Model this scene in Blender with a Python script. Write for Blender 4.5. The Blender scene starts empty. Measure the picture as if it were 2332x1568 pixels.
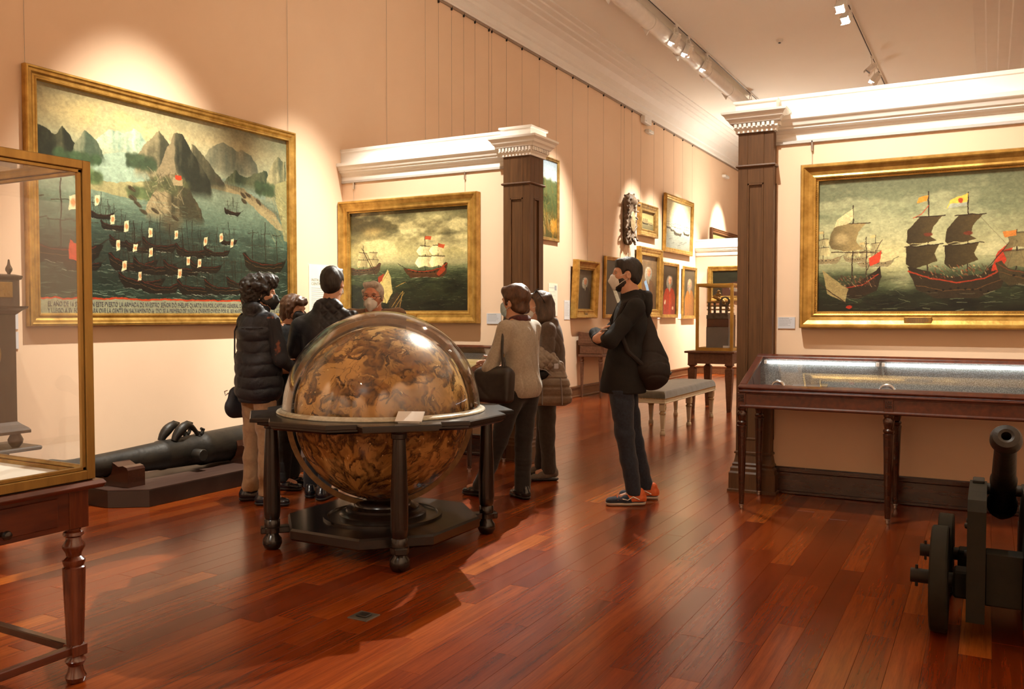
import bpy, math, random
import numpy as np
from mathutils import Vector, Matrix
random.seed(7)
D = bpy.data
SC = bpy.context.scene
COL = SC.collection

# ------------------------------------------------------------------ camera, light, exposure
cam = D.objects.new('camera', D.cameras.new('camera'))
COL.objects.link(cam)
cam.location = (0, 0, 1.42)
cam.rotation_euler = (math.radians(90 - 1.95), 0, math.radians(28.8))
cam.data.sensor_width = 36
cam.data.lens = 1980 / 2332 * 36
cam.data.clip_start = 0.05
SC.camera = cam
wd = D.worlds.new('world'); SC.world = wd; wd.use_nodes = True
wd.node_tree.nodes['Background'].inputs[0].default_value = (1.0, 0.82, 0.62, 1)
wd.node_tree.nodes['Background'].inputs[1].default_value = 0.05
SC.view_settings.view_transform = 'Standard'
SC.view_settings.look = 'None'
SC.view_settings.exposure = 1.9
SC.view_settings.gamma = 1.0
SC.view_settings.use_curve_mapping = False
SC.cycles.max_bounces = 8
SC.cycles.transparent_max_bounces = 16
SC.cycles.sample_clamp_indirect = 6.0
SC.cycles.caustics_reflective = False
SC.cycles.caustics_refractive = False

CEIL = 6.0
XW, XR, YB, YF = -6.27, 0.75, -5.0, 27.0     # left wall, right wall, wall behind, far wall
TR1, TR2 = -4.40, -1.90                        # the two ceiling tracks
WARM = (1.0, 0.95, 0.83)
def spot(pos, target, power, cone, blend=0.6, size=0.05, col=WARM):
    l = D.lights.new('track_or_fill_spot', 'SPOT')
    l.energy = power; l.spot_size = math.radians(cone); l.spot_blend = blend
    l.shadow_soft_size = size; l.color = col
    o = D.objects.new('track_or_fill_spot', l); COL.objects.link(o)
    o.location = pos
    o.rotation_euler = (Vector(target) - Vector(pos)).to_track_quat('-Z', 'Y').to_euler()
    return o
ZL = 5.72
SPOTS = [  # position on a track, aim, power, cone, edge softness
    ((TR1, 4.80, ZL), (XW, 5.00, 1.25), 640, 44, 1),
    ((TR1, 6.70, ZL), (XW, 6.90, 1.15), 600, 37, 1),
    ((TR1, 5.20, ZL), (-5.05, 7.55, 2.00), 360, 43, 1),
    ((TR1, 10.6, ZL), (-3.95, 3.70, 0.20), 1350, 29, .55, .03),
    ((TR2, 4.50, ZL), (-0.90, 7.10, 1.90), 300, 41, 1),
    ((TR2, 3.90, ZL), (0.20, 7.10, 2.05), 270, 40, 1),
    ((TR1, 9.0, ZL), (-2.45, 5.85, 0.60), 330, 24, .8),
    ((TR1, 12.4, ZL), (XW, 12.75, 2.30), 420, 44, 1),
    ((TR1, 14.0, ZL), (XW, 14.3, 1.70), 560, 46, 1),
    ((TR1, 16.1, ZL), (XW, 16.5, 2.50), 520, 40, 1),
    ((TR1, 17.2, ZL), (XW, 17.6, 2.30), 480, 40, 1),
    ((TR1, 18.9, ZL), (XW, 19.4, 2.60), 760, 40, 1),
    ((TR1, 20.1, ZL), (XW, 20.5, 1.40), 560, 42, 1),
    ((TR1, 17.8, ZL), (-5.2, 20.65, 1.70), 520, 46, .9),
    ((TR1, 22.4, ZL), (XW, 22.6, 3.00), 640, 40, .9),
    ((TR2, 16.0, ZL), (-3.3, 13.0, 1.2), 300, 44, .7),
    ((TR2, -3.2, ZL), (-4.6, 3.0, 0.2), 260, 28, .7),
    ((TR1, 2.2, ZL), (XW, 2.4, 1.6), 160, 44, .9),
    # fill spots added out of view; bounce off the other walls lifts the shade
    ((TR1, -1.0, ZL), (XW, -1.0, 2.0), 600, 48, .9), ((TR1, -3.4, ZL), (XW, -3.4, 2.0), 600, 48, .9),
    ((TR1, -2.6, ZL), (-4.6, YB, 2.0), 420, 52, .9), ((TR2, -2.6, ZL), (-1.4, YB, 2.0), 420, 52, .9),
    ((TR2, -1.0, ZL), (XR, -1.0, 2.2), 600, 48, .9), ((TR2, 1.6, ZL), (XR, 1.6, 2.2), 600, 48, .9), ((TR2, 4.2, ZL), (XR, 4.4, 2.4), 450, 42, .9),
    ((TR2, 10.0, ZL), (XR, 10.0, 2.2), 600, 48, .9), ((TR2, 13.0, ZL), (XR, 13.0, 2.2), 600, 48, .9), ((TR2, 16.5, ZL), (XR, 16.5, 2.2), 600, 48, .9), ((TR2, 19.0, ZL), (XR, 19.0, 2.2), 500, 48, .9), ((TR2, 23.5, ZL), (XR, 23.5, 2.2), 600, 48, .9),
]
for s in SPOTS: spot(*s)
def cove(x0, x1, y, z, power):
    """added area light above a partition beam, facing up to brighten the ceiling"""
    l = D.lights.new('ceiling_fill_light', 'AREA'); l.shape = 'RECTANGLE'; l.size = x1 - x0; l.size_y = .10; l.energy = power; l.color = (1.0, .92, .78)
    o = D.objects.new('ceiling_fill_light', l); COL.objects.link(o); o.location = ((x0 + x1) / 2, y, z); o.rotation_euler = (math.pi, 0, 0)
for q in ((-1.4, .2, 7.17, 3.18, 22), (-5.0, -4.4, 20.73, 3.28, 24)): cove(*q)  # unseen fill over the right and far partitions, added for ceiling brightness

# ------------------------------------------------------------------ materials
MATS = {}
def _nt(name):
    m = D.materials.new(name); m.use_nodes = True
    nt = m.node_tree
    return m, nt, nt.nodes['Principled BSDF']
def N(nt, typ, **kw):
    n = nt.nodes.new(typ)
    for k, v in kw.items():
        if k.startswith('i_'): n.inputs[k[2:].replace('_', ' ')].default_value = v
        else: setattr(n, k, v)
    return n
def ramp(nt, stops):
    r = nt.nodes.new('ShaderNodeValToRGB'); e = r.color_ramp.elements
    while len(e) < len(stops): e.new(0.5)
    for i, (p, c) in enumerate(stops):
        e[i].position = p; e[i].color = (*c, 1)
    return r
def mat(name, c1, c2=None, rough=0.5, metal=0.0, scale=6.0, stretch=(1, 1, 1), bump=0.0, bscale=None, detail=5, spec=0.5, coat=0.0, sheen=0.0, contrast=(0.3, 0.7)):
    """noise-driven two-tone principled material"""
    if name in MATS: return MATS[name]
    m, nt, b = _nt(name)
    c2 = c2 or tuple(min(1, x * 1.12) for x in c1)
    tc = N(nt, 'ShaderNodeTexCoord'); mp = N(nt, 'ShaderNodeMapping'); mp.inputs['Scale'].default_value = stretch
    nt.links.new(tc.outputs['Object'], mp.inputs[0])
    nz = N(nt, 'ShaderNodeTexNoise', i_Scale=scale, i_Detail=float(detail), i_Roughness=0.6)
    nt.links.new(mp.outputs[0], nz.inputs['Vector'])
    r = ramp(nt, [(contrast[0], c1), (contrast[1], c2)])
    nt.links.new(nz.outputs['Fac'], r.inputs[0]); nt.links.new(r.outputs[0], b.inputs['Base Color'])
    b.inputs['Roughness'].default_value = rough; b.inputs['Metallic'].default_value = metal
    b.inputs['Specular IOR Level'].default_value = spec
    b.inputs['Coat Weight'].default_value = coat; b.inputs['Coat Roughness'].default_value = 0.12
    if sheen: b.inputs['Sheen Weight'].default_value = sheen
    if bump:
        bp = N(nt, 'ShaderNodeBump', i_Strength=bump, i_Distance=0.01)
        if bscale:
            n2 = N(nt, 'ShaderNodeTexNoise', i_Scale=bscale, i_Detail=4.0)
            nt.links.new(mp.outputs[0], n2.inputs['Vector']); nt.links.new(n2.outputs['Fac'], bp.inputs['Height'])
        else: nt.links.new(nz.outputs['Fac'], bp.inputs['Height'])
        nt.links.new(bp.outputs[0], b.inputs['Normal'])
    MATS[name] = m
    return m
def emis(name, c, s):
    m, nt, b = _nt(name)
    b.inputs['Base Color'].default_value = (*c, 1)
    b.inputs['Emission Color'].default_value = (*c, 1); b.inputs['Emission Strength'].default_value = s
    return m
def glass(name, tint=(1, 1, 1), ior=1.45, rough=0.0):
    m, nt, b = _nt(name); nt.nodes.remove(b)
    out = nt.nodes['Material Output']
    tr = N(nt, 'ShaderNodeBsdfTransparent'); tr.inputs[0].default_value = (*tint, 1)
    gl = N(nt, 'ShaderNodeBsdfGlossy'); gl.inputs['Roughness'].default_value = rough
    lw = N(nt, 'ShaderNodeLayerWeight'); lw.inputs[0].default_value = .5; mx = N(nt, 'ShaderNodeMixShader')
    pw = N(nt, 'ShaderNodeMath', operation='POWER'); pw.inputs[1].default_value = 5.0; f0 = ((ior - 1) / (ior + 1)) ** 2
    fr = N(nt, 'ShaderNodeMath', operation='MULTIPLY_ADD'); fr.inputs[1].default_value = 1 - f0; fr.inputs[2].default_value = f0
    nt.links.new(lw.outputs['Facing'], pw.inputs[0]); nt.links.new(pw.outputs[0], fr.inputs[0])
    nt.links.new(fr.outputs[0], mx.inputs[0]); nt.links.new(tr.outputs[0], mx.inputs[1]); nt.links.new(gl.outputs[0], mx.inputs[2])
    nt.links.new(mx.outputs[0], out.inputs[0])
    return m
WALL = mat('pink_plaster', (0.81, 0.585, 0.405), (0.84, 0.615, 0.43), rough=0.75, scale=1.3, bump=0.03, bscale=60, spec=0.25)
CEILM = mat('ceiling_paint', (0.91, 0.88, 0.82), (0.93, 0.90, 0.84), rough=0.8, scale=0.8, spec=0.2)
WHITE = mat('white_plaster', (0.86, 0.83, 0.78), (0.89, 0.86, 0.81), rough=0.55, scale=4, spec=0.3)
GOLD = mat('gilded_wood', (0.28, 0.145, 0.025), (0.66, 0.42, 0.11), rough=0.38, metal=0.75, scale=9, bump=0.12, bscale=40, contrast=(0.25, 0.75))
GOLD2 = mat('dull_gilded_wood', (0.20, 0.11, 0.03), (0.50, 0.32, 0.10), rough=0.42, metal=0.6, scale=12, bump=0.2, bscale=50)
BRASS = mat('aged_brass_frame', (0.25, 0.14, 0.035), (0.38, 0.23, 0.06), rough=0.35, metal=0.7, scale=20, stretch=(1, 1, 0.15), bump=0.05)
MAHOG = mat('mahogany', (0.050, 0.010, 0.0045), (0.115, 0.026, 0.009), rough=0.28, scale=5, stretch=(6, 1, 6), coat=0.4, detail=8)
MAHOGV = mat('mahogany_upright', (0.055, 0.011, 0.005), (0.13, 0.030, 0.010), rough=0.26, scale=5, stretch=(8, 8, 0.8), coat=0.6, detail=8)
DMAHOG = mat('dark_mahogany', (0.026, 0.008, 0.0045), (0.060, 0.018, 0.008), rough=0.25, scale=5, stretch=(1, 6, 6), coat=0.6, detail=8)
WALNUT = mat('brown_panel_wood', (0.070, 0.030, 0.010), (0.130, 0.058, 0.020), rough=0.42, scale=6, stretch=(7, 7, 0.5), detail=9, bump=0.04)
WALNUTH = mat('brown_skirting_wood', (0.125, 0.050, 0.020), (0.22, 0.10, 0.04), rough=0.35, scale=6, stretch=(4, 0.5, 7), detail=8)
DESKW = mat('desk_wood', (0.10, 0.040, 0.020), (0.17, 0.075, 0.038), rough=0.4, scale=6, stretch=(5, 0.7, 5), detail=8)
EBONY = mat('ebonised_wood', (0.0055, 0.0035, 0.0025), (0.014, 0.008, 0.005), rough=0.27, scale=7, coat=0.15)
BRONZE = mat('dark_bronze', (0.008, 0.006, 0.004), (0.024, 0.017, 0.010), rough=0.5, metal=0.2, scale=8, bump=0.25, bscale=25, detail=8)
IRON = mat('black_iron', (0.010, 0.009, 0.007), (0.022, 0.020, 0.015), rough=0.55, metal=0.3, scale=12, bump=0.1)
GREYPAINT = mat('grey_green_carriage_paint', (0.010, 0.010, 0.006), (0.018, 0.017, 0.011), rough=0.7, spec=0.3, scale=10, bump=0.08)
CARD = mat('white_card', (0.78, 0.77, 0.76), (0.82, 0.81, 0.80), rough=0.6, scale=3)
GREYCARD = mat('pale_grey_card', (0.60, 0.60, 0.63), (0.64, 0.64, 0.67), rough=0.6, scale=3)
INK = mat('printing_ink', (0.09, 0.085, 0.08), rough=0.7)
GREYINK = mat('grey_ink', (0.36, 0.36, 0.37), rough=0.7)
STEEL = mat('brushed_steel', (0.45, 0.43, 0.40), (0.6, 0.58, 0.55), rough=0.3, metal=1.0, scale=30)
WIRE = mat('grey_wire', (0.38, 0.33, 0.28), rough=0.4, metal=0.5)
WPLAST = mat('white_plastic', (0.75, 0.72, 0.67), rough=0.45)
BPLAST = mat('black_plastic', (0.015, 0.015, 0.016), (0.022, 0.022, 0.024), rough=0.35)
GLASS = glass('clear_glass')
ACRYL = glass('clear_acrylic_dome', (0.985, 0.98, 0.97), ior=1.52)
TUBE = emis('lit_tube', (0.90, 0.97, 1.0), 3.2)
LENS = emis('lit_lamp_lens', (1.0, 0.93, 0.80), 25.0)

# ------------------------------------------------------------------ mesh building
class MB:
    def __init__(s): s.v = []; s.f = []; s.uv = None
    def add(s, verts, faces):
        o = len(s.v); s.v += [tuple(v) for v in verts]; s.f += [tuple(i + o for i in f) for f in faces]
    def box(s, x0, x1, y0, y1, z0, z1, c=0.0, M=None):
        """box, with chamfered edges when c > 0"""
        if x0 > x1: x0, x1 = x1, x0
        if y0 > y1: y0, y1 = y1, y0
        if z0 > z1: z0, z1 = z1, z0
        c = min(c, (x1 - x0) * .45, (y1 - y0) * .45, (z1 - z0) * .45)
        if c <= 0:
            V = [(x, y, z) for x in (x0, x1) for y in (y0, y1) for z in (z0, z1)]
            F = [(0, 1, 3, 2), (4, 6, 7, 5), (0, 4, 5, 1), (2, 3, 7, 6), (0, 2, 6, 4), (1, 5, 7, 3)]
        else:
            V = []; idx = {}
            X, Y, Z = (x0, x1), (y0, y1), (z0, z1)
            for i in (0, 1):
                for j in (0, 1):
                    for k in (0, 1):
                        p = [X[i], Y[j], Z[k]]; sg = [1 - 2 * i, 1 - 2 * j, 1 - 2 * k]
                        for a in range(3):
                            q = list(p)
                            for b in range(3):
                                if b != a: q[b] += sg[b] * c
                            idx[(i, j, k, a)] = len(V); V.append(tuple(q))
            F = []
            def fix(f, out):
                p = [Vector(V[t]) for t in f]
                n = (p[1] - p[0]).cross(p[2] - p[0])
                F.append(tuple(f) if n.dot(Vector(out)) > 0 else tuple(reversed(f)))
            for a in range(3):
                b, d = (a + 1) % 3, (a + 2) % 3
                for s1 in (0, 1):
                    q = []
                    for tb, td in ((0, 0), (1, 0), (1, 1), (0, 1)):
                        k = [0, 0, 0]; k[a] = s1; k[b] = tb; k[d] = td; q.append(idx[(*k, a)])
                    out = [0, 0, 0]; out[a] = 2 * s1 - 1; fix(q, out)
                for sb in (0, 1):
                    for sd in (0, 1):
                        k0 = [0, 0, 0]; k0[b] = sb; k0[d] = sd; k1 = list(k0); k1[a] = 1
                        q = [idx[(*k0, b)], idx[(*k1, b)], idx[(*k1, d)], idx[(*k0, d)]]
                        out = [0, 0, 0]; out[b] = 2 * sb - 1; out[d] = 2 * sd - 1; fix(q, out)
            for i in (0, 1):
                for j in (0, 1):
                    for k in (0, 1):
                        fix([idx[(i, j, k, 0)], idx[(i, j, k, 1)], idx[(i, j, k, 2)]], (2 * i - 1, 2 * j - 1, 2 * k - 1))
        if M is not None: V = [tuple(M @ Vector(p)) for p in V]
        s.add(V, F); return s
    def lathe(s, prof, n=24, M=None, closed=True, flute=0.0):
        """profile [(r, z)] turned about z; M places it"""
        V = []; F = []
        for r, z in prof:
            for k in range(n):
                a = 2 * math.pi * k / n
                rr = r * (1 - (flute if k % 2 else 0))
                V.append((rr * math.cos(a), rr * math.sin(a), z))
        m = len(prof)
        for i in range(m - 1):
            for k in range(n):
                k2 = (k + 1) % n
                F.append((i * n + k, i * n + k2, (i + 1) * n + k2, (i + 1) * n + k))
        if closed:
            F.append(tuple(reversed(range(n)))); F.append(tuple((m - 1) * n + k for k in range(n)))
        if M is not None: V = [tuple(M @ Vector(p)) for p in V]
        s.add(V, F); return s
    def tube(s, pts, r, n=8, cap=True):
        """round tube along points; r a number or one per point"""
        P = [Vector(p) for p in pts]; R = [r] * len(P) if isinstance(r, (int, float)) else list(r)
        V = []; F = []; up = Vector((0, 0, 1)); prev = None
        for i, p in enumerate(P):
            t = (P[min(i + 1, len(P) - 1)] - P[max(i - 1, 0)]).normalized()
            if prev is None:
                a = t.cross(up)
                if a.length < 1e-3: a = t.cross(Vector((1, 0, 0)))
                a.normalize()
            else:
                a = (prev - t * prev.dot(t)).normalized()
            prev = a; b = t.cross(a)
            for k in range(n):
                w = 2 * math.pi * k / n
                V.append(p + (a * math.cos(w) + b * math.sin(w)) * R[i])
        for i in range(len(P) - 1):
            for k in range(n):
                k2 = (k + 1) % n
                F.append((i * n + k, i * n + k2, (i + 1) * n + k2, (i + 1) * n + k))
        if cap:
            F.append(tuple(reversed(range(n)))); F.append(tuple((len(P) - 1) * n + k for k in range(n)))
        s.add(V, F); return s
    def loops(s, LL, close=True, ring=True, flip=False):
        """skin a list of equal-length vertex loops"""
        n = len(LL[0]); V = [p for L in LL for p in L]; F = []
        for i in range(len(LL) - 1):
            for k in range(n if ring else n - 1):
                k2 = (k + 1) % n
                f = (i * n + k, i * n + k2, (i + 1) * n + k2, (i + 1) * n + k)
                F.append(tuple(reversed(f)) if flip else f)
        if close:
            a = tuple(reversed(range(n))); b = tuple((len(LL) - 1) * n + k for k in range(n))
            F += [tuple(reversed(a)), tuple(reversed(b))] if flip else [a, b]
        s.add(V, F); return s
    def prism(s, poly, z0, z1, M=None, c=0.0):
        """polygon [(x, y)] counter-clockwise extruded in z; c shrinks the top and bottom edge a little"""
        def inset(pl, d):
            cx = sum(p[0] for p in pl) / len(pl); cy = sum(p[1] for p in pl) / len(pl); out = []
            for x, y in pl:
                l = math.hypot(x - cx, y - cy) or 1
                out.append((x - (x - cx) / l * d, y - (y - cy) / l * d))
            return out
        if c: L = [(inset(poly, c), z0), (poly, z0 + c), (poly, z1 - c), (inset(poly, c), z1)]
        else: L = [(poly, z0), (poly, z1)]
        LL = [[(x, y, z) for x, y in pl] for pl, z in L]
        if M is not None: LL = [[tuple(M @ Vector(p)) for p in L_] for L_ in LL]
        return s.loops(LL)
    def stack(s, x0, x1, y0, y1, prof):
        """mouldings round a rectangle: prof [(outset, z)] from bottom to top"""
        return s.loops([[(x0 - o, y0 - o, z), (x1 + o, y0 - o, z), (x1 + o, y1 + o, z), (x0 - o, y1 + o, z)] for o, z in prof])
    def mesh(s, name):
        me = D.meshes.new(name); me.from_pydata(s.v, [], s.f); me.update(); return me
def empty(name, loc):
    o = D.objects.new(name, None); o.location = loc; o.empty_display_size = 0.1; COL.objects.link(o); return o
def link(name, me, m=None, parent=None, smooth=False):
    if m is not None:
        me.materials.clear(); me.materials.append(m)
    o = D.objects.new(name, me); COL.objects.link(o)
    if smooth: me.polygons.foreach_set('use_smooth', [True] * len(me.polygons))
    if smooth == 'auto':
        try: me.set_sharp_from_angle(angle=math.radians(40))
        except Exception: pass
    if parent is not None:
        o.parent = parent
        if parent.type == 'EMPTY': o.matrix_parent_inverse = Matrix.Translation(-parent.location)
    return o
def part(name, mb, m, parent=None, smooth=False): return link(name, mb.mesh(name), m, parent, smooth)
def tag(o, label, cat, group=None):
    o['label'] = label; o['category'] = cat
    if group: o['group'] = group
    return o
def thing(name, loc, label, cat, group=None): return tag(empty(name, loc), label, cat, group)
def struct(name, mb, m, parent=None, smooth=False):
    o = part(name, mb, m, parent, smooth)
    if parent is None: o['kind'] = 'structure'
    return o
def text(name, body, size, m, parent, O, u, v, width=None, align='LEFT', depth=0.0004):
    cu = D.curves.new('lettering', 'FONT'); cu.body = body; cu.size = size; cu.extrude = depth; cu.align_x = align; cu.resolution_u = 2
    t = D.objects.new('lettering', cu); COL.objects.link(t)
    bpy.context.view_layer.update()
    me = D.meshes.new_from_object(t.evaluated_get(bpy.context.evaluated_depsgraph_get()))
    D.objects.remove(t); D.curves.remove(cu)
    u = Vector(u); v = Vector(v); n = u.cross(v)
    co = np.empty(len(me.vertices) * 3, np.float32); me.vertices.foreach_get('co', co); co = co.reshape(-1, 3)
    if width: co[:, 0] *= width / max(1e-6, co[:, 0].max() - co[:, 0].min())
    B = np.array([u, v, n]); co = co @ B + np.array(O)
    me.vertices.foreach_set('co', co.astype(np.float32).ravel()); me.update()
    return link(name, me, m, parent)

# ------------------------------------------------------------------ painted canvases (computed here, pixel by pixel)
class Canvas:
    def __init__(s, w, h, seed=1):
        s.w, s.h = w, h; s.r = np.random.RandomState(seed)
        s.a = np.zeros((h, w, 3), np.float32)
        s.X, s.Y = np.meshgrid((np.arange(w) + .5) / w, (np.arange(h) + .5) / h)
        s.asp = w / h
    def noise(s, fx, fy, octs=4, rough=0.55):
        out = np.zeros((s.h, s.w), np.float32); amp = 1; tot = 0
        for o in range(octs):
            gx, gy = max(2, int(fx * 2 ** o)), max(2, int(fy * 2 ** o))
            g = s.r.rand(gy + 2, gx + 2).astype(np.float32)
            x = s.X * gx; y = s.Y * gy; i = x.astype(int); j = y.astype(int); u = x - i; v = y - j
            u = u * u * (3 - 2 * u); v = v * v * (3 - 2 * v)
            out += amp * ((g[j, i] * (1 - u) + g[j, i + 1] * u) * (1 - v) + (g[j + 1, i] * (1 - u) + g[j + 1, i + 1] * u) * v)
            tot += amp; amp *= rough
        return out / tot
    def grad(s, stops, warp=None):
        y = s.Y if warp is None else s.Y + warp
        P = [p for p, c in stops]
        for k in range(3): s.a[..., k] = np.interp(y, P, [c[k] for p, c in stops])
    def mix(s, mask, c):
        m = np.clip(mask, 0, 1)[..., None]; s.a = s.a * (1 - m) + np.array(c, np.float32) * m
    def shade(s, f): s.a *= f[..., None]
    def _box(s, x0, x1, y0, y1, pad=2):
        i0 = max(0, int(x0 * s.w) - pad); i1 = min(s.w, int(x1 * s.w) + pad + 1)
        j0 = max(0, int(y0 * s.h) - pad); j1 = min(s.h, int(y1 * s.h) + pad + 1)
        return i0, i1, j0, j1
    def _put(s, i0, i1, j0, j1, m, c, tex=None):
        if tex is not None: c = np.array(c, np.float32) * tex[..., None]
        s.a[j0:j1, i0:i1] = s.a[j0:j1, i0:i1] * (1 - m[..., None]) + np.asarray(c, np.float32) * m[..., None]
    def poly(s, P, c, a=1.0, tex=0.0, lit=None):
        xs = [p[0] for p in P]; ys = [p[1] for p in P]
        i0, i1, j0, j1 = s._box(min(xs), max(xs), min(ys), max(ys))
        if i1 <= i0 or j1 <= j0: return
        X = s.X[j0:j1, i0:i1]; Y = s.Y[j0:j1, i0:i1]; cov = np.zeros(X.shape, np.float32)
        for ox, oy in ((-.25, -.25), (.25, -.25), (-.25, .25), (.25, .25)):
            x = X + ox / s.w; y = Y + oy / s.h; ins = np.zeros(X.shape, bool)
            for k in range(len(P)):
                (xa, ya), (xb, yb) = P[k], P[k - 1]
                if ya == yb: continue
                ins ^= ((ya > y) != (yb > y)) & (x < (xb - xa) * (y - ya) / (yb - ya) + xa)
            cov += ins * .25
        t = None
        if tex: t = 1 + tex * (s.r.rand(*X.shape).astype(np.float32) - .5)
        if lit is not None:
            f = 1 + lit * ((X - min(xs)) / (max(xs) - min(xs) + 1e-6) - .5) * 2
            t = f if t is None else t * f
        s._put(i0, i1, j0, j1, cov * a, c, t)
    def line(s, p, q, wd, c, a=1.0):
        (x0, y0), (x1, y1) = p, q; w = wd / s.w
        i0, i1, j0, j1 = s._box(min(x0, x1) - w, max(x0, x1) + w, min(y0, y1) - w * s.asp, max(y0, y1) + w * s.asp)
        if i1 <= i0 or j1 <= j0: return
        X = s.X[j0:j1, i0:i1] * s.w; Y = s.Y[j0:j1, i0:i1] * s.h
        ax, ay, bx, by = x0 * s.w, y0 * s.h, x1 * s.w, y1 * s.h
        dx, dy = bx - ax, by - ay; t = np.clip(((X - ax) * dx + (Y - ay) * dy) / (dx * dx + dy * dy + 1e-9), 0, 1)
        d = np.hypot(X - ax - t * dx, Y - ay - t * dy)
        s._put(i0, i1, j0, j1, np.clip(wd / 2 + .5 - d, 0, 1) * min(1, wd) * a if wd < 1 else np.clip(wd / 2 + .5 - d, 0, 1) * a, c)
    def path(s, P, wd, c, a=1.0):
        for k in range(len(P) - 1): s.line(P[k], P[k + 1], wd, c, a)
    def oval(s, x, y, rx, ry, c, a=1.0, soft=0.3, rot=0.0, lit=0.0):
        R = max(rx, ry / s.asp) * 1.2
        i0, i1, j0, j1 = s._box(x - R, x + R, y - R * s.asp, y + R * s.asp)
        if i1 <= i0 or j1 <= j0: return
        X = (s.X[j0:j1, i0:i1] - x); Y = (s.Y[j0:j1, i0:i1] - y) / s.asp
        cr, sr = math.cos(rot), math.sin(rot)
        u = (X * cr + Y * sr) / rx; v = (-X * sr + Y * cr) / (ry / s.asp)
        d = np.sqrt(u * u + v * v); m = np.clip((1 - d) / soft + .5, 0, 1) * a
        t = None if not lit else np.clip(1 + lit * (-u - v) * .5, .3, 2)
        s._put(i0, i1, j0, j1, m, c, t)
    def strokes(s, n, box, ln, wd, cols, slope=0.0, a=0.5, wav=0.0):
        for _ in range(n):
            x = box[0] + s.r.rand() * (box[1] - box[0]); y = box[2] + s.r.rand() * (box[3] - box[2])
            l = ln * (.4 + s.r.rand()); sl = slope + s.r.randn() * wav
            c = cols[s.r.randint(len(cols))]
            s.line((x - l / 2, y - sl * l / 2), (x + l / 2, y + sl * l / 2), wd * (.5 + s.r.rand()), c, a * (.4 + .6 * s.r.rand()))
    def material(s, name, rough=0.42, spec=0.4, bump=0.12, gain=1.12, warp=1.8):
        if warp:                                      # brush-like wavering of every edge, and a broken paint surface
            dx = (s.noise(s.w / 22, s.h / 22, 3) - .5) * warp * 3.2; dy = (s.noise(s.w / 22, s.h / 22, 3) - .5) * warp * 3.2
            J, I = np.mgrid[0:s.h, 0:s.w]; s.a = s.a[np.clip(J + dy, 0, s.h - 1).astype(int), np.clip(I + dx, 0, s.w - 1).astype(int)]
            s.shade(.86 + .28 * s.noise(s.w / 7, s.h / 5, 4, .7))
        s.a = s.a * gain
        im = D.images.new(name + '_paint', s.w, s.h)
        px = np.ones((s.h, s.w, 4), np.float32); px[..., :3] = np.clip(s.a, 0, 1)[::-1]
        im.pixels.foreach_set(px.ravel()); im.update(); im.pack()
        m, nt, b = _nt(name)
        t = N(nt, 'ShaderNodeTexImage'); t.image = im; t.extension = 'EXTEND'
        nt.links.new(t.outputs['Color'], b.inputs['Base Color'])
        b.inputs['Roughness'].default_value = rough; b.inputs['Specular IOR Level'].default_value = spec
        nz = N(nt, 'ShaderNodeTexNoise', i_Scale=90.0, i_Detail=3.0); bp = N(nt, 'ShaderNodeBump', i_Strength=bump, i_Distance=0.004)
        tc = N(nt, 'ShaderNodeTexCoord'); nt.links.new(tc.outputs['Object'], nz.inputs['Vector'])
        nt.links.new(nz.outputs['Fac'], bp.inputs['Height']); nt.links.new(bp.outputs[0], b.inputs['Normal'])
        return m
def hill(c, P, col, hi, lo, base):
    """a painted mountain: soft ridge through the points, fading out below base; slopes facing left are lit"""
    xs = np.array([p[0] for p in P]); ys = np.array([p[1] for p in P]); w = c.w
    X = (np.arange(w) + .5) / w; r = np.interp(X, xs, ys, left=2, right=2); ok = (X >= xs[0]) & (X <= xs[-1])
    k = max(3, w // 55); ker = np.hanning(k + 2); ker /= ker.sum(); rs = np.convolve(np.pad(np.where(ok, r, base), k, mode='edge'), ker, 'same')[k:-k]
    rs = rs + .010 * (np.interp(X, np.linspace(0, 1, 60), c.r.rand(60)) - .5) + .006 * (np.interp(X, np.linspace(0, 1, 200), c.r.rand(200)) - .5)
    edge = np.clip(np.minimum(X - xs[0], xs[-1] - X) * w / 14, 0, 1); rs = rs * edge + base * (1 - edge)
    m = np.clip((c.Y - rs[None]) * c.h / 2.2, 0, 1) * np.clip((base + .035 - c.Y) / .05, 0, 1) * edge[None]
    sl = np.gradient(np.convolve(rs, np.ones(9) / 9, 'same')) * w * .5
    n = c.noise(30, 9, 4) - .5; t = np.clip(.5 - sl[None] * .55 + n * 1.5 - (c.Y - rs[None]) * .8, 0, 1)[..., None]
    colr = np.where(t > .5, np.array(col) + (np.array(hi) - np.array(col)) * (t - .5) * 2, np.array(lo) + (np.array(col) - np.array(lo)) * t * 2)
    c.a = c.a * (1 - m[..., None]) + colr * m[..., None]
def bushes(c, x0, x1, y, h, n, col):
    for _ in range(n):
        x = x0 + (x1 - x0) * c.r.rand(); yy = y + (c.r.rand() - .5) * h; k = .7 + .6 * c.r.rand()
        c.oval(x, yy, .006 + .010 * c.r.rand(), .012 + .012 * c.r.rand(), tuple(v * k for v in col), .55, .8)
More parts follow.
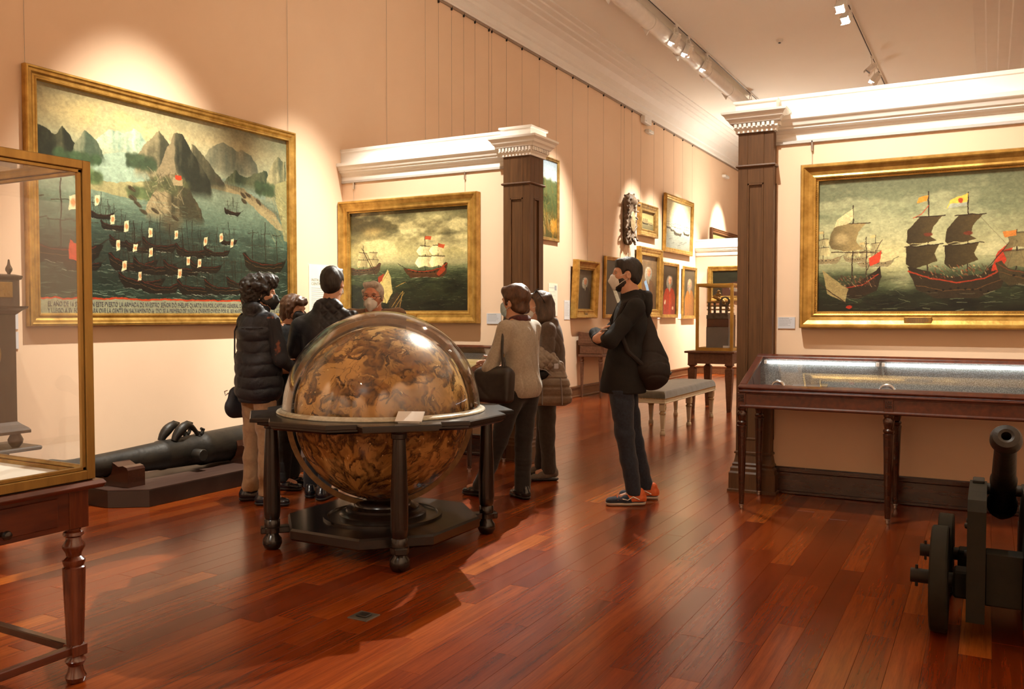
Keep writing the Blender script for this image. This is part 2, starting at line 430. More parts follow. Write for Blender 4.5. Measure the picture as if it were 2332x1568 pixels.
def galleon(c, x, y, s, d=1, hull=(.13, .10, .07), trim=(.62, .20, .10), sail=None, masts=3, flag=(.88, .82, .68), fill=.5, tall=1.0, lean=0.0):
    """a painted ship: x, y at the waterline, s its length, d = 1 bow to the right"""
    A = c.asp
    def P(u, v): return (x + d * u * s + lean * v * s, y - v * s * A)
    for k, (u, h) in enumerate(((-.28, .62), (.02, .78), (.30, .60))[:masts]):
        c.line(P(u, .12), P(u, h * tall), max(1, s * c.w * .014), (.12, .09, .06), .9)
        for v, w in ((.38, .15), (.58, .11)):
            if v * tall < h * tall: c.line(P(u - w, v * tall), P(u + w, v * tall + .02), max(.8, s * c.w * .009), (.14, .11, .07), .8)
        if sail is not None:
            for v0, v1, w in ((.17, .37, .15), (.40, .57, .12)):
                if v1 > h: continue
                v0 *= tall; v1 *= tall
                b = .07 * (1 if d > 0 else 1)
                f = fill
                c.poly([P(u - w, v1), P(u + w, v1 + .02), P(u + w + f * .10, (v0 + v1) / 2), P(u + w * 1.05, v0), P(u, v0 + .03), P(u - w * 1.1, v0 - .01), P(u - w + f * .06, (v0 + v1) / 2)], sail, .97, .10, lit=.22 * d)
                c.line(P(u - w, v1), P(u + w, v1 + .02), max(1, s * c.w * .008), (.20, .14, .08), .9)
        for e in (-.12, .12): c.line(P(u + e, .12), P(u, h * tall * .8), .8, (.14, .11, .08), .55)
        if flag is not None and (k != 1 or sail is not None):
            f0 = h * tall
            c.poly([P(u, f0), P(u - .15, f0 - .02), P(u - .13, f0 - .10), P(u, f0 - .075)], flag, .95, .2)
    c.line(P(.42, .16), P(.66, .30), max(1, s * c.w * .012), (.13, .10, .07), .9)
    H = [P(-.50, .28), P(-.44, .30), P(-.36, .20), P(-.10, .13), P(.22, .13), P(.42, .19), P(.52, .19), P(.44, .05), P(.36, -.03), P(-.36, -.03), P(-.46, .08)]
    c.poly(H, hull, 1, .35)
    c.path([P(-.48, .27), P(-.36, .18), P(-.10, .11), P(.22, .11), P(.42, .17)], max(1.1, s * c.w * .013), trim, .85)
    c.path([P(-.46, .16), P(-.2, .055), P(.2, .05), P(.42, .09)], max(.8, s * c.w * .009), (.36, .24, .12), .8)
    for k in range(7): c.oval(*P(-.3 + .1 * k, .085 + .006 * abs(k - 3)), .006 * s * 3, .006 * s * 3, (.05, .04, .03), .9, .5)
    for k in range(8):
        u = -.5 + 1.1 * c.r.rand(); c.line(P(u - .05, -.03 + .02 * c.r.rand()), P(u + .06, -.035), 1.1, (.75, .76, .66), .5)

def harbour():
    c = Canvas(900, 600, 11)
    U = lambda x, y: (.0458 + .992 * x, .0258 + .968 * y)
    c.grad([(0, (.46, .44, .33)), (.10, (.63, .58, .43)), (.25, (.54, .56, .45)), (.45, (.38, .44, .36)), (.60, (.23, .30, .245)), (.80, (.135, .19, .15)), (1, (.08, .12, .09))])
    n = c.noise(4, 5, 5); c.shade(.82 + .36 * n)
    c.mix(np.exp(-((c.X - .22) / .22) ** 2 - ((c.Y - .10) / .10) ** 2) * .55, (.80, .70, .44))
    c.mix(np.clip((c.X - .62) / .4, 0, 1) * np.clip((.3 - c.Y) * 4, 0, 1) * .6, (.34, .37, .28))
    c.mix(np.clip((c.noise(9, 6, 4) - .5) * 4, 0, .5) * (c.Y < .2), (.60, .56, .42))
    # pale far ranges
    hill(c, [U(.12, .2), U(.20, .12), U(.24, .13), U(.28, .09), U(.34, .16), U(.40, .2)], (.58, .63, .52), (.74, .74, .60), (.46, .54, .46), .235)
    hill(c, [U(.54, .2), U(.60, .09), U(.64, .06), U(.70, .09), U(.76, .09), U(.82, .16)], (.42, .42, .33), (.50, .49, .38), (.34, .36, .29), .24)
    c.poly([U(.10, .36), U(.17, .25), U(.24, .22), U(.33, .22), U(.36, .28), U(.32, .36), U(.22, .38)], (.52, .59, .50), .9, .05)
    c.poly([U(.10, .38), U(.22, .37), U(.34, .34), U(.40, .40), U(.30, .44), U(.08, .42)], (.56, .51, .33), .8, .1)
    c.poly([U(.60, .28), U(.70, .24), U(.82, .26), U(.88, .34), U(.80, .34)], (.45, .52, .45), .8, .08)
    c.poly([U(.30, .26), U(.38, .22), U(.58, .28), U(.74, .30), U(.90, .42), U(.95, .52), U(.90, .50), U(.72, .34), U(.55, .32), U(.34, .33)], (.58, .50, .34), .8, .12)
    hill(c, [U(-.06, .16), U(-.02, .17), U(.01, .19), U(.035, .14), U(.07, .22), U(.12, .29)], (.19, .20, .14), (.30, .30, .21), (.12, .14, .10), .33)
    hill(c, [U(.06, .24), U(.108, .147), U(.14, .18), U(.18, .26)], (.34, .37, .28), (.46, .47, .36), (.24, .29, .22), .29)
    hill(c, [U(.27, .25), U(.33, .14), U(.375, .072), U(.41, .13), U(.46, .25)], (.34, .32, .23), (.48, .44, .32), (.22, .22, .16), .32)
    hill(c, [U(.49, .10), U(.53, .12), U(.60, .22), U(.66, .30)], (.30, .29, .21), (.45, .41, .30), (.22, .22, .16), .33)
    hill(c, [U(.35, .32), U(.40, .17), U(.435, .07), U(.465, .065), U(.50, .13), U(.56, .24), U(.60, .31)], (.27, .26, .19), (.46, .41, .30), (.14, .15, .11), .38)
    hill(c, [U(.64, .27), U(.70, .20), U(.74, .24), U(.80, .20), U(.85, .17), U(.89, .24)], (.24, .28, .19), (.34, .36, .25), (.17, .22, .15), .30)
    hill(c, [U(.84, .26), U(.88, .13), U(.915, .07), U(.94, .10), U(.97, .08)], (.42, .41, .29), (.58, .55, .40), (.28, .30, .22), .34)
    c.poly([U(.90, .24), U(.97, .20), U(.97, .58), U(.945, .57), U(.925, .44), U(.90, .34)], (.50, .48, .32), 1, .15)
    c.strokes(60, (.92, 1, .30, .58), .03, 3, [(.60, .57, .40), (.36, .38, .27)], 1.5, .5, 1)
    bushes(c, .06, .20, .30, .03, 70, (.20, .27, .17)); bushes(c, .30, .40, .27, .04, 60, (.19, .24, .16))
    bushes(c, .12, .20, .375, .035, 45, (.28, .34, .20)); bushes(c, .30, .41, .42, .03, 60, (.27, .31, .19)); bushes(c, .84, .93, .30, .05, 60, (.20, .27, .17))
    hill(c, [U(.31, .47), U(.36, .36), U(.40, .30), U(.45, .27), U(.49, .33), U(.53, .43), U(.56, .49)], (.36, .32, .22), (.52, .46, .33), (.20, .19, .13), .52)
    c.oval(.46, .55, .04, .05, (.30, .27, .19), .9, .8)
    bushes(c, .36, .53, .36, .06, 50, (.26, .27, .17)); c.strokes(80, (.36, .52, .30, .52), .02, 2.5, [(.60, .54, .40), (.22, .20, .14)], 1, .5, 1.5)
    c.poly([U(.425, .30), U(.465, .30), U(.465, .34), U(.425, .34)], (.52, .46, .33), 1); c.poly([U(.435, .29), U(.46, .285), U(.462, .305), U(.437, .308)], (.66, .20, .10), 1)
    for k in range(26):
        t = k / 25; x, y = U(.60 + .32 * t, .275 + .16 * t ** 1.4)
        for q in range(4): c.line((x + .004 * q, y - .012), (x + .004 * q, y + .014), 1.4, (.22, .18, .13), .6)
    # sea
    W = [(.80, .83, .72), (.62, .70, .58), (.10, .16, .12)]
    c.strokes(700, (0, .94, .45, .66), .025, 1.0, [(.50, .59, .48), (.26, .36, .29), (.58, .64, .53)], 0, .35, .08)
    c.strokes(900, (0, 1, .62, .93), .028, 1.2, W, .02, .34, .14)
    c.strokes(120, (0, 1, .86, .93), .04, 1.5, W, 0, .5, .16); c.shade(1 - .25 * np.clip((c.noise(14, 20, 4) - .5) * 3, -.6, 1) * (c.Y > .55))
    for x, y in ((.269, .393), (.27, .436), (.289, .464), (.31, .498), (.355, .486), (.434, .51), (.737, .34), (.812, .363), (.74, .37), (.76, .33)):
        u, v = U(x, y); c.oval(u, v, .016, .010, (.20, .17, .11), .95, .4, .5); c.line((u - .012, v - .02), (u + .01, v + .006), 1, (.4, .34, .24), .7)
    for x, y, rx, ry, k in ((.40, .66, .26, .10, .55), (.44, .78, .30, .09, .6), (.84, .68, .12, .10, .5), (.05, .72, .12, .12, .45)):
        c.mix(np.exp(-((c.X - x) / rx) ** 2 - ((c.Y - y) / ry) ** 2) * k * np.clip(.55 + c.noise(18, 24, 4), 0, 1), (.10, .115, .09))
    for x, y, s in ((.155, .55, .085), (.685, .455, .07), (.20, .60, .09), (.24, .68, .11), (.30, .70, .11), (.37, .685, .13), (.50, .70, .13), (.61, .69, .11), (.665, .62, .08),
                    (.84, .755, .20), (.02, .76, .26), (.09, .80, .12), (.27, .79, .17), (.35, .80, .16), (.46, .80, .15), (.56, .78, .13), (.30, .875, .16), (.37, .895, .15), (.52, .90, .16), (.64, .895, .17), (.72, .86, .13)):
        u, v = U(x, y); galleon(c, u, v, s * 1.06, 1, (.075, .065, .045), (.33, .115, .065), None, 3, None, tall=1.1)
        c.strokes(9, (u - s * .35, u + s * .35, v - s * .8, v - s * .15), .016, 6, [(.13, .14, .10), (.20, .22, .17)], 0, .22, 1); c.strokes(8, (u - s * .3, u + s * .3, v - s * 1.1, v - s * .1), .006, 1.2, [(.09, .08, .06)], 9, .8, 5)
    for x, y in ((.144, .469), (.196, .553), (.248, .578), (.337, .598), (.436, .596), (.562, .616), (.631, .585), (.682, .615), (.215, .676), (.278, .68), (.336, .696), (.237, .769), (.293, .819), (.448, .798), (.486, .728), (.532, .736), (.065, .493)):
        u, v = U(x, y); q = 1.5 if x < .1 else 1
        c.poly([(u - .007 * q, v - .020 * q), (u + .008 * q, v - .024 * q), (u + .006 * q, v + .018 * q), (u - .009 * q, v + .026 * q)], (.74, .70, .54), 1, .15)
        c.oval(u, v, .005 * q, .012 * q, (.66, .40, .22), .8, .6)
    u, v = U(.065, .72); c.poly([(u - .014, v - .05), (u + .016, v - .03), (u + .02, v + .05), (u - .016, v + .03)], (.62, .20, .10), .95, .2)
    c.poly([(0, .930), (1, .930), (1, 1), (0, 1)], (.50, .50, .40), 1, .12); c.poly([(0, .926), (1, .926), (1, .934), (0, .934)], (.62, .20, .09), 1)
    c.shade(.92 + .16 * c.noise(60, 40, 3))
    return c
def storm():
    c = Canvas(560, 460, 5)
    c.grad([(0, (.24, .22, .13)), (.18, (.36, .33, .21)), (.42, (.62, .58, .38)), (.52, (.55, .53, .37)), (.56, (.40, .42, .28)), (.62, (.20, .23, .14)), (.8, (.11, .12, .065)), (1, (.07, .07, .04))], (c.noise(3, 3, 3) - .5) * .06)
    n = c.noise(4, 6, 5); sky = np.clip((.55 - c.Y) * 8, 0, 1)
    c.mix(np.clip((n - .5) * 5, 0, .8) * sky, (.74, .69, .48)); c.mix(np.clip((.47 - c.noise(3, 5, 5)) * 6, 0, .75) * sky * np.clip((.40 - c.Y) * 6, 0, 1), (.24, .23, .15))
    c.mix(np.exp(-((c.X - .2) / .1) ** 2 - ((c.Y - .2) / .05) ** 2) * .6, (.70, .60, .36))
    c.mix(np.exp(-((c.X - .72) / .22) ** 2 - ((c.Y - .08) / .05) ** 2) * .6, (.72, .68, .46))
    c.strokes(260, (0, 1, .56, .70), .06, 2, [(.30, .33, .22), (.14, .17, .10), (.45, .47, .33)], 0, .5, .2)
    c.strokes(260, (0, 1, .68, 1), .06, 4, [(.06, .07, .04), (.15, .17, .10)], 0, .5, .2); c.shade(1 - .5 * np.clip((c.noise(7, 14, 4) - .5) * 3, -.5, 1) * np.clip((c.Y - .58) * 9, 0, 1))
    c.strokes(110, (0, 1, .66, .96), .022, 1.2, [(.52, .52, .39)], 0, .45, .22)
    galleon(c, .12, .62, .30, -1, (.22, .17, .11), (.40, .20, .12), (.60, .55, .38), 2, None, .5, 1.0)
    c.strokes(14, (.02, .2, .55, .66), .05, 5, [(.34, .32, .22)], 0, .3, .5)
    galleon(c, .655, .66, .36, -1, (.24, .15, .08), (.66, .22, .10), (.80, .74, .53), 2, (.62, .26, .14), .9, 1.15)
    c.poly([(.80, .55), (.74, .64), (.76, .66), (.815, .60)], (.55, .20, .10), .9, .2)
    c.line((.10, .36), (.22, .64), 3, (.16, .11, .07)); c.line((.15, .43), (.24, .66), 2.2, (.25, .17, .10))
    c.poly([(.33, .58), (.25, .74), (.22, .90), (.32, .92), (.37, .82), (.36, .68)], (.68, .61, .37), 1, .08, lit=-.1)
    c.poly([(.34, .90), (.41, .80), (.45, .92), (.42, 1), (.33, 1)], (.16, .13, .08), 1, .3)
    for a, b in (((.36, .96), (.46, .80)), ((.39, .97), (.47, .82)), ((.43, .98), (.46, .80)), ((.40, .76), (.48, .71)), ((.34, .60), (.20, .86))): c.line(a, b, 3, (.55, .42, .20), .85)
    c.poly([(.24, .66), (.30, .62), (.28, .70), (.25, .72)], (.52, .18, .10), .9)
    c.strokes(40, (.30, .62, .70, .98), .02, 1.3, [(.62, .60, .45), (.10, .10, .06)], .1, .5, .3)
    c.shade(.9 + .2 * c.noise(50, 40, 3)); return c
def battle():
    c = Canvas(760, 500, 9)
    c.grad([(0, (.33, .34, .25)), (.25, (.40, .42, .31)), (.55, (.58, .56, .40)), (.66, (.46, .47, .34)), (.72, (.22, .25, .16)), (.85, (.10, .12, .07)), (1, (.06, .065, .04))], (c.noise(3, 3, 3) - .5) * .05)
    n = c.noise(4, 5, 5); c.mix(np.clip((n - .52) * 4, 0, .5) * (c.Y < .6), (.62, .61, .46))
    c.mix(np.exp(-((c.X - .30) / .10) ** 2 - ((c.Y - .62) / .12) ** 2) * .8, (.70, .66, .46)); c.mix(np.exp(-((c.X - .36) / .06) ** 2 - ((c.Y - .75) / .07) ** 2) * .6, (.66, .65, .48))
    c.strokes(420, (0, 1, .70, .98), .05, 2, [(.07, .08, .05), (.17, .20, .12), (.26, .29, .19)], .05, .4, .2); c.strokes(70, (0, 1, .74, .96), .02, 1.2, [(.50, .51, .38)], .05, .45, .25); c.shade(1 - .5 * np.clip((c.noise(9, 16, 4) - .5) * 3, -.6, 1) * np.clip((c.Y - .7) * 9, 0, 1))
    SH = (.44, .38, .24)
    # distant ships behind
    for x, y, s in ((.02, .63, .16), (.24, .66, .15), (.16, .62, .10)): galleon(c, x, y, s, 1, (.46, .42, .30), (.48, .36, .24), (.58, .54, .38), 2, (.66, .58, .38), .5, 1.3)
    # left ship
    def mast(x, y0, y1, w=3.5): c.line((x, y0), (x, y1), w, (.15, .11, .07))
    mast(.147, .80, .20); mast(.205, .78, .44, 2.5)
    c.poly([(.085, .335), (.205, .335), (.170, .40), (.160, .47), (.195, .53), (.11, .54), (.06, .52), (.045, .47), (.053, .41), (.065, .37)], SH, 1, .1, lit=.2); c.oval(.10, .45, .03, .04, (.66, .58, .40), .6, .8)
    c.line((.08, .33), (.22, .335), 3, (.18, .12, .07)); c.line((.06, .545), (.27, .56), 3, (.18, .12, .07)); c.line((.205, .70), (.27, .46), 2, (.2, .14, .09))
    c.poly([(.147, .22), (.08, .30), (.07, .36), (.13, .33), (.148, .29)], (.70, .65, .47), .95, .2)
    c.poly([(.27, .54), (.215, .60), (.22, .66), (.262, .63)], (.66, .20, .12), .95, .15)
    c.poly([(.03, .74), (.09, .80), (.16, .79), (.24, .70), (.262, .66), (.268, .74), (.25, .84), (.18, .90), (.10, .90), (.05, .85)], (.13, .10, .06), 1, .3); c.path([(.06, .80), (.12, .82), (.19, .80), (.255, .72)], 4, (.50, .16, .08), .9)
    c.strokes(110, (.07, .25, .73, .81), .006, 2.2, [(.62, .52, .36), (.22, .14, .09), (.40, .20, .12)], 2, .9, 1)
    c.poly([(.02, .68), (.13, .83), (.12, .93), (.04, .86)], (.50, .44, .28), .95, .25); c.line((0, .78), (.12, .93), 3, (.2, .14, .09)); c.oval(.135, .965, .012, .012, (.6, .15, .08), .9)
    # middle two-master
    mast(.453, .70, .13); mast(.605, .72, .15)
    for x, dx in ((.453, 0), (.605, .005)):
        c.poly([(x - .035, 0.310), (x + .055, 0.306), (x + .02, 0.385), (x + .01, 0.456), (x + .035, 0.483), (x - .07, 0.523), (x - .085, 0.492), (x - .08, 0.403)], (.22, .18, .10), 1, .12, lit=.25)
        c.poly([(x - .085, 0.527), (x + .045, 0.509), (x + .025, 0.580), (x + .04, 0.633), (x - .06, 0.695), (x - .085, 0.651)], (.20, .165, .09), 1, .12, lit=.25)
        c.path([(x - .085, 0.514), (x - .05, 0.500), (x, 0.505), (x + .03, 0.492)], 3, (.62, .58, .40), .8)
        c.line((x - .05, 0.310), (x + .065, 0.306), 3, (.12, .08, .05)); c.line((x - .09, 0.527), (x + .06, 0.509), 3, (.12, .08, .05)); c.oval(x, .44, .018, .014, (.35, .16, .09), 1)
    c.poly([(0.453, 0.155), (0.412, 0.170), (0.406, 0.210), (0.447, 0.200)], (.74, .46, .16), .95, .25); c.poly([(0.605, 0.155), (0.535, 0.200), (0.523, 0.260), (0.599, 0.245)], (.76, .60, .24), .95, .2); c.poly([(0.535, 0.225), (0.527, 0.260), (0.599, 0.245), (0.602, 0.220)], (.52, .54, .48), .95); c.oval(.576, .205, .008, .018, (.55, .2, .1), .95)
    c.path([(0.453, 0.230), (0.424, 0.290), (0.394, 0.314)], 2.5, (.60, .22, .14), .9)
    c.poly([(0.371, 0.670), (0.447, 0.702), (0.541, 0.754), (0.658, 0.733), (0.740, 0.598), (0.763, 0.527), (0.757, 0.712), (0.728, 0.838), (0.646, 0.901), (0.482, 0.901), (0.412, 0.838)], (.14, .11, .065), 1, .3)
    c.path([(0.377, 0.702), (0.459, 0.754), (0.564, 0.791), (0.669, 0.765), (0.746, 0.681)], 5, (.52, .17, .08), .9); c.path([(0.412, 0.806), (0.517, 0.849), (0.646, 0.838), (0.740, 0.765)], 2.5, (.32, .22, .11), .9)
    c.poly([(0.777, 0.492), (0.716, 0.580), (0.693, 0.712), (0.751, 0.702)], (.60, .18, .11), .95, .2); c.strokes(120, (.42, .71, .67, .755), .006, 2.2, [(.60, .50, .34), (.20, .13, .08), (.46, .22, .12)], 2, .9, 1)
    c.line((0.669, 0.712), (0.763, 0.509), 2.5, (.18, .13, .08)); c.line((0.646, 0.314), (0.763, 0.563), 1, (.2, .16, .1), .6)
    for k in range(9): c.oval(.46 + .028 * k, .83 + .006 * abs(k - 4), .005, .007, (.04, .03, .02), 1)
    # right ships, partly smoke
    galleon(c, .88, .80, .34, 1, (.20, .17, .10), (.34, .18, .10), (.42, .38, .25), 3, (.66, .40, .17), .8, 1.15); galleon(c, .99, .72, .22, -1, (.30, .26, .17), (.40, .24, .14), (.52, .48, .33), 2, (.66, .56, .34), .5, 1.2)
    c.strokes(90, (.1, .9, .86, .99), .05, 2, [(.10, .12, .07), (.55, .57, .42), (.05, .06, .04)], .1, .5, .4)
    c.shade(.9 + .2 * c.noise(60, 40, 3)); return c
def valley():
    c = Canvas(260, 340, 3)
    c.grad([(0, (.55, .62, .68)), (.20, (.66, .70, .70)), (.24, (.32, .36, .22)), (.6, (.24, .28, .15)), (.85, (.40, .30, .12)), (1, (.30, .24, .12))], (c.noise(3, 3, 4) - .5) * .18)
    c.mix(np.clip((c.noise(5, 8, 4) - .5) * 5, 0, .6) * (c.Y > .24), (.14, .18, .09)); c.mix(np.clip((c.noise(6, 5, 4) - .5) * 5, 0, .9) * np.clip((c.Y - .62) * 6, 0, 1), (.66, .46, .14))
    c.strokes(260, (0, 1, .3, 1), .08, 2, [(.15, .19, .10), (.55, .48, .24), (.30, .32, .18), (.60, .36, .12)], 1, .5, 1.5); c.strokes(40, (.1, .9, .72, .95), .05, 2, [(.75, .68, .48)], 2, .7, 2); return c
def portrait(seed, coat, sash=None, wig=(.66, .62, .54), bg=(.16, .12, .08), red=None, hx=.5, hy=.27):
    c = Canvas(150, 260, seed); c.grad([(0, tuple(b * 1.25 for b in bg)), (1, tuple(b * .8 for b in bg))]); c.shade(.8 + .4 * c.noise(4, 6, 4))
    wig = tuple(v * .74 for v in wig)
    c.poly([(hx - .40, 1), (hx - .40, .62), (hx - .28, .48), (hx - .08, .42), (hx + .08, .42), (hx + .28, .48), (hx + .42, .62), (hx + .42, 1)], coat, 1, .15, lit=-.15)
    c.strokes(40, (hx - .35, hx + .35, .5, 1), .05, 3, [tuple(v * .6 for v in coat), tuple(min(1, v * 1.3) for v in coat)], 6, .4, 3)
    c.oval(hx - .05, hy + .065, .165, .140, wig, 1, .2, .1, .3); c.oval(hx + .05, hy + .045, .155, .115, wig, 1, .2, -.1, .3)
    for k in range(60): c.oval(hx - .19 + .36 * c.r.rand(), hy - .06 + .24 * c.r.rand(), .022, .012, tuple(np.array(wig) * (.55 + .5 * c.r.rand())), .6, .6)
    c.oval(hx + .02, hy + .025, .108, .082, (.62, .42, .30), 1, .18, 0, .3); c.oval(hx + .02, hy + .085, .06, .03, (.56, .37, .26), .9, .5)
    for e in (-.035, .060): c.oval(hx + e + .01, hy + .015, .018, .006, (.14, .09, .06), .9, .6); c.line((hx + e - .012, hy - .002), (hx + e + .034, hy - .004), 1.3, (.30, .2, .13), .8)
    c.line((hx + .032, hy + .02), (hx + .038, hy + .048), 2, (.48, .30, .2), .7); c.line((hx + .0, hy + .068), (hx + .055, hy + .067), 2, (.50, .22, .18), .9)
    c.poly([(hx - .05, .375), (hx + .08, .375), (hx + .055, .50), (hx + .01, .54), (hx - .03, .48)], (.44, .40, .32), .95, .15)
    if red: c.poly([(hx - .02, .58), (hx + .10, .56), (hx + .12, 1), (hx - .06, 1)], red, 1, .15); c.oval(hx - .28, .72, .05, .03, (.66, .5, .38), 1, .4); c.oval(hx + .25, .86, .06, .035, (.66, .5, .38), 1, .4); c.oval(hx - .30, .76, .04, .035, (.80, .76, .66), .9, .5)
    if sash: c.poly([(hx - .25, .48), (hx - .12, .44), (hx + .32, .92), (hx + .22, 1)], sash, .95, .2)
    c.shade(.9 + .2 * c.noise(30, 40, 3)); return c
def pale_fleet():
    c = Canvas(320, 330, 21); c.grad([(0, (.66, .62, .48)), (.35, (.76, .73, .58)), (.6, (.62, .62, .54)), (.75, (.46, .47, .42)), (1, (.38, .38, .33))], (c.noise(3, 3, 3) - .5) * .1)
    for x, y, s in ((.12, .60, .20), (.30, .64, .22), (.84, .66, .26), (.48, .70, .34)): galleon(c, x, y, s, 1, (.22, .20, .16), (.48, .44, .34), (.72, .70, .58), 3, None, .4, 1.2)
    c.strokes(200, (0, 1, .68, 1), .07, 1.5, [(.62, .62, .54), (.30, .30, .26)], 0, .5, .3)
    for x, y in ((.2, .82), (.3, .9), (.7, .88), (.55, .92), (.8, .84), (.62, .86)): c.line((x - .05, y), (x + .06, y - .03), 3, (.22, .20, .16)); c.line((x, y - .05), (x + .05, y + .03), 1.5, (.28, .25, .2))
    return c
def small_ship():
    c = Canvas(200, 240, 23); c.grad([(0, (.52, .46, .30)), (.5, (.62, .55, .36)), (.66, (.42, .38, .26)), (1, (.30, .28, .20))], (c.noise(3, 3, 3) - .5) * .1)
    galleon(c, .36, .70, .46, 1, (.16, .13, .09), (.34, .24, .14), (.46, .40, .28), 3, None, .4, 1.3); galleon(c, .80, .70, .22, -1, (.2, .16, .11), (.34, .24, .14), (.52, .46, .32), 2, None, .4, 1.4); c.strokes(60, (0, 1, .7, 1), .08, 1.5, [(.55, .5, .36), (.22, .2, .14)], 0, .5, .2); return c
def globe_map():
    """old star globe: brown constellation figures on yellowed paper"""
    c = Canvas(1400, 700, 31); c.grad([(0, (.66, .58, .41)), (.3, (.62, .51, .32)), (.6, (.58, .44, .25)), (1, (.53, .385, .20))])
    c.shade(.80 + .40 * c.noise(10, 6, 5)); c.mix(np.clip((c.noise(14, 9, 4) - .56) * 5, 0, .45), (.36, .26, .14))
    for k in range(12): c.line((k / 12, 0), (k / 12, 1), 1.2, (.32, .22, .12), .5)
    for y in (.25, .5, .75): c.line((0, y), (1, y), 1.2, (.32, .22, .12), .5)
    for k in range(48): c.line((k / 48, .5 + .13 * math.sin(k / 48 * 6.283)), ((k + 1) / 48, .5 + .13 * math.sin((k + 1) / 48 * 6.283)), 2, (.30, .20, .11), .6)
    r = c.r
    for k in range(84):                               # figures: bodies, heads and curling limbs, hatched dark on one side
        cx, cy = (k % 14 + .5 + .5 * (k // 14 % 2) + .4 * (r.rand() - .5)) / 14 % 1, (k // 14 + .5 + .45 * (r.rand() - .5)) / 6
        if k // 14 in (0, 5) and k % 2: continue
        cy = .04 + .92 * cy; sc = .60 + .42 * r.rand(); st = 1 / max(.42, math.sin(math.pi * cy))
        dark = np.array((.24, .16, .085)) * (.8 + .5 * r.rand()); mid = np.array((.40, .285, .15)) * (.85 + .35 * r.rand()); ang = r.rand() * 6.28; body = [(cx, cy, .026, .013, ang)]
        for q in range(5):
            a = ang + q * 1.26 + r.rand() * .6; l = .020 * sc; body.append((cx + l * math.cos(a) * st, cy + 2 * l * math.sin(a), .017 + .012 * r.rand(), .007 + .006 * r.rand(), a + r.randn() * .5))
        body.append((cx - .040 * sc * math.cos(ang) * st, cy - .080 * sc * math.sin(ang), .0095, .0085, 0))
        for o in (-1, 0, 1):
            if not -.15 < cx + o < 1.15: continue
            for q in range(3):
                a = ang + 2.1 * q + .5; x, y = cx + o, cy; tw = .45 * (1 if (k + q) % 2 else -1)
                for t in range(9):
                    x2 = x + .0078 * sc * math.cos(a) * st; y2 = y + .0156 * sc * math.sin(a); w = 12 * sc * (1 - t / 12)
                    c.line((x, y), (x2, y2), w + 3, dark, .95); c.line((x - .0008, y - .002), (x2 - .0008, y2 - .002), w * .7, mid, .95); x, y = x2, y2; a += tw * (.4 + .1 * t)
            for x, y, rx, ry, ro in body:
                c.oval(x + o + .003, y + .006, rx * st * sc * 1.06, ry * 2.1 * sc, dark, .78, .35, ro)
                c.oval(x + o, y, rx * st * sc * .93, ry * 1.8 * sc, mid, .8, .45, ro); c.oval(x + o - .003, y - .006, rx * st * sc * .5, ry * .95 * sc, (.55, .42, .23), .6, .9, ro)
            for q in range(46):
                x = cx + o + r.randn() * .030 * sc * st; y = cy + r.randn() * .055 * sc; l = .010 * sc
                c.line((x, y), (x + l * math.cos(ang + .3), y + 2 * l * math.sin(ang + .3)), 1.3, (.15, .095, .05), .6)
    for k in range(260): c.oval(r.rand(), r.rand(), .0014, .0028, (.78, .70, .50), .9, .5)
    dx = ((c.noise(28, 14, 4) - .5) * 46 + (c.noise(90, 45, 3) - .5) * 12); dy = ((c.noise(28, 14, 4) - .5) * 40 + (c.noise(90, 45, 3) - .5) * 12)
    J, I = np.mgrid[0:c.h, 0:c.w]; c.a = c.a[np.clip(J + dy, 0, c.h - 1).astype(int), (I + dx).astype(int) % c.w]   # the drawing wavers like old ink
    drk = np.clip((.46 - c.a[..., 0]) * 5, 0, 1); rid = np.abs(c.noise(60, 30, 4) - .5) * 6; c.shade(1 + drk * (np.clip(rid, 0, 1.3) - .62) * .75)
    c.shade(.88 + .24 * c.noise(40, 20, 4)); return c

# ------------------------------------------------------------------ pictures and their frames
def canvas_mesh(name, O, u, v, n, W, H, m, parent, th=0.012):
    """thin stretched canvas; O its lower left front corner"""
    O, u, v, n = Vector(O), Vector(u), Vector(v), Vector(n)
    P = [O, O + u * W, O + u * W + v * H, O + v * H]
    V = [tuple(p) for p in P] + [tuple(p - n * th) for p in P]
    me = D.meshes.new(name); me.from_pydata(V, [], [(0, 1, 2, 3), (7, 6, 5, 4), (0, 4, 5, 1), (1, 5, 6, 2), (2, 6, 7, 3), (3, 7, 4, 0)])
    uv = me.uv_layers.new(name='paint'); T = {0: (0, 0), 1: (1, 0), 2: (1, 1), 3: (0, 1)}
    for l in me.loops: uv.data[l.index].uv = T[l.vertex_index % 4]
    me.update(); return link(name, me, m, parent)
def frame_mesh(O, u, v, n, W, H, prof):
    """mitred moulding: prof [(inset, height off the wall)]"""
    O, u, v, n = Vector(O), Vector(u), Vector(v), Vector(n); b = MB(); L = []
    for i, h in prof:
        L.append([tuple(O + u * a + v * c + n * h) for a, c in ((i, i), (W - i, i), (W - i, H - i), (i, H - i))])
    b.loops(L, close=False); return b
P_WIDE = [(.012, .004), (.0, .006), (.0, .050), (.006, .060), (.018, .062), (.026, .052), (.045, .050), (.060, .040), (.074, .040), (.080, .046), (.092, .044), (.096, .030), (.10, .022), (.10, .006)]
P_DEEP = [(.012, .004), (.0, .006), (.0, .085), (.010, .100), (.024, .100), (.032, .090), (.060, .072), (.085, .066), (.100, .070), (.110, .066), (.116, .050), (.128, .050), (.130, .036), (.130, .006)]
P_SLIM = [(.010, .004), (.0, .006), (.0, .034), (.006, .042), (.020, .044), (.032, .034), (.042, .036), (.052, .030), (.056, .020), (.056, .006)]
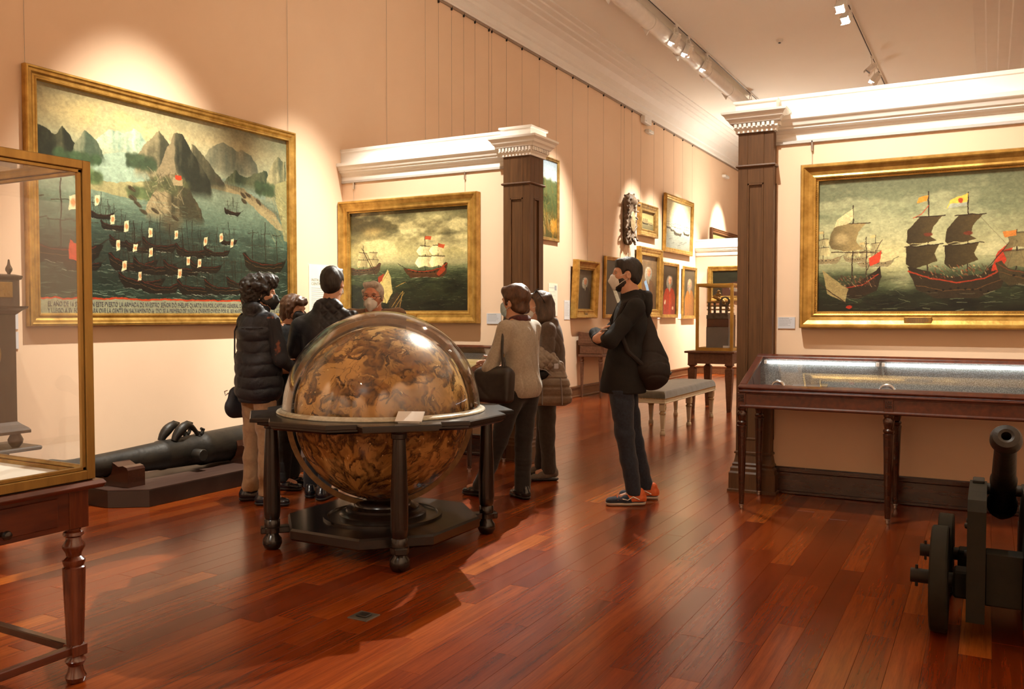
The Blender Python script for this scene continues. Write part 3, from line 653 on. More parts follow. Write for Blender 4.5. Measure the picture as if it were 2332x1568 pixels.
def picture(name, label, group, O, u, v, n, W, H, prof, cm, frame_mat=None, tilt=0.0, scale=1.0, beads=False, plaque=None, wires=None):
    u, v, n, O = Vector(u), Vector(v), Vector(n), Vector(O)
    if tilt:
        c, s = math.cos(tilt), math.sin(tilt); v, n = v * c + n * s, n * c - v * s; O = O + n * .004
    prof = [(i * scale, h * scale) for i, h in prof]
    t = thing(name, tuple(O), label, 'painting', group)
    part('frame', frame_mesh(O, u, v, n, W, H, prof), frame_mat or GOLD, t)
    ins, hc = prof[-1][0], prof[-2][1] * .75
    canvas_mesh('canvas', O + u * (ins - .004) + v * (ins - .004) + n * hc, u, v, n, W - 2 * ins + .008, H - 2 * ins + .008, cm, t, th=hc - .003)
    if beads:                                         # beaded sight edge, one joined strip of beads
        b = MB(); i = prof[-4][0]; h = prof[-4][1]; st = .016
        for k in range(int((W - 2 * i) / st)):
            for y in (i, H - i):
                p = O + u * (i + st * (k + .5)) + v * y + n * h; b.box(p.x - .004, p.x + .004, p.y - .004, p.y + .004, p.z - .004, p.z + .004, .002)
        for k in range(int((H - 2 * i) / st)):
            for x in (i, W - i):
                p = O + v * (i + st * (k + .5)) + u * x + n * h; b.box(p.x - .004, p.x + .004, p.y - .004, p.y + .004, p.z - .004, p.z + .004, .002)
        o = part('bead_moulding', b, GOLD2, t); o['kind'] = 'stuff'
    if plaque:
        x, w, hh = plaque; m = prof[len(prof) // 2]
        p = O + u * x + v * (ins * .45) + n * (m[1] + .012); b = MB()
        L = []
        for e, d in ((0, -.012), (0, .004), (.004, .007)):
            L.append([tuple(p + u * a + v * c + n * d) for a, c in ((e - w / 2, e - hh / 2), (w / 2 - e, e - hh / 2), (w / 2 - e, hh / 2 - e), (e - w / 2, hh / 2 - e))])
        b.loops(L); q = part('name_plate', b, BRASS, t)
        b = MB()
        for r_ in range(4):
            ww = w * (.70, .84, .80, .5)[r_]; z = hh * (.26 - .17 * r_)
            for k in range(9):
                a0 = -ww / 2 + ww * k / 9; e = p + u * a0 + v * z + n * .0075
                b.loops([[tuple(e + n * d), tuple(e + u * ww / 12 + n * d), tuple(e + u * ww / 12 + v * hh * .06 + n * d), tuple(e + v * hh * .06 + n * d)] for d in (-.001, .0004)])
        l = part('engraved_lines', b, INK, q); l['kind'] = 'stuff'
    if wires:
        for x in wires[0]:
            p = O + u * x + v * (H - .02) + n * .012; b = MB(); q = Vector((p.x, p.y, wires[1])); b.tube([p, q], .0016, 6); part('hanging_wire', b, WIRE, t)
            hk = MB(); hk.box(q.x - .008, q.x + .008, q.y - .008, q.y + .008, q.z - .075, q.z + .01, .003); part('wire_hook', hk, STEEL, t)
    return t
def wall_card(name, label, group, O, u, v, n, W, H, lines, m=GREYCARD, title=None, cat='label'):
    O, u, v, n = Vector(O), Vector(u), Vector(v), Vector(n)
    b = MB(); b.loops([[tuple(O + u * a + v * c + n * d) for a, c in ((0, 0), (W, 0), (W, H), (0, H))] for d in (.002, .008)])
    t = tag(part(name, b, m), label, cat, group); b = MB()
    y = H * .86
    for k in range(lines):
        w = W * (.80 if k % 5 else .62) * (.9 + .1 * random.random()); x0 = W * .08
        while x0 < w:
            l = W * random.uniform(.04, .10); e = O + u * x0 + v * y + n * .0082
            h = min(.006, H * .4 / lines) * (1.4 if k == 0 else .8)
            b.loops([[tuple(e + n * d), tuple(e + u * l + n * d), tuple(e + u * l + v * h + n * d), tuple(e + v * h + n * d)] for d in (0, .0003)]); x0 += l + W * .018
        y -= H * .72 / max(lines, 1)
    o = part('printed_lines', b, GREYINK, t); o['kind'] = 'stuff'
    return t

# ------------------------------------------------------------------ the room
b = MB(); b.box(XW - .12, XR + .12, YB, YF, -.12, -.012); FLOOR = struct('floor', b, mat('dark_joint', (.03, .010, .005), rough=.6))
b = MB(); b.box(XW - .12, XW, YB, YF, -.12, CEIL); struct('wall_left', b, WALL)
b = MB(); b.box(XR, XR + .12, YB, YF, -.12, CEIL); struct('wall_right', b, WALL)
b = MB(); b.box(XW - .12, XR + .12, YB - .12, YB, -.12, CEIL); struct('wall_back', b, WALL)
b = MB(); b.box(XW - .12, XR + .12, YF, YF + .12, -.12, CEIL); struct('wall_far', b, WALL)
b = MB(); b.box(XW - .12, XR + .12, YB, YF, CEIL, CEIL + .12); struct('ceiling', b, CEILM)
CP = [(0, 5.475), (.03, 5.475), (.03, 5.50), (.045, 5.52), (.045, 5.60), (.075, 5.62), (.085, 5.66), (.12, 5.74), (.20, 5.82), (.30, 5.86), (.31, 5.885), (.40, 5.90), (.41, 5.925), (.50, 5.94), (.51, 5.965), (.60, 5.975), (.60, 6.0)]
b = MB(); b.loops([[(XW + o, YB, z), (XW + o, YF, z)] for o, z in CP], close=False, ring=False); struct('trim_1', b, WHITE)
b = MB(); b.loops([[(XR - o * 1.75, YB, z), (XR - o * 1.75, YF, z)] for o, z in CP], close=False, ring=False); struct('trim_2', b, WHITE)
b = MB(); b.box(XW, XW + .022, YB, YF, 5.44, 5.475, .004); struct('trim_3', b, mat('dark_rail', (.30, .22, .16), rough=.6))  # picture rail in dark brown, carries the wires
def skirting(name, segs, h=.19):
    """segs: list of (x0, x1, y0, y1, normal axis) boards"""
    b = MB()
    for x0, x1, y0, y1 in segs: b.box(x0, x1, y0, y1, 0.0, h, .006)
    o = struct(name, b, WALNUTH); return o
skirting('baseboard_left', [(XW, XW + .030, YB, YF, )[:4], (XW, XW + .045, YB, YF)[:4]][:1])
b = MB(); b.box(XW, XW + .045, YB, YF, .155, .192, .008); b.box(XW, XW + .05, YB, YF, 0, .03, .006); struct('skirting_moulding', b, WALNUTH, D.objects['baseboard_left'])
skirting('baseboard_right', [(XR - .03, XR, YB, YF)])

# floor boards along the gallery: the 300 that show largest are boards of their own
m, nt, bs = _nt('jatoba_boards')
at = N(nt, 'ShaderNodeAttribute'); at.attribute_name = 'tone'
tc = N(nt, 'ShaderNodeTexCoord'); mp = N(nt, 'ShaderNodeMapping'); mp.inputs['Scale'].default_value = (20, 0.85, 1)
cb = N(nt, 'ShaderNodeCombineXYZ'); ml = N(nt, 'ShaderNodeMath', operation='MULTIPLY'); ml.inputs[1].default_value = 57.0
nt.links.new(at.outputs['Fac'], ml.inputs[0]); nt.links.new(ml.outputs[0], cb.inputs[0]); nt.links.new(ml.outputs[0], cb.inputs[1]); nt.links.new(ml.outputs[0], cb.inputs[2])
va = N(nt, 'ShaderNodeVectorMath', operation='ADD'); nt.links.new(tc.outputs['Object'], mp.inputs[0]); nt.links.new(mp.outputs[0], va.inputs[0]); nt.links.new(cb.outputs[0], va.inputs[1])
nz = N(nt, 'ShaderNodeTexNoise', i_Scale=1.6, i_Detail=8.0, i_Roughness=.62, i_Distortion=.6); nt.links.new(va.outputs[0], nz.inputs['Vector'])
n2 = N(nt, 'ShaderNodeTexNoise', i_Scale=9.0, i_Detail=4.0, i_Roughness=.7); nt.links.new(va.outputs[0], n2.inputs['Vector'])
rt = ramp(nt, [(0, (.165, .025, .0036)), (.35, (.205, .034, .0045)), (.7, (.245, .044, .0060)), (.92, (.30, .063, .0090)), (1, (.42, .115, .019))]); nt.links.new(at.outputs['Fac'], rt.inputs[0])
rg = ramp(nt, [(.30, (.50, .44, .40)), (.5, (.95, .95, .95)), (.72, (1.25, 1.28, 1.25))]); nt.links.new(nz.outputs['Fac'], rg.inputs[0])
r3 = ramp(nt, [(.30, (.72, .68, .66)), (.55, (1, 1, 1))]); nt.links.new(n2.outputs['Fac'], r3.inputs[0])
m1 = N(nt, 'ShaderNodeMix', data_type='RGBA', blend_type='MULTIPLY'); m1.inputs[0].default_value = .75
m2 = N(nt, 'ShaderNodeMix', data_type='RGBA', blend_type='MULTIPLY'); m2.inputs[0].default_value = .7
nt.links.new(rt.outputs[0], m1.inputs[6]); nt.links.new(rg.outputs[0], m1.inputs[7]); nt.links.new(m1.outputs[2], m2.inputs[6]); nt.links.new(r3.outputs[0], m2.inputs[7])
nt.links.new(m2.outputs[2], bs.inputs['Base Color'])
rr = N(nt, 'ShaderNodeMapRange'); rr.inputs['To Min'].default_value = .17; rr.inputs['To Max'].default_value = .28
n3 = N(nt, 'ShaderNodeTexNoise', i_Scale=1.2, i_Detail=3.0); nt.links.new(tc.outputs['Object'], n3.inputs['Vector']); nt.links.new(n3.outputs['Fac'], rr.inputs['Value']); nt.links.new(rr.outputs[0], bs.inputs['Roughness'])
bs.inputs['Specular IOR Level'].default_value = .36; bs.inputs['Coat Weight'].default_value = .12; bs.inputs['Coat Roughness'].default_value = .16
bp = N(nt, 'ShaderNodeBump', i_Strength=.05, i_Distance=.004); nt.links.new(n3.outputs['Fac'], bp.inputs['Height']); nt.links.new(bp.outputs[0], bs.inputs['Normal'])
PLANKM = m
_cy, _sy = math.cos(math.radians(28.8)), math.sin(math.radians(28.8)); _cp, _sp = math.cos(math.radians(1.95)), math.sin(math.radians(1.95))
def project(x, y, z):
    dz = z - 1.42; f0 = -x * _sy + y * _cy; zz = f0 * _cp - dz * _sp
    if zz < .2: return None
    return 1166 + 1980 * (x * _cy + y * _sy) / zz, 784 - 1980 * (f0 * _sp + dz * _cp) / zz
def seen_area(x0, x1, y0, y1):
    P = []; n = 6
    ys = [y0 + (y1 - y0) * k / n for k in range(n + 1)]; A = 0
    for k in range(n):
        q = [project(*p, 0) for p in ((x0, ys[k]), (x1, ys[k]), (x1, ys[k + 1]), (x0, ys[k + 1]))]
        if None in q: continue
        cx = sum(p[0] for p in q) / 4; cyy = sum(p[1] for p in q) / 4
        if not (-20 < cx < 2352 and -20 < cyy < 1588): continue
        if y0 > 7.2 and not (cx > 1235 and cx < 1685): continue
        A += abs(sum(q[i][0] * q[i - 1][1] - q[i - 1][0] * q[i][1] for i in range(4))) / 2
    return A
rp = random.Random(5); PL = []
x = XW
while x < XR:
    y = YB - rp.random()
    while y < YF:
        l = rp.choice((.6, .9, 1.2, 1.5, 1.8)) * (.85 + .3 * rp.random()); y1 = min(y + l, YF)
        if y1 > YB: PL.append((x, min(x + .1235, XR), max(y, YB), y1, rp.random() ** 1.15, rp.uniform(0, .0006)))
        y = y1
    x += .1235
PL.sort(key=lambda p: -seen_area(*p[:4]))
def plank_mb(b, tones, p):
    x0, x1, y0, y1, t, h = p; g = .0004; e = .0006
    n0 = len(b.v)
    V = [(x0 + g, y0 + g), (x1 - g, y0 + g), (x1 - g, y1 - g), (x0 + g, y1 - g)]; I = [(x0 + g + e, y0 + g + e), (x1 - g - e, y0 + g + e), (x1 - g - e, y1 - g - e), (x0 + g + e, y1 - g - e)]
    b.loops([[(a, c, -.012) for a, c in V], [(a, c, h - .0006 - .0006) for a, c in V], [(a, c, h - .0006) for a, c in I]], close=False)
    b.f.append(tuple(n0 + 8 + k for k in range(4))); tones += [t] * (len(b.v) - n0)
def set_tone(me, tones):
    a = me.attributes.new('tone', 'FLOAT', 'POINT'); a.data.foreach_set('value', tones)
for p in PL[:300]:
    b = MB(); t = []; plank_mb(b, t, p); me = b.mesh('plank'); set_tone(me, t); link('plank', me, PLANKM, FLOOR)
b = MB(); t = []
for p in PL[300:]: plank_mb(b, t, p)
me = b.mesh('further_planks'); set_tone(me, t); o = link('further_planks', me, PLANKM, FLOOR); o['kind'] = 'stuff'

def partition(name, x0, x1, yf, yb, zr, zt, pil, far=False):
    """partition wall with its white entablature and, at one end, a panelled wooden pillar"""
    b = MB(); b.box(x0, x1, yf, yb, -.01, zr + .05); W = struct(name, b, WALL)
    H = zt - zr; E = [(.0, 0), (.012, .0), (.012, .05), (.02, .065), (.02, .155), (.035, .17), (.05, .22), (.085, .24), (.10, .25), (.10, .29), (.125, .31), (.145, .39), (.17, .42), (.18, .44), (.18, .53), (.04, .56), (.04, .90), (.055, .92), (.055, 1.0)]
    b = MB(); b.stack(x0, x1, yf, yb, [(o * .55 if o > .015 else o, zr + H * q) for o, q in E]); part('entablature', b, WHITE, W)
    b = MB(); b.box(x0, x1, yf - .020, yf, zr - .028, zr, .004); part('picture_rail', b, mat('grey_rail', (.52, .49, .46), rough=.4), W)
    if not far:
        b = MB(); b.box(x0, x1, yf - .022, yf, 0, .20, .006); b.box(x0, x1, yf - .034, yf, .17, .215, .008); b.box(x0, x1, yf - .034, yf, 0, .03, .006)
        part('skirting_board', b, DMAHOG, W)
    else:
        b = MB(); b.box(x0, x1, yf - .03, yf, 0, .19, .006); b.box(x0, x1, yf - .045, yf, .155, .192, .008); part('skirting_board', b, WALNUTH, W); return W
    px0, px1, py0, py1, zc, ztop = pil
    b = MB(); b.box(px0 + .012, px1 - .012, py0 + .012, py1 - .012, 0, zc); S = part('pillar', b, WALNUT, W)
    b = MB(); sw = .075
    def face(axis, at, sgn, a0, a1):                     # stiles and rails laid on the shaft leave the panel recessed
        def bx(p0, p1, z0, z1, d0=0, d1=.0125):
            c, d = (at + sgn * d0, at + sgn * d1)
            if axis == 'y': b.box(p0, p1, c, d, z0, z1, .002)
            else: b.box(c, d, p0, p1, z0, z1, .002)
        bx(a0, a0 + sw, 0, zc - .001); bx(a1 - sw, a1, 0, zc - .001); bx(a0 + sw, a1 - sw, 0, .42); bx(a0 + sw, a1 - sw, zc - .40, zc - .001)
        for q0, q1, z0, z1 in ((a0 + sw, a1 - sw, .42, .435), (a0 + sw, a1 - sw, zc - .415, zc - .40), (a0 + sw, a0 + sw + .014, .42, zc - .40), (a1 - sw - .014, a1 - sw, .42, zc - .40)): bx(q0, q1, z0, z1, 0, .0165)
    face('y', py0 + .0125, -1, px0, px1); face('y', py1 - .0125, 1, px0, px1); face('x', px1 - .0125, 1, py0 + .0126, py1 - .0126); face('x', px0 + .0125, -1, py0 + .0126, py1 - .0126)
    part('panel_moulding', b, WALNUT, S)
    b = MB(); b.stack(px0, px1, py0, py1, [(.0, zc - .275), (.012, zc - .272), (.018, zc - .262), (.012, zc - .252), (0, zc - .249)]); part('neck_moulding', b, WALNUT, S)
    b = MB(); b.stack(px0, px1, py0, py1, [(0, 0), (.055, 0), (.055, .018), (.045, .025), (.045, .15), (.035, .165), (.035, .19), (.02, .205), (.024, .222), (.012, .235), (.0, .30), (.010, .305), (.010, .318), (0, .325)]); part('plinth', b, WALNUT, S)
    q = (ztop - zc) / .30
    b = MB(); b.stack(px0, px1, py0, py1, [(0, zc), (.018, zc), (.018, zc + .02 * q), (.030, zc + .035 * q), (.034, zc + .04 * q), (.034, zc + .085 * q), (.056, zc + .087 * q), (.066, zc + .11 * q), (.082, zc + .125 * q), (.092, zc + .15 * q), (.112, zc + .17 * q), (.115, zc + .19 * q), (.02, zc + .20 * q), (.02, zc + .275 * q), (.035, zc + .28 * q), (.035, zc + .30 * q)]); K = part('capital', b, WHITE, W)
    z0, z1 = zc + .045 * q, zc + .083 * q; st = .036
    b = MB(); b.box(-.011, .011, -.009, .009, z0, z1, .002); me = b.mesh('dentil')
    def dent(x, y, r):
        o = link('dentil', me, WHITE, K); o.location = (x, y, 0); o.rotation_euler.z = r
    n = int((px1 - px0 + .07) / st)
    for k in range(n): dent(px0 - .03 + st * (k + .5), py0 - .043, 0)
    n = int((py1 - py0 + .07) / st)
    for k in range(n): dent(px1 + .043, py0 - .03 + st * (k + .5), math.pi / 2)
    return W
partition('wall_partition_left', XW, -4.02, 7.53, 7.66, 2.885, 3.225, (-4.165, -3.875, 7.40, 7.69, 2.945, 3.225))
partition('wall_partition_right', -1.70, XR, 7.10, 7.23, 2.785, 3.135, (-1.785, -1.508, 7.00, 7.29, 2.862, 3.11))
partition('wall_partition_far', XW, -4.2, 20.65, 20.80, 2.86, 3.235, None, far=True)

# ------------------------------------------------------------------ pictures
UL, NL, UP, UF, NF = (0, 1, 0), (1, 0, 0), (0, 0, 1), (1, 0, 0), (0, -1, 0)
bigm = harbour().material('harbour_painting', gain=1.08, warp=2.6)
t = picture('harbour_painting', 'huge gold framed painting of a mountain harbour full of dark ships with white flags', None, (XW, 3.915, 1.335), UL, UP, NL, 2.83, 1.93, [(i, h) for i, h in P_WIDE], bigm)
cv = [o for o in t.children if o.name.startswith('canvas')][0]
for k, s in enumerate(('EL AÑO DE 16 SVRGIO EN ESTE PVERTO LA ARMADA DE NVESTRO SEÑOR DÕ PHELIPE QVARTO IVA POR CAPITAN GENERAL DON LOPE DE HOCES Y CORDOVA',
                       'Y LLEGO A SV FONDO PARA QVE LA GENTE EN SALVAMENTO I6  DIO SE A PRIMERO DE IVLIO A QVIENTE QVEDO POR EL REI NVESTRO SEÑOR Y SE PERDIO LA PLAZA')):
    text('inscription', s, .055, INK, cv, (XW + .0185, 4.08, 1.488 - .052 * k), UL, UP, width=2.46)
for o in list(cv.children): o['kind'] = 'stuff'
picture('storm_painting', 'gold framed painting of white sailed ships in a storm on the left partition', None, (-6.262, 7.53, 1.335), UF, UP, NF, 1.765, 1.315, P_DEEP, storm().material('storm_painting', gain=1.15), beads=True, plaque=(.93, .20, .055), wires=((.16, 1.585), 2.86))
picture('battle_painting', 'gold framed painting of a sea battle between big warships, above the long display case', None, (-1.305, 7.10, 1.318), UF, UP, NF, 1.95, 1.26, P_DEEP, battle().material('battle_painting', gain=1.22), beads=True, plaque=(.84, .185, .055), wires=((.07, 1.85), 2.765))
picture('valley_painting', 'tall painting of green hills and golden rocks, half hidden behind the left pillar', None, (XW, 11.90, 2.61), UL, UP, NL, 1.06, 1.34, P_SLIM, valley().material('valley_painting'), GOLD2)
FR = [  # far portraits on the long wall: y0, y1, z0, z1, profile, scale, tilt
    ('portrait_painting', 'portrait in a deep tilted frame, man with long white curls, dark coat and pink cravat', 13.44, 14.36, 1.365, 2.365, P_DEEP, 1.25, .05, portrait(2, (.17, .15, .13), None, (.70, .68, .60), (.24, .20, .15), None, .55)),
    ('portrait_painting', 'portrait hung behind the head of the man with the backpack', 14.85, 16.15, 1.36, 2.505, P_SLIM, 1.3, .02, portrait(4, (.13, .11, .09), (.62, .60, .52), (.60, .56, .46), (.17, .15, .10))),
    ('portrait_painting', 'tallest portrait, man with a pale blue sash in a frame edged with gilded beading', 16.50, 17.86, 1.365, 2.80, P_WIDE, 1.75, .02, portrait(6, (.30, .20, .12), (.42, .52, .62), (.66, .62, .54), (.30, .23, .15))),
    ('portrait_painting', 'portrait of a man in a red coat with white lace cuffs', 18.02, 19.13, 1.355, 2.57, P_SLIM, 1.35, .02, portrait(8, (.48, .11, .05), None, (.55, .50, .42), (.15, .11, .07), (.56, .14, .06))),
    ('portrait_painting', 'narrow portrait with an orange cloak, last one before the far partition', 19.50, 20.50, 1.325, 2.55, P_SLIM, 1.35, .02, portrait(10, (.46, .28, .11), None, (.60, .50, .40), (.20, .17, .12), None, .55)),
]
for i, (nm, lb, y0, y1, z0, z1, pr, sc, tl, cv) in enumerate(FR):
    picture(nm, lb, 'portraits on the long wall', (XW, y0, z0), UL, UP, NL, y1 - y0, z1 - z0, pr, cv.material('portrait_%d' % i, warp=1.0), GOLD, tilt=tl, scale=sc, beads=(i == 2), plaque=((y1 - y0) / 2, .14, .06) if i == 0 else None)
picture('small_ship_painting', 'small dark gold framed painting of two ships, next to the carved shield', None, (XW, 16.62, 3.03), UL, UP, NL, 1.06, .655, P_WIDE, small_ship().material('small_ship_painting'), GOLD2, scale=1.5)
picture('pale_fleet_painting', 'large pale painting of many anchored ships in a thin gold frame, highest in the row', None, (XW, 18.14, 2.80), UL, UP, NL, 2.0, 1.26, P_SLIM, pale_fleet().material('pale_fleet_painting'), GOLD, scale=1.9, tilt=.02)
picture('upper_far_painting', 'brown framed picture showing its top over the far partition', None, (XW, 21.80, 2.30), UL, UP, NL, 2.9, 1.34, P_WIDE, small_ship().material('upper_far_painting'), WALNUTH, scale=1.3)
picture('dark_portrait_painting', 'dark gold framed painting of a white haired head behind the glass topped machine case', None, (-5.96, 20.65, 1.75), UF, UP, NF, 1.25, .83, P_WIDE, portrait(12, (.20, .10, .07), None, (.70, .66, .60), (.10, .10, .06), None, .62, .62).material('dark_portrait_painting'), GOLD, scale=1.2)
for yy in (3.94, 6.68, 8.33, 9.13, 9.43, 9.74, 10.04, 10.33, 10.71, 10.79, 11.22, 11.7, 12.28, 12.89, 13.52, 14.16, 14.86, 15.72, 15.9, 16.3, 16.8, 17.59, 18.21, 18.9, 19.53, 20.28):
    zb = {3.94: 3.24, 6.68: 3.24, 12.28: 3.93, 12.89: 3.93, 13.52: 2.34, 14.16: 2.34, 14.86: 2.2, 15.72: 2.51, 15.9: 2.51, 16.3: 3.86, 16.8: 3.69, 17.59: 3.69, 18.21: 2.57, 18.9: 4.07, 19.53: 4.07, 20.28: 4.07}.get(yy, 2.4)
    b = MB(); b.tube([(XW + .010, yy, zb), (XW + .010, yy, 5.45)], .0016, 5)
    o = tag(part('picture_wire', b, WIRE), 'thin steel picture wire hanging from the rail high on the long pink wall', 'wire', 'picture wires on the long wall')
    b = MB(); b.box(XW, XW + .025, yy - .007, yy + .007, 5.41, 5.46, .003); part('wire_hook', b, IRON, o)

# wall texts and cards
CG = 'wall cards'
t = wall_card('wall_text_panel', 'cream panel headed INSTRUMENTOS CIENTÍFICOS, right of the huge harbour painting', None, (XW, 6.975, 1.30), UL, UP, NL, .48, .65, 0, mat('cream_panel', (.80, .76, .62), rough=.6), cat='sign')
for o in list(t.children): D.objects.remove(o)
text('heading', 'INSTRUMENTOS\nCIENTÍFICOS', .040, INK, t, (XW + .0085, 7.01, 1.775), UL, UP)
text('emblem_letters', 'M N', .03, GREYINK, t, (XW + .0085, 7.17, 1.855), UL, UP)
b = MB(); Mx = Matrix.Translation((XW + .008, 7.195, 1.895)) @ Matrix.Rotation(math.pi / 2, 4, 'Y')
for r0, r1 in ((.018, .021), (.006, .009)): b.lathe([(r0, 0), (r1, 0), (r1, .0006), (r0, .0006), (r0, 0)], 20, Mx, closed=False)
part('emblem', b, GREYINK, t)
b = MB()
for k in range(17):
    z = 1.70 - k * .021; w = .40 if k % 6 != 5 else .2; b.box(XW + .008, XW + .0085, 7.01, 7.01 + w * random.uniform(.9, 1), z, z + .006)
o = part('printed_lines', b, GREYINK, t); o['kind'] = 'stuff'
t = wall_card('wall_text_panel', 'cream text panel with a small portrait, beyond the left pillar', None, (XW, 12.62, 1.40), UL, UP, NL, .33, .53, 6, mat('cream_panel', (.8, .76, .62)), cat='sign')
b = MB(); b.box(XW + .008, XW + .0086, 12.84, 12.91, 1.82, 1.90); part('printed_figure', b, GREYINK, t)
wall_card('wall_card', 'tall white information card left of the first tilted portrait', CG, (XW, 13.215, 1.34), UL, UP, NL, .215, .325, 12, CARD)
for k, (z, w) in enumerate(((1.475, 'uppermost'), (1.335, 'middle'), (1.19, 'lowest'))):
    wall_card('wall_card', '%s of three small grey cards beside the bracket clock' % w, CG, (XW, 3.70, z - .02), UL, UP, NL, .155, .125, 4)
wall_card('wall_card', 'pale grey card on the left partition, at the face of the woman in grey', CG, (-4.185 - .24, 7.53, 1.33), UF, UP, NF, .165, .105, 6)
wall_card('wall_card', 'pale grey card under the right pillar, left of the sea battle', CG, (-1.482, 7.10, 1.312), UF, UP, NF, .132, .09, 7)
for y0, lb in ((17.85, 'tiny white card peeping under the frame of the tallest portrait'), (19.28, 'tiny white card between the red coat portrait and the narrow portrait')):
    wall_card('wall_card', lb, CG, (XW, y0, 1.33), UL, UP, NL, .26, .11, 3, CARD)

# ------------------------------------------------------------------ ceiling: tracks, lamps, trough
def track(name, x, y0, y1, label):
    t = thing(name, (x, y0, CEIL), label, 'track', 'ceiling tracks')
    b = MB(); b.box(x - .018, x + .018, y0, y1, CEIL - .035, CEIL, .003); part('rail_housing', b, WPLAST, t)
    b = MB(); b.box(x - .007, x + .007, y0, y1, CEIL - .037, CEIL - .034); part('power_slot', b, IRON, t)
track('lighting_track', TR1, -4, 18.9, 'ceiling lighting track beside the long white reflector')
track('lighting_track', TR2, -4, 24, 'single ceiling lighting track over the right hand side of the gallery')
def lamp(pos, target, label, lit=True):
    x, y, z = pos; t = thing('track_spotlight', (x, y, CEIL - .036), label, 'spotlight', 'track spotlights')
    b = MB(); b.box(x - .016, x + .016, y - .05, y + .05, CEIL - .075, CEIL - .036, .004); part('adapter', b, WPLAST, t)
    d = (Vector(target) - Vector((x, y, z + .1))).normalized(); c = Vector((x, y, CEIL - .24))
    R = d.to_track_quat('-Z', 'Y').to_matrix().to_4x4(); M = Matrix.Translation(c) @ R
    b = MB()
    for s in (-1, 1):
        q = c + (R @ Vector((s * .072, 0, 0))); b.tube([(x, y, CEIL - .072), (x + (q.x - x) * .9, y + (q.y - y) * .9, CEIL - .10), tuple(q)], .0075, 6)
    part('yoke', b, WPLAST, t)
    b = MB(); b.box(-.065, .065, -.05, .05, -.085, .055, .008, M); b.box(-.045, .045, -.035, .035, .055, .09, .006, M); h = part('lamp_head', b, WPLAST, t)
    b = MB(); b.box(-.056, .056, -.042, .042, -.0875, -.0845, 0, M); part('lens', b, LENS if lit else IRON, h)
    for s in (-1, 1):
        b = MB(); b.box(-.065, .065, s * .052, s * .056, -.135, -.06, .002, M @ Matrix.Rotation(.0, 4, 'X')); part('barn_door', b, WPLAST, h)
NTH = iter(('first', 'second', 'third', 'fourth', 'fifth', 'sixth', 'seventh', 'eighth', 'ninth', 'tenth', 'eleventh', 'twelfth', 'thirteenth', 'fourteenth', 'fifteenth', 'sixteenth', 'seventeenth', 'eighteenth', 'nineteenth', 'twentieth', 'twenty-first', 'twenty-second'))
LT = [((TR1, 13.35, 5.72), (XW, 13.6, 2.6), 'white track spotlight over the reflector, nearest of the pair in the middle'), ((TR1, 14.0, 5.72), (XW, 14.3, 2.0), 'white track spotlight over the reflector, further of the pair in the middle'),
      ((TR1, 15.05, 5.72), (XW, 15.3, 2.6), 'lone white track spotlight further along the reflector'), ((TR1, 18.2, 5.72), (XW, 18.3, 2.6), 'white track spotlight at the far end of the reflector, over the right pillar'),
      ((TR2, 13.55, 5.72), (-3.2, 9.0, .5), 'brightly lit track spotlight at the top edge, nearer of two'), ((TR2, 13.05, 5.72), (-3.0, 7.6, .6), 'brightly lit track spotlight at the top edge, further of two'),
      ((TR2, 16.6, 5.72), (-4.6, 16.4, 3.0), 'white track spotlight with black front on the right track'), ((TR2, 17.3, 5.72), (-4.6, 18.3, 2.0), 'white track spotlight just above the white beam on the right track')]
for p, tg, lb in LT: lamp(p, tg, lb, lit=('black' not in lb))
t = thing('reflector_trough', (TR1 - .2, 10, CEIL), 'long white half round light reflector in sections along the ceiling', 'light')
xc, zc = TR1 - .19, CEIL - .17
for k in range(7):
    y0 = 8.1 + k * 1.5; y1 = y0 + 1.48
    b = MB(); L0 = []; L1 = []
    for q in range(13):
        a = math.radians(200 + 140 * q / 12 + 60); L0.append((xc + .13 * math.cos(a), zc + .13 * math.sin(a)))
    O = [(px, pz) for px, pz in L0]; I = [(xc + (px - xc) * .95, zc + (pz - zc) * .95) for px, pz in reversed(L0)]
    b.loops([[(px, y, pz) for px, pz in O + I] for y in (y0, y1)]); part('reflector', b, WPLAST, t, smooth='auto')
    b = MB(); b.tube([(xc + .02, y0 + .05, zc + .055), (xc + .02, y1 - .05, zc + .055)], .055, 14); part('lamp_tube', b, WPLAST, t, smooth='auto')
    b = MB(); b.loops([[(xc - .11, y, zc - .06), (xc - .02, y, zc - .20), (xc + .05, y, zc - .06)] for y in (y0 - .01, y0 + .012)]); part('end_bracket', b, WPLAST, t)
    b = MB(); b.box(xc - .012, xc + .012, y0 + .3, y0 + .33, zc, CEIL, .002); part('hanger', b, WPLAST, t)
b = MB(); b.lathe([(.055, 0), (.055, -.02), (.048, -.035), (.03, -.05), (.0, -.052)], 20, Matrix.Translation((-3.15, 14.98, CEIL))); t = tag(part('smoke_detector', b, WPLAST, None, 'auto'), 'small round white smoke detector on the ceiling', 'detector')
b = MB(); b.lathe([(.02, -.05), (.02, -.062), (.0, -.064)], 12, Matrix.Translation((-3.15, 14.98, CEIL))); part('sensor', b, IRON, t)
for y0, y1, z0, z1, lb in ((16.79, 17.20, 5.31, 5.45, 'larger white alarm box high on the long wall by the cornice'), (17.05, 17.34, 5.15, 5.22, 'smaller white alarm box just below the larger one'), (22.9, 23.3, 5.05, 5.12, 'white alarm box high on the wall beyond the far partition')):
    b = MB(); b.box(XW, XW + .10, y0, y1, z0, z1, .012); t = tag(part('alarm_box', b, WPLAST), lb, 'alarm')
    b = MB(); b.box(XW + .098, XW + .103, y0 + .05, y0 + .10, z0 + .03, z0 + .05, .001); part('indicator', b, STEEL, t)

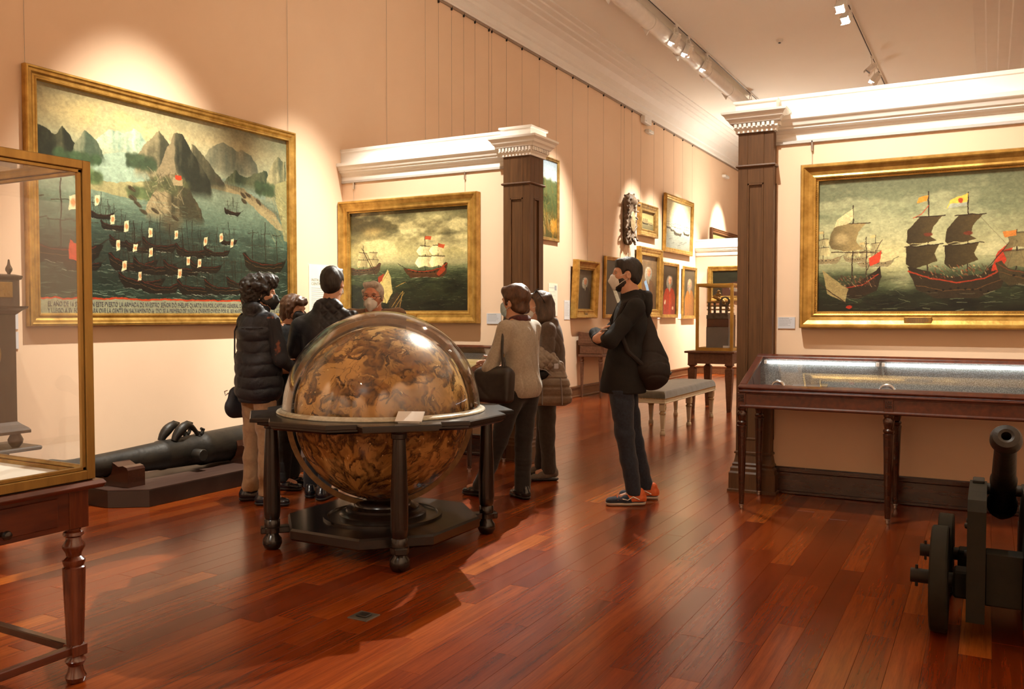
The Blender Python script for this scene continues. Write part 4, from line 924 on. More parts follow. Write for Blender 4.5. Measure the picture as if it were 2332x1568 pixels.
# ------------------------------------------------------------------ the great globe in its stand
GX, GY, RZ = -3.325, 4.365, 0.83
t = thing('celestial_globe', (GX, GY, 0), 'great old star globe in a dark eight sided wooden stand', 'globe')
def octa(r, cut):                                    # square with cut corners, half width r
    c = r - cut
    return [(-c, -r), (c, -r), (r, -c), (r, c), (c, r), (-c, r), (-r, c), (-r, -c)]
b = MB(); b.prism([(x + GX, y + GY) for x, y in octa(.555, .30)], .095, .165, c=.012); bp_ = part('base_platform', b, EBONY, t)
b = MB(); b.lathe([(.37, .163), (.37, .178), (.345, .178), (.335, .166), (.335, .160)], 48, Matrix.Translation((GX, GY, 0)), closed=False); part('raised_ring', b, EBONY, bp_, 'auto')
b = MB(); b.lathe([(.27, .16), (.27, .185), (.255, .20), (.235, .203), (.225, .212), (.225, .225), (.20, .235), (.18, .237), (.175, .25), (.16, .262), (.13, .265), (.12, .275), (.115, .31)], 48, Matrix.Translation((GX, GY, 0))); part('pedestal', b, EBONY, t, 'auto')
for q in range(4):                                   # legs: turned feet, tapering columns
    a = math.radians(45 + 90 * q); lx, ly = GX + .672 * math.cos(a), GY + .672 * math.sin(a); T = Matrix.Translation((lx, ly, 0))
    b = MB(); b.lathe([(.030, 0), (.046, .008), (.058, .035), (.056, .065), (.040, .085), (.036, .10), (.054, .105), (.054, .135), (.044, .14)], 24, T); f = part('leg', b, EBONY, t, 'auto')
    b = MB(); b.lathe([(.047, .14), (.047, .18), (.042, .186), (.047, .20), (.050, .24), (.049, .42), (.038, .70), (.036, .735), (.045, .74), (.045, .765), (.055, .775), (.055, .79)], 24, T); part('column', b, EBONY, f, 'auto')
    b = MB(); M = Matrix.Translation((GX, GY, 0)) @ Matrix.Rotation(a, 4, 'Z'); b.box(.46, .74, -.035, .035, .10, .14, .006, M); part('stretcher', b, EBONY, f)
# horizon ring: eight sided, stepping out over the legs
def ringpoly(e, st):
    R = .735; P = []
    for q in range(4):
        a = math.radians(45 + 90 * q); ca, sa = math.cos(a), math.sin(a)
        for u, w in ((R - .045, -.40), (R - .045, -.235), (R + st, -.215), (R + st, .215), (R - .045, .235), (R - .045, .40)):
            u -= e; w2 = w - math.copysign(e, w) * .6
            P.append((GX + u * ca - w2 * sa, GY + u * sa + w2 * ca))
    return P
b = MB()
def circ(r, z, n=24): return [(GX + r * math.cos(2 * math.pi * (k + .5) / n + math.radians(9.5)), GY + r * math.sin(2 * math.pi * (k + .5) / n + math.radians(9.5)), z) for k in range(n)]
def lift(P, z): return [(x, y, z) for x, y in P]
L = [circ(.575, .772), lift(ringpoly(.03, .0), .772), lift(ringpoly(.012, .03), .785), lift(ringpoly(.012, .03), .795), lift(ringpoly(0, .06), .800), lift(ringpoly(0, .06), .818), lift(ringpoly(.006, .06), .824), circ(.575, .826)]
L[0] = sorted(L[0], key=lambda p: (math.atan2(p[1] - GY, p[0] - GX) - math.radians(9)) % (2 * math.pi)); L[-1] = sorted(L[-1], key=lambda p: (math.atan2(p[1] - GY, p[0] - GX) - math.radians(9)) % (2 * math.pi))
b.loops(L, close=False)
part('horizon_ring', b, EBONY, t)
def sphere_mesh(name, r, nu, nv, v0, v1, c, uv=True):
    V = []; F = []; T = []
    for j in range(nv + 1):
        ph = v0 + (v1 - v0) * j / nv
        for i in range(nu + 1):
            th = 2 * math.pi * i / nu; V.append((c[0] + r * math.cos(ph) * math.cos(th), c[1] + r * math.cos(ph) * math.sin(th), c[2] + r * math.sin(ph))); T.append((i / nu, .5 + ph / math.pi))
    for j in range(nv):
        for i in range(nu): F.append((j * (nu + 1) + i, j * (nu + 1) + i + 1, (j + 1) * (nu + 1) + i + 1, (j + 1) * (nu + 1) + i))
    me = D.meshes.new(name); me.from_pydata(V, [], F); l = me.uv_layers.new(name='paint'); idx = np.empty(len(me.loops), np.int32); me.loops.foreach_get('vertex_index', idx)
    l.data.foreach_set('uv', np.array(T, np.float32)[idx].ravel()); me.update(); return me
g = link('globe_ball', sphere_mesh('globe_ball', .540, 96, 48, -math.pi / 2, math.pi / 2, (0, 0, 0)), globe_map().material('star_map', rough=.26, spec=.5, bump=.05, gain=1.22, warp=0), t, True)
g.location = (GX, GY, .812); g.rotation_euler = (math.radians(-28), math.radians(18), math.radians(40))
b = MB(); R1, R0 = .590, .558; L = []
for r_, h in ((R0, -.016), (R1, -.016), (R1, .016), (R0, .016), (R0, -.016)):
    L.append([(GX + math.cos(math.radians(46)) * r_ * math.cos(2 * math.pi * k / 72) - math.sin(math.radians(46)) * h, GY + math.sin(math.radians(46)) * r_ * math.cos(2 * math.pi * k / 72) + math.cos(math.radians(46)) * h, .812 + r_ * math.sin(2 * math.pi * k / 72)) for k in range(72)])
b.loops(L, close=False); part('meridian_ring', b, mat('worn_brass_ring', (.10, .055, .020), (.20, .115, .045), rough=.35, metal=.6, scale=20), t, 'auto')
t2 = thing('acrylic_dome', (GX, GY, .826), 'clear domed cover standing over the upper half of the globe', 'cover')
pr = [(.612 * math.cos(math.radians(a)), .832 + .612 * math.sin(math.radians(a))) for a in range(0, 91, 3)]; pi_ = [(.605 * math.cos(math.radians(a)), .832 + .605 * math.sin(math.radians(a))) for a in range(90, -1, -3)]
b = MB(); b.lathe(pr[:-1] + [(.0001, pr[-1][1])], 96, Matrix.Translation((GX, GY, 0)), closed=False); b.lathe([(.0001, pi_[0][1])] + pi_[1:], 96, Matrix.Translation((GX, GY, 0)), closed=False)
part('dome', b, ACRYL, t2, True)
b = MB(); b.lathe([(.604, .8265), (.642, .8265), (.644, .832), (.640, .838), (.622, .840), (.612, .850), (.604, .850)], 96, Matrix.Translation((GX, GY, 0)), closed=False); part('flange', b, mat('frosted_acrylic_edge', (.42, .38, .28), (.62, .58, .46), rough=.25, scale=40), t2, 'auto')
wc = MB(); Mx = Matrix.Translation((-2.80, 3.925, .846)) @ Matrix.Rotation(math.radians(24), 4, 'Z') @ Matrix.Rotation(math.radians(26), 4, 'X')
wc.box(-.075, .075, -.05, .05, .010, .018, .001, Mx); t = tag(part('caption_card', wc, CARD), 'small white caption card propped on the front of the globe stand ring', 'card')
b = MB(); b.box(-.06, .06, -.046, -.042, 0, .012, 0, Mx); b.box(-.06, .06, .03, .036, -.005, .012, 0, Mx); part('prop', b, CARD, t)

# ------------------------------------------------------------------ long bronze gun on its plinth by the wall
CX = -5.85
t = thing('gun_platform', (-5.8, 5.4, 0), 'low dark platform with cut corners under the long bronze gun', 'platform')
pl = [(-6.21, 4.13), (-5.66, 4.13), (-5.42, 4.30), (-5.42, 6.40), (-5.58, 6.56), (-6.21, 6.56)]
b = MB(); b.prism(pl, 0, .128, c=.004); part('platform_body', b, mat('black_platform', (.018, .010, .007), (.028, .017, .012), rough=.35, coat=.3), t)
b = MB(); b.prism([(x * .998 - .011, y) for x, y in pl], .128, .134); part('platform_top', b, mat('platform_top_wood', (.055, .028, .020), (.075, .04, .03), rough=.38, scale=4, stretch=(6, .5, 1)), t)
for y, lb in ((4.32, 'wooden cradle block under the thin end of the long gun'), (5.50, 'wooden cradle block under the middle of the long gun')):
    b = MB(); P = [(-6.10, .1345), (-5.585, .1345), (-5.585, .265), (-5.60, .285), (-5.64, .295), (-5.69, .285)]
    r0 = .094 if y < 5 else .150
    for k in range(9):
        a = math.radians(18 - 216 * k / 8); P.append((CX + r0 * math.cos(a), .285 + r0 * math.sin(a)))
    P += [(-6.0, .285), (-6.06, .295), (-6.10, .265)]
    P = [(x, max(z, .15) if 2 < i < 15 else z) for i, (x, z) in enumerate(P)]
    b.loops([[(x, yy, z) for x, z in P] for yy in (y + .075, y - .075)]); tag(part('cradle_block', b, DMAHOG), lb, 'block', 'cradle blocks of the long gun')
t = thing('bronze_gun', (CX, 5.3, .135), 'long dark bronze gun barrel lying along the wall on cradle blocks', 'cannon')
My = Matrix.Translation((CX, 0, .288)) @ Matrix.Rotation(-math.pi / 2, 4, 'X')
b = MB(); b.lathe([(.040, 3.80), (.098, 3.80), (.104, 3.83), (.092, 3.88), (.082, 3.93), (.080, 4.0), (.086, 4.19), (.092, 4.34), (.112, 4.72), (.120, 4.74), (.120, 4.77), (.116, 4.79), (.128, 5.10), (.134, 5.13), (.142, 5.15), (.142, 5.19), (.136, 5.21), (.145, 5.50), (.150, 5.70), (.158, 5.72), (.158, 5.77), (.154, 5.79), (.166, 6.35), (.176, 6.38), (.176, 6.44), (.15, 6.48), (.07, 6.53), (.045, 6.56), (.06, 6.60), (.05, 6.64), (.0, 6.66)], 40, My); part('barrel', b, BRONZE, t, 'auto')
b = MB(); b.lathe([(.040, 3.7995), (.0, 3.7994)], 16, My, closed=False); part('bore', b, IRON, t)
for s in (1, -1):
    b = MB(); b.lathe([(.048, .10), (.048, .21), (.044, .215)], 20, Matrix.Translation((CX, 5.0, .27)) @ Matrix.Rotation(s * math.pi / 2, 4, 'Y')); part('trunnion', b, BRONZE, t, 'auto')
for k, (y, dx) in enumerate(((4.90, -.055), (5.00, .045))):     # dolphin handles
    b = MB(); P = []; R = []
    for q in range(15):
        a = q / 14; P.append((CX + dx + .01 * math.sin(a * 6), 4.80 + .05 * k + .27 * a, .395 + .115 * math.sin(math.pi * min(1, a * 1.05)) ** .75 + (.03 if q == 14 else 0) - .0 * a)); R.append((.026, .034, .040, .042, .040, .037, .034, .031, .028, .025, .022, .020, .018, .020, .026)[q])
    b.tube(P, R, 12); b.tube([(CX + dx, 5.05 + .05 * k, .40), (CX + dx, 5.085 + .05 * k, .43), (CX + dx, 5.10 + .05 * k, .455), (CX + dx, 5.075 + .05 * k, .465)], [.020, .016, .016, .012], 8)
    b.tube([(CX + dx, 4.83 + .05 * k, .46), (CX + dx, 4.87 + .05 * k, .515), (CX + dx, 4.93 + .05 * k, .535), (CX + dx, 4.99 + .05 * k, .52)], [.006, .014, .014, .006], 8)
    part('dolphin_handle', b, BRONZE, t, 'auto')

# ------------------------------------------------------------------ table with the brass framed glass case, near left
def turned_leg(h, r, sq):
    """square block on top, turned rings, tapering reeded shaft, ankle and foot (profile heights for a leg of height h)"""
    return [(r * .62, 0), (r * .80, .004), (r * .95, .022), (r * .70, .045), (r * .62, .065), (r * .80, .075), (r * .95, .085), (r * .70, .10), (r * .74, .125), (r * .98, h - .20), (r * 1.0, h - .155), (r * .86, h - .15), (r * .98, h - .135), (r * .98, h - .125), (r * .66, h - .112), (r * .70, h - .10), (r * .98, h - .080), (r * 1.0, h - .068), (r * .70, h - .048), (r * .66, h - .038), (r * .92, h - .030), (r * .86, h - .018), (r * .66, h - .012), (r * .7, h)]
tx0, tx1, ty0, ty1 = -3.96, -2.995, .85, 2.19
t = thing('case_table', (-3.5, 1.5, 0), 'mahogany table with turned reeded legs under the brass framed glass case', 'table')
b = MB(); b.box(tx0, tx1, ty0, ty1, .755, .785, .013); part('tabletop', b, MAHOG, t)
b = MB(); b.box(tx0 + .04, tx1 - .04, ty0 + .04, ty1 - .04, .785, .789); part('baize_edge', b, mat('black_baize', (.012, .014, .013), rough=.9), t)
ax0, ax1, ay0, ay1 = tx0 + .06, tx1 - .055, ty0 + .06, ty1 - .055
b = MB(); b.box(ax0, ax1, ay0, ay1, .605, .755, .002); ap = part('apron', b, MAHOG, t)
b = MB(); b.box(ax1 - .002, ax1 + .006, ay0 + .10, ay1 - .12, .625, .735, .004); b.box(ax0 + .12, ax1 - .12, ay1 - .002, ay1 + .006, .625, .735, .004); dr = part('drawer', b, MAHOG, t)
for y in (1.80, 1.12):
    b = MB(); b.lathe([(.010, 0), (.008, .012), (.014, .02), (.018, .03), (.014, .04), (.0, .044)], 14, Matrix.Translation((ax1 + .006, y, .645)) @ Matrix.Rotation(math.pi / 2, 4, 'Y')); part('knob', b, EBONY, dr, 'auto')
for lx in (ax0 + .035, ax1 - .035):
    for ly in (ay0 + .035, ay1 - .035):
        b = MB(); b.box(lx - .04, lx + .04, ly - .04, ly + .04, .603, .754, .003); lg = part('leg', b, MAHOGV, t)
        b = MB(); b.lathe(turned_leg(.604, .041, .04), 28, Matrix.Translation((lx, ly, 0)), flute=.05); part('turned_shaft', b, MAHOGV, lg, 'auto')
        b = MB(); b.box(lx - .032, lx + .032, ly - .032, ly + .032, .105, .150, .004); part('stretcher_block', b, MAHOGV, lg)
for lx in (ax0 + .035, ax1 - .035):
    b = MB(); b.box(lx - .016, lx + .016, ay0 + .03, ay1 - .03, .112, .145, .004); part('stretcher', b, MAHOG, t)
for ly in (ay0 + .035, ay1 - .035):
    b = MB(); b.box(ax0 + .03, ax1 - .03, ly - .016, ly + .016, .112, .145, .004); part('stretcher', b, DMAHOG, t)
def glass_case(name, label, x0, x1, y0, y1, z0, z1, w, m, floor_m, group=None):
    t = thing(name, ((x0 + x1) / 2, (y0 + y1) / 2, z0), label, 'display case', group)
    def bar(a, c):
        lo = [min(p, q) for p, q in zip(a, c)]; hi = [max(p, q) for p, q in zip(a, c)]
        b = MB(); b.box(lo[0], hi[0], lo[1], hi[1], lo[2], hi[2], w * .08)
        return b
    def rails(P):
        b = MB()
        for lo, hi in P: b.box(lo[0], hi[0], lo[1], hi[1], lo[2], hi[2], w * .07)
        return b
    for (xa, xb) in ((x0, x0 + w), (x1 - w, x1)):
        for (ya, yb) in ((y0, y0 + w), (y1 - w, y1)):
            b = MB(); b.box(xa, xb, ya, yb, z0, z1, w * .08); sx = 1 if xa == x0 else -1; sy = 1 if ya == y0 else -1
            ix = xb if sx > 0 else xa; iy = yb if sy > 0 else ya
            b.box(ix, ix + sx * w * .45, ya + w * .25, yb - w * .25, z0, z1, w * .06); b.box(xa + w * .25, xb - w * .25, iy, iy + sy * w * .45, z0, z1, w * .06)
            part('corner_post', b, m, t)
    for za, zb, h in ((z0, z0 + w * 1.05, 1), (z1 - w, z1, -1)):
        for ya in (y0, y1 - w):
            b = MB(); b.box(x0 + w, x1 - w, ya, ya + w, za, zb, w * .08); zi = zb if h > 0 else za; b.box(x0 + w, x1 - w, ya + w * .25, ya + w * .75, zi, zi + h * w * .42, w * .06); part('frame_rail', b, m, t)
        for xa in (x0, x1 - w):
            b = MB(); b.box(xa, xa + w, y0 + w, y1 - w, za, zb, w * .08); zi = zb if h > 0 else za; b.box(xa + w * .25, xa + w * .75, y0 + w, y1 - w, zi, zi + h * w * .42, w * .06); part('frame_rail', b, m, t)
    g = .004; c = w * .5
    for bx in ((x0 + c, x0 + c + g, y0 + w, y1 - w, z0 + w, z1 - w), (x1 - c - g, x1 - c, y0 + w, y1 - w, z0 + w, z1 - w), (x0 + w, x1 - w, y0 + c, y0 + c + g, z0 + w, z1 - w), (x0 + w, x1 - w, y1 - c - g, y1 - c, z0 + w, z1 - w), (x0 + w, x1 - w, y0 + w, y1 - w, z1 - c - g, z1 - c)):
        b = MB(); b.box(*bx); part('glass_pane', b, GLASS, t)
    b = MB(); b.box(x0 + w * .9, x1 - w * .9, y0 + w * .9, y1 - w * .9, z0 + .002, z0 + .02); part('case_floor', b, floor_m, t)
    return t
glass_case('glass_case', 'tall brass framed glass case with a white floor on the near mahogany table', tx0 + .05, -3.022, ty0 + .05, 2.155, .789, 2.005, .034, BRASS, mat('white_case_board', (.80, .77, .68), (.84, .81, .72), rough=.6))

# bracket clock on the wall beyond the glass
BW = mat('brown_clock_wood', (.028, .017, .010), (.062, .038, .022), rough=.4, scale=8, stretch=(5, 5, .6), detail=7)
t = thing('wall_bracket', (XW, 3.45, .3), 'dark wooden wall bracket shelf carrying the old clock', 'shelf')
b = MB(); b.box(XW + .001, -5.86, 3.02, 3.77, .470, .500, .010); part('shelf_board', b, BW, t)
b = MB(); b.loops([[(x, y, z) for x, z in ((XW + .002, .30), (XW + .06, .30), (XW + .12, .38), (XW + .28, .43), (XW + .30, .47), (XW + .002, .47))] for y in (3.60, 3.10)]); part('corbel', b, BW, t)
t = thing('bracket_clock', (-6.06, 3.35, .5), 'tall dark wooden clock with brass fretwork and little urn finials', 'clock')
y0, y1, x0, x1 = 3.06, 3.625, -6.24, -5.92
b = MB(); b.stack(x0, x1, y0, y1, [(.06, .600), (.06, .62), (.05, .635), (.02, .66), (.0, .68), (0, 1.42), (.012, 1.43), (.03, 1.45), (.055, 1.465), (.06, 1.48)]); part('case_body', b, BW, t)
b = MB(); b.stack(x0, x1, y0, y1, [(.02, 1.48), (.02, 1.66), (.03, 1.665), (.035, 1.68), (.035, 1.69), (.0, 1.70)]); part('hood', b, BW, t)
b = MB(); b.box(x1 + .018, x1 + .026, y0 + .06, y1 - .03, 1.54, 1.645, .002)
for k in range(40): q = random.random(); b.box(x1 + .022, x1 + .031, y0 + .08 + .44 * (k / 40), y0 + .09 + .44 * (k / 40), 1.545 + .07 * q, 1.565 + .07 * q, .003)
o = part('fretwork_panel', b, BRASS, t); o['kind'] = 'stuff'
for xx in (x0 + .03, x1):
    for yy in (y0 + .02, y1 - .01):
        b = MB(); b.lathe([(.022, .498), (.045, .53), (.050, .555), (.035, .585), (.028, .602)], 14, Matrix.Translation((xx - .01, yy, 0))); part('ball_foot', b, BW, t, 'auto')
        b = MB(); b.lathe([(.012, 1.69), (.010, 1.705), (.022, 1.725), (.022, 1.74), (.010, 1.765), (.005, 1.80), (.0, 1.802)], 12, Matrix.Translation((xx, yy - .03, 0))); part('urn_finial', b, BW, t, 'auto')
b = MB(); b.lathe([(.0, 0), (.13, 0), (.138, .008), (.13, .015), (.0, .016)], 32, Matrix.Translation((x1, 3.38, 1.15)) @ Matrix.Rotation(math.pi / 2, 4, 'Y')); dl = part('clock_dial', b, BRASS, t, 'auto')
b = MB(); b.box(x1 + .018, x1 + .022, 3.374, 3.386, 1.12, 1.26, .001); part('clock_hand', b, IRON, dl)

# ------------------------------------------------------------------ long table cases with slanting glass tops
CLOTH = mat('grey_woven_cloth', (.10, .10, .088), (.30, .30, .27), rough=.85, scale=160, detail=2, contrast=(.4, .66))
def table_case(name, label, x0, x1, yf, yb, dz=0.0, lit=False):
    zf, zb, za = .892 + dz, 1.105 + dz, .865 + dz
    t = thing(name, ((x0 + x1) / 2, (yf + yb) / 2, 0), label, 'display case', 'long table cases')
    b = MB(); b.box(x0 + .02, x1 - .02, yf + .015, yb - .005, .765 + dz, za); part('apron', b, MAHOG, t)
    b = MB(); b.box(x0 + .004, x1 - .004, yf, yb, .745 + dz, .768 + dz, .008); b.box(x0, x1, yf - .004, yb, za - .012, za + .012, .009); b.box(x0 + .008, x1 - .008, yf + .006, yb, .845 + dz, .856 + dz, .004); part('moulding', b, MAHOG, t)
    w = .012                                             # box sides (trapezoids) and back
    for xa in (x0 + .012, x1 - .012 - w):
        b = MB(); b.loops([[(x, yf + .012, za), (x, yf + .012, zf - .014), (x, yb - .01, zb - .014), (x, yb - .01, za)] for x in (xa, xa + w)], flip=True); part('side_panel', b, MAHOG, t)
    b = MB(); b.box(x0 + .012, x1 - .012, yb - .024, yb - .01, za, zb - .016); part('back_panel', b, CLOTH, t)
    b = MB(); b.box(x0 + .012, x1 - .012, yf + .012, yf + .024, za, zf - .016); part('front_panel', b, MAHOG, t)
    b = MB(); b.box(x0 + .024, x1 - .024, yf + .024, yb - .024, za - .004, za + .006); part('case_bed', b, CLOTH, t)
    s = (zb - zf) / (yb - yf); L = math.hypot(zb - zf, yb - yf); A = math.atan(s)
    M = Matrix.Translation((0, yf, zf)) @ Matrix.Rotation(A, 4, 'X'); fw = .05
    for q in ((x0 - .004, x1 + .004, -.004, fw), (x0 - .004, x1 + .004, L - fw, L + .004)):
        b = MB(); b.box(q[0], q[1], q[2], q[3], -.016, .010, .007, M); part('lid_rail', b, MAHOG, t)
    for q in ((x0 - .004, x0 + fw), (x1 - fw, x1 + .004), ((x0 + x1) / 2 - .0, (x0 + x1) / 2 + .0)):
        if q[1] - q[0] < .01: continue
        b = MB(); b.box(q[0], q[1], fw, L - fw, -.016, .010, .007, M); part('lid_rail', b, MAHOG, t)
    b = MB(); b.box(x0 + fw - .006, x1 - fw + .006, fw - .006, L - fw + .006, -.004, .001, 0, M); part('glass_lid', b, GLASS, t)
    n = 3
    for k in range(n):
        lx = x0 + .022 + (x1 - x0 - .044) * k / (n - 1)
        for ly in (yf + .035, yb - .04):
            b = MB(); b.box(lx - .03, lx + .03, ly - .03, ly + .03, .745 + dz, za - .01, .003)
            lg = part('leg', b, MAHOG, t)
            h = .747 + dz
            b = MB(); b.lathe([(.017, .034), (.019, .05), (.034, h - .17), (.037, h - .135), (.030, h - .13), (.036, h - .118), (.036, h - .108), (.027, h - .098), (.036, h - .06), (.038, h - .04), (.028, h - .024), (.034, h - .01), (.034, h)], 24, Matrix.Translation((lx, ly, 0)), flute=.06); part('turned_shaft', b, DMAHOG, lg, 'auto')
            b = MB(); b.lathe([(.012, 0), (.014, .006), (.012, .022), (.020, .028), (.020, .036)], 14, Matrix.Translation((lx, ly, 0))); part('brass_cap', b, STEEL, lg, 'auto')
        if 0 < k < n - 1 or k == 0:
            b = MB()
            for i in range(4):
                for j in range(4): b.box(lx - .022 + .011 * i, lx - .013 + .011 * i, yf - .001, yf + .006, za - .074 + .013 * j, za - .063 + .013 * j, .003)
            o = part('carved_rosette', b, DMAHOG, t); o['kind'] = 'stuff'
    if lit:
        for xa, xb in ((x0 + .09, (x0 + x1) / 2 - .15), ((x0 + x1) / 2 - .07, x1 - .12)):
            b = MB(); b.tube([(xa, yb - .052, zb - .052), (xb, yb - .052, zb - .052)], .011, 12); o = part('light_tube', b, TUBE, t, 'auto')
            for xe in (xa - .02, xb + .02):
                b = MB(); b.box(xe - .012, xe + .012, yb - .066, yb - .040, zb - .066, zb - .036, .003); part('tube_holder', b, WPLAST, o)
    return t
table_case('table_case', 'long mahogany table case with lit tubes under its slanting glass, below the sea battle', -1.60, .42, 6.33, 6.95, 0, True)
table_case('table_case', 'mahogany table case behind the globe, mostly hidden, against the left partition', -5.58, -4.075, 6.62, 7.33, .01, False)
SILV = mat('polished_silver', (.62, .62, .62), (.72, .72, .70), rough=.18, metal=1.0)
def crescent(x, y, z, r, label):
    b = MB(); P = []; R = []
    for k in range(17):
        a = math.radians(-20 + 200 * k / 16); P.append((x + r * math.cos(a), y + .02 * math.sin(a), z + r * math.sin(a) * .9)); R.append(max(.0025, .016 * math.sin(math.pi * k / 16)))
    b.tube(P, R, 8); t = tag(part('silver_crescent', b, SILV, None, True), label, 'ornament')
    b = MB(); b.box(x - .03, x + .03, y - .012, y + .012, z - r * .32 - .0, z - r * .32 + .012, .003); part('stand', b, BPLAST, t)
crescent(-1.36, 6.52, .887, .045, 'curved silver ornament at the left end of the lit case'); crescent(-.62, 6.52, .885, .05, 'curved silver ornament in the middle of the lit case')
b = MB(); M = Matrix.Translation((-1.28, 6.62, .875)) @ Matrix.Rotation(math.radians(8), 4, 'Z'); b.box(0, .25, 0, .24, 0, .02, .003, M); t = tag(part('dark_board', b, mat('dark_board_wood', (.05, .04, .03), (.09, .07, .05), rough=.5)), 'dark flat wooden board lying on the cloth in the lit case', 'board')
b = MB(); b.box(.20, .25, 0, .24, .02, .026, .002, M); part('edge_strip', b, BRASS, t)
b = MB(); M = Matrix.Translation((-4.75, 6.78, .884)) @ Matrix.Rotation(math.radians(16), 4, 'X'); b.box(0, .56, 0, .38, 0, .004, 0, M); t = tag(part('old_chart', b, mat('yellow_paper', (.55, .44, .20), (.68, .57, .30), rough=.7, scale=9)), 'yellowed paper chart under the glass of the case behind the globe', 'chart')
b = MB(); b.box(.03, .53, .03, .033, .0042, .0046, 0, M); b.box(.03, .53, .34, .343, .0042, .0046, 0, M); b.box(.03, .033, .03, .343, .0042, .0046, 0, M); b.box(.527, .53, .03, .343, .0042, .0046, 0, M); o = part('printed_border', b, GREYINK, t); o['kind'] = 'stuff'

# ------------------------------------------------------------------ small ship's gun, near right
t = thing('ship_gun', (.075, 4.61, 0), "small dark ship's gun pointing up at the viewer from a four wheeled carriage", 'cannon')
gc = Vector((.066, 4.10, .920)); gd = Vector((.0, 1, -.56)).normalized(); Mg = Matrix.Translation(gc) @ gd.to_track_quat('Z', 'Y').to_matrix().to_4x4()
b = MB(); b.lathe([(.019, .10), (.019, -.005), (.030, -.010), (.050, -.004), (.060, .020), (.061, .045), (.052, .075), (.044, .095), (.042, .12), (.046, .30), (.050, .50), (.056, .52), (.056, .55), (.052, .57), (.058, .80), (.066, .84), (.066, .90), (.05, .94), (.025, .97), (.034, 1.01), (.0, 1.04)], 32, Mg); part('barrel', b, BRONZE, t, 'auto')
b = MB(); b.lathe([(.019, .08), (.0, .081)], 16, Mg, closed=False); part('bore', b, IRON, t)
tp = gc + gd * .66
b = MB(); b.tube([(tp.x - .13, tp.y, tp.z), (tp.x + .13, tp.y, tp.z)], .026, 14); part('trunnion', b, BRONZE, t, 'auto')
for s, xa in ((-1, -.072), (1, .142)):
    b = MB(); P = [(4.18, .10), (4.18, .58), (4.21, .625), (4.41, .63), (4.72, .625), (4.76, .56), (4.85, .56), (4.89, .46), (5.00, .47), (5.04, .36), (5.16, .36), (5.18, .10)]
    b.loops([[(x, y, z) for y, z in P] for x in (xa, xa + .072)], flip=True); ck = part('carriage_cheek', b, GREYPAINT, t)
    b = MB(); b.box(xa + .012, xa + .062, tp.y - .05, tp.y + .05, .625, .642, .004); part('cap_square', b, IRON, ck)
    b = MB()
    for y, z in ((4.26, .50), (4.26, .38), (4.61, .45)): b.lathe([(.014, 0), (.012, .010), (.0, .014)], 10, Matrix.Translation((xa if s < 0 else xa + .072, y, z)) @ Matrix.Rotation(s * math.pi / 2, 4, 'Y'))
    part('bolt_head', b, IRON, ck)
b = MB(); b.box(-.002, .144, 4.22, 4.32, .17, .40, .006); part('front_transom', b, GREYPAINT, t)
b = MB(); b.box(-.002, .144, 4.32, 5.11, .17, .20, .004); part('bed_plank', b, GREYPAINT, t)
for y in (4.33, 4.96):
    b = MB(); b.box(-.125, .265, y - .055, y + .055, .17 if y < 4.7 else .12, .29 if y < 4.7 else .23, .008); ax = part('axletree', b, GREYPAINT, t); z, r_ = (.235, .235) if y < 4.7 else (.20, .20)
    for s, xw in ((-1, -.215), (1, .28)):
        b = MB(); b.tube([(.07 + s * .19, y, z), (.07 + s * .37, y, z)], .032, 14); part('axle_arm', b, IRON, ax, 'auto')
        b = MB(); b.lathe([(.035, 0), (r_ - .006, 0), (r_, .006), (r_, .064), (r_ - .006, .07), (.035, .07)], 36, Matrix.Translation((xw, y, z)) @ Matrix.Rotation(math.pi / 2, 4, 'Y')); w_ = part('wheel', b, GREYPAINT, t, 'auto')
        b = MB()
        for xx in (xw + (.012 if s > 0 else .052), xw + (.055 if s > 0 else .0)): b.lathe([(.05, 0), (.05, .018)], 16, Matrix.Translation((xx, y, z)) @ Matrix.Rotation(math.pi / 2, 4, 'Y'))
        part('hub_band', b, IRON, w_, 'auto')
        b = MB(); b.box(.07 + s * .345 - .006, .07 + s * .345 + .006, y - .006, y + .006, z - .05, z + .05, .002); part('linch_pin', b, IRON, ax)

# ------------------------------------------------------------------ gallery beyond: bench, desk, machine case
CREAM = mat('cream_paint', (.52, .46, .31), (.62, .56, .40), rough=.45, scale=9, bump=.05)
t = thing('bench', (-3.63, 10.85, 0), 'cream painted bench with fluted legs and a grey velvet seat', 'bench')
x0, x1, y0, y1 = -3.93, -3.33, 9.79, 11.93
b = MB(); b.box(x0, x1, y0, y1, .375, .435, .006); b.box(x0 - .006, x1 + .006, y0 - .006, y1 + .006, .375, .388, .004); part('seat_rail', b, CREAM, t)
V = []; nx, ny = 14, 40
b = MB(); LL = []
for q in range(9):                                    # plump buttoned cushion
    a = math.pi / 2 * min(1, q / 6); ins = .04 * (1 - math.cos(a)) if q < 7 else .04 + .08 * (q - 6); z = .435 + .085 * math.sin(a) + (.008 * (q - 6) if q > 6 else 0)
    P = []
    for k in range(120):
        s_ = k / 120 * 4; sd = int(s_); f = s_ - sd; w, h = (x1 - x0) / 2 - ins, (y1 - y0) / 2 - ins; cx, cy = (x0 + x1) / 2, (y0 + y1) / 2
        u, v = ((-1 + 2 * f, -1), (1, -1 + 2 * f), (1 - 2 * f, 1), (-1, 1 - 2 * f))[sd]
        puff = 1 + (.012 * math.sin(v * 30) * (abs(u) > .99) + .02 * math.sin(u * 9) * (abs(v) > .99)) * math.sin(a)
        P.append((cx + u * w * puff, cy + v * h * (1 + (puff - 1) * .3), z))
    LL.append(P)
b.loops(LL); part('cushion', b, mat('grey_velvet', (.078, .070, .046), (.125, .113, .078), rough=.8, scale=14, sheen=.5, bump=.1), t, 'auto')
b = MB()
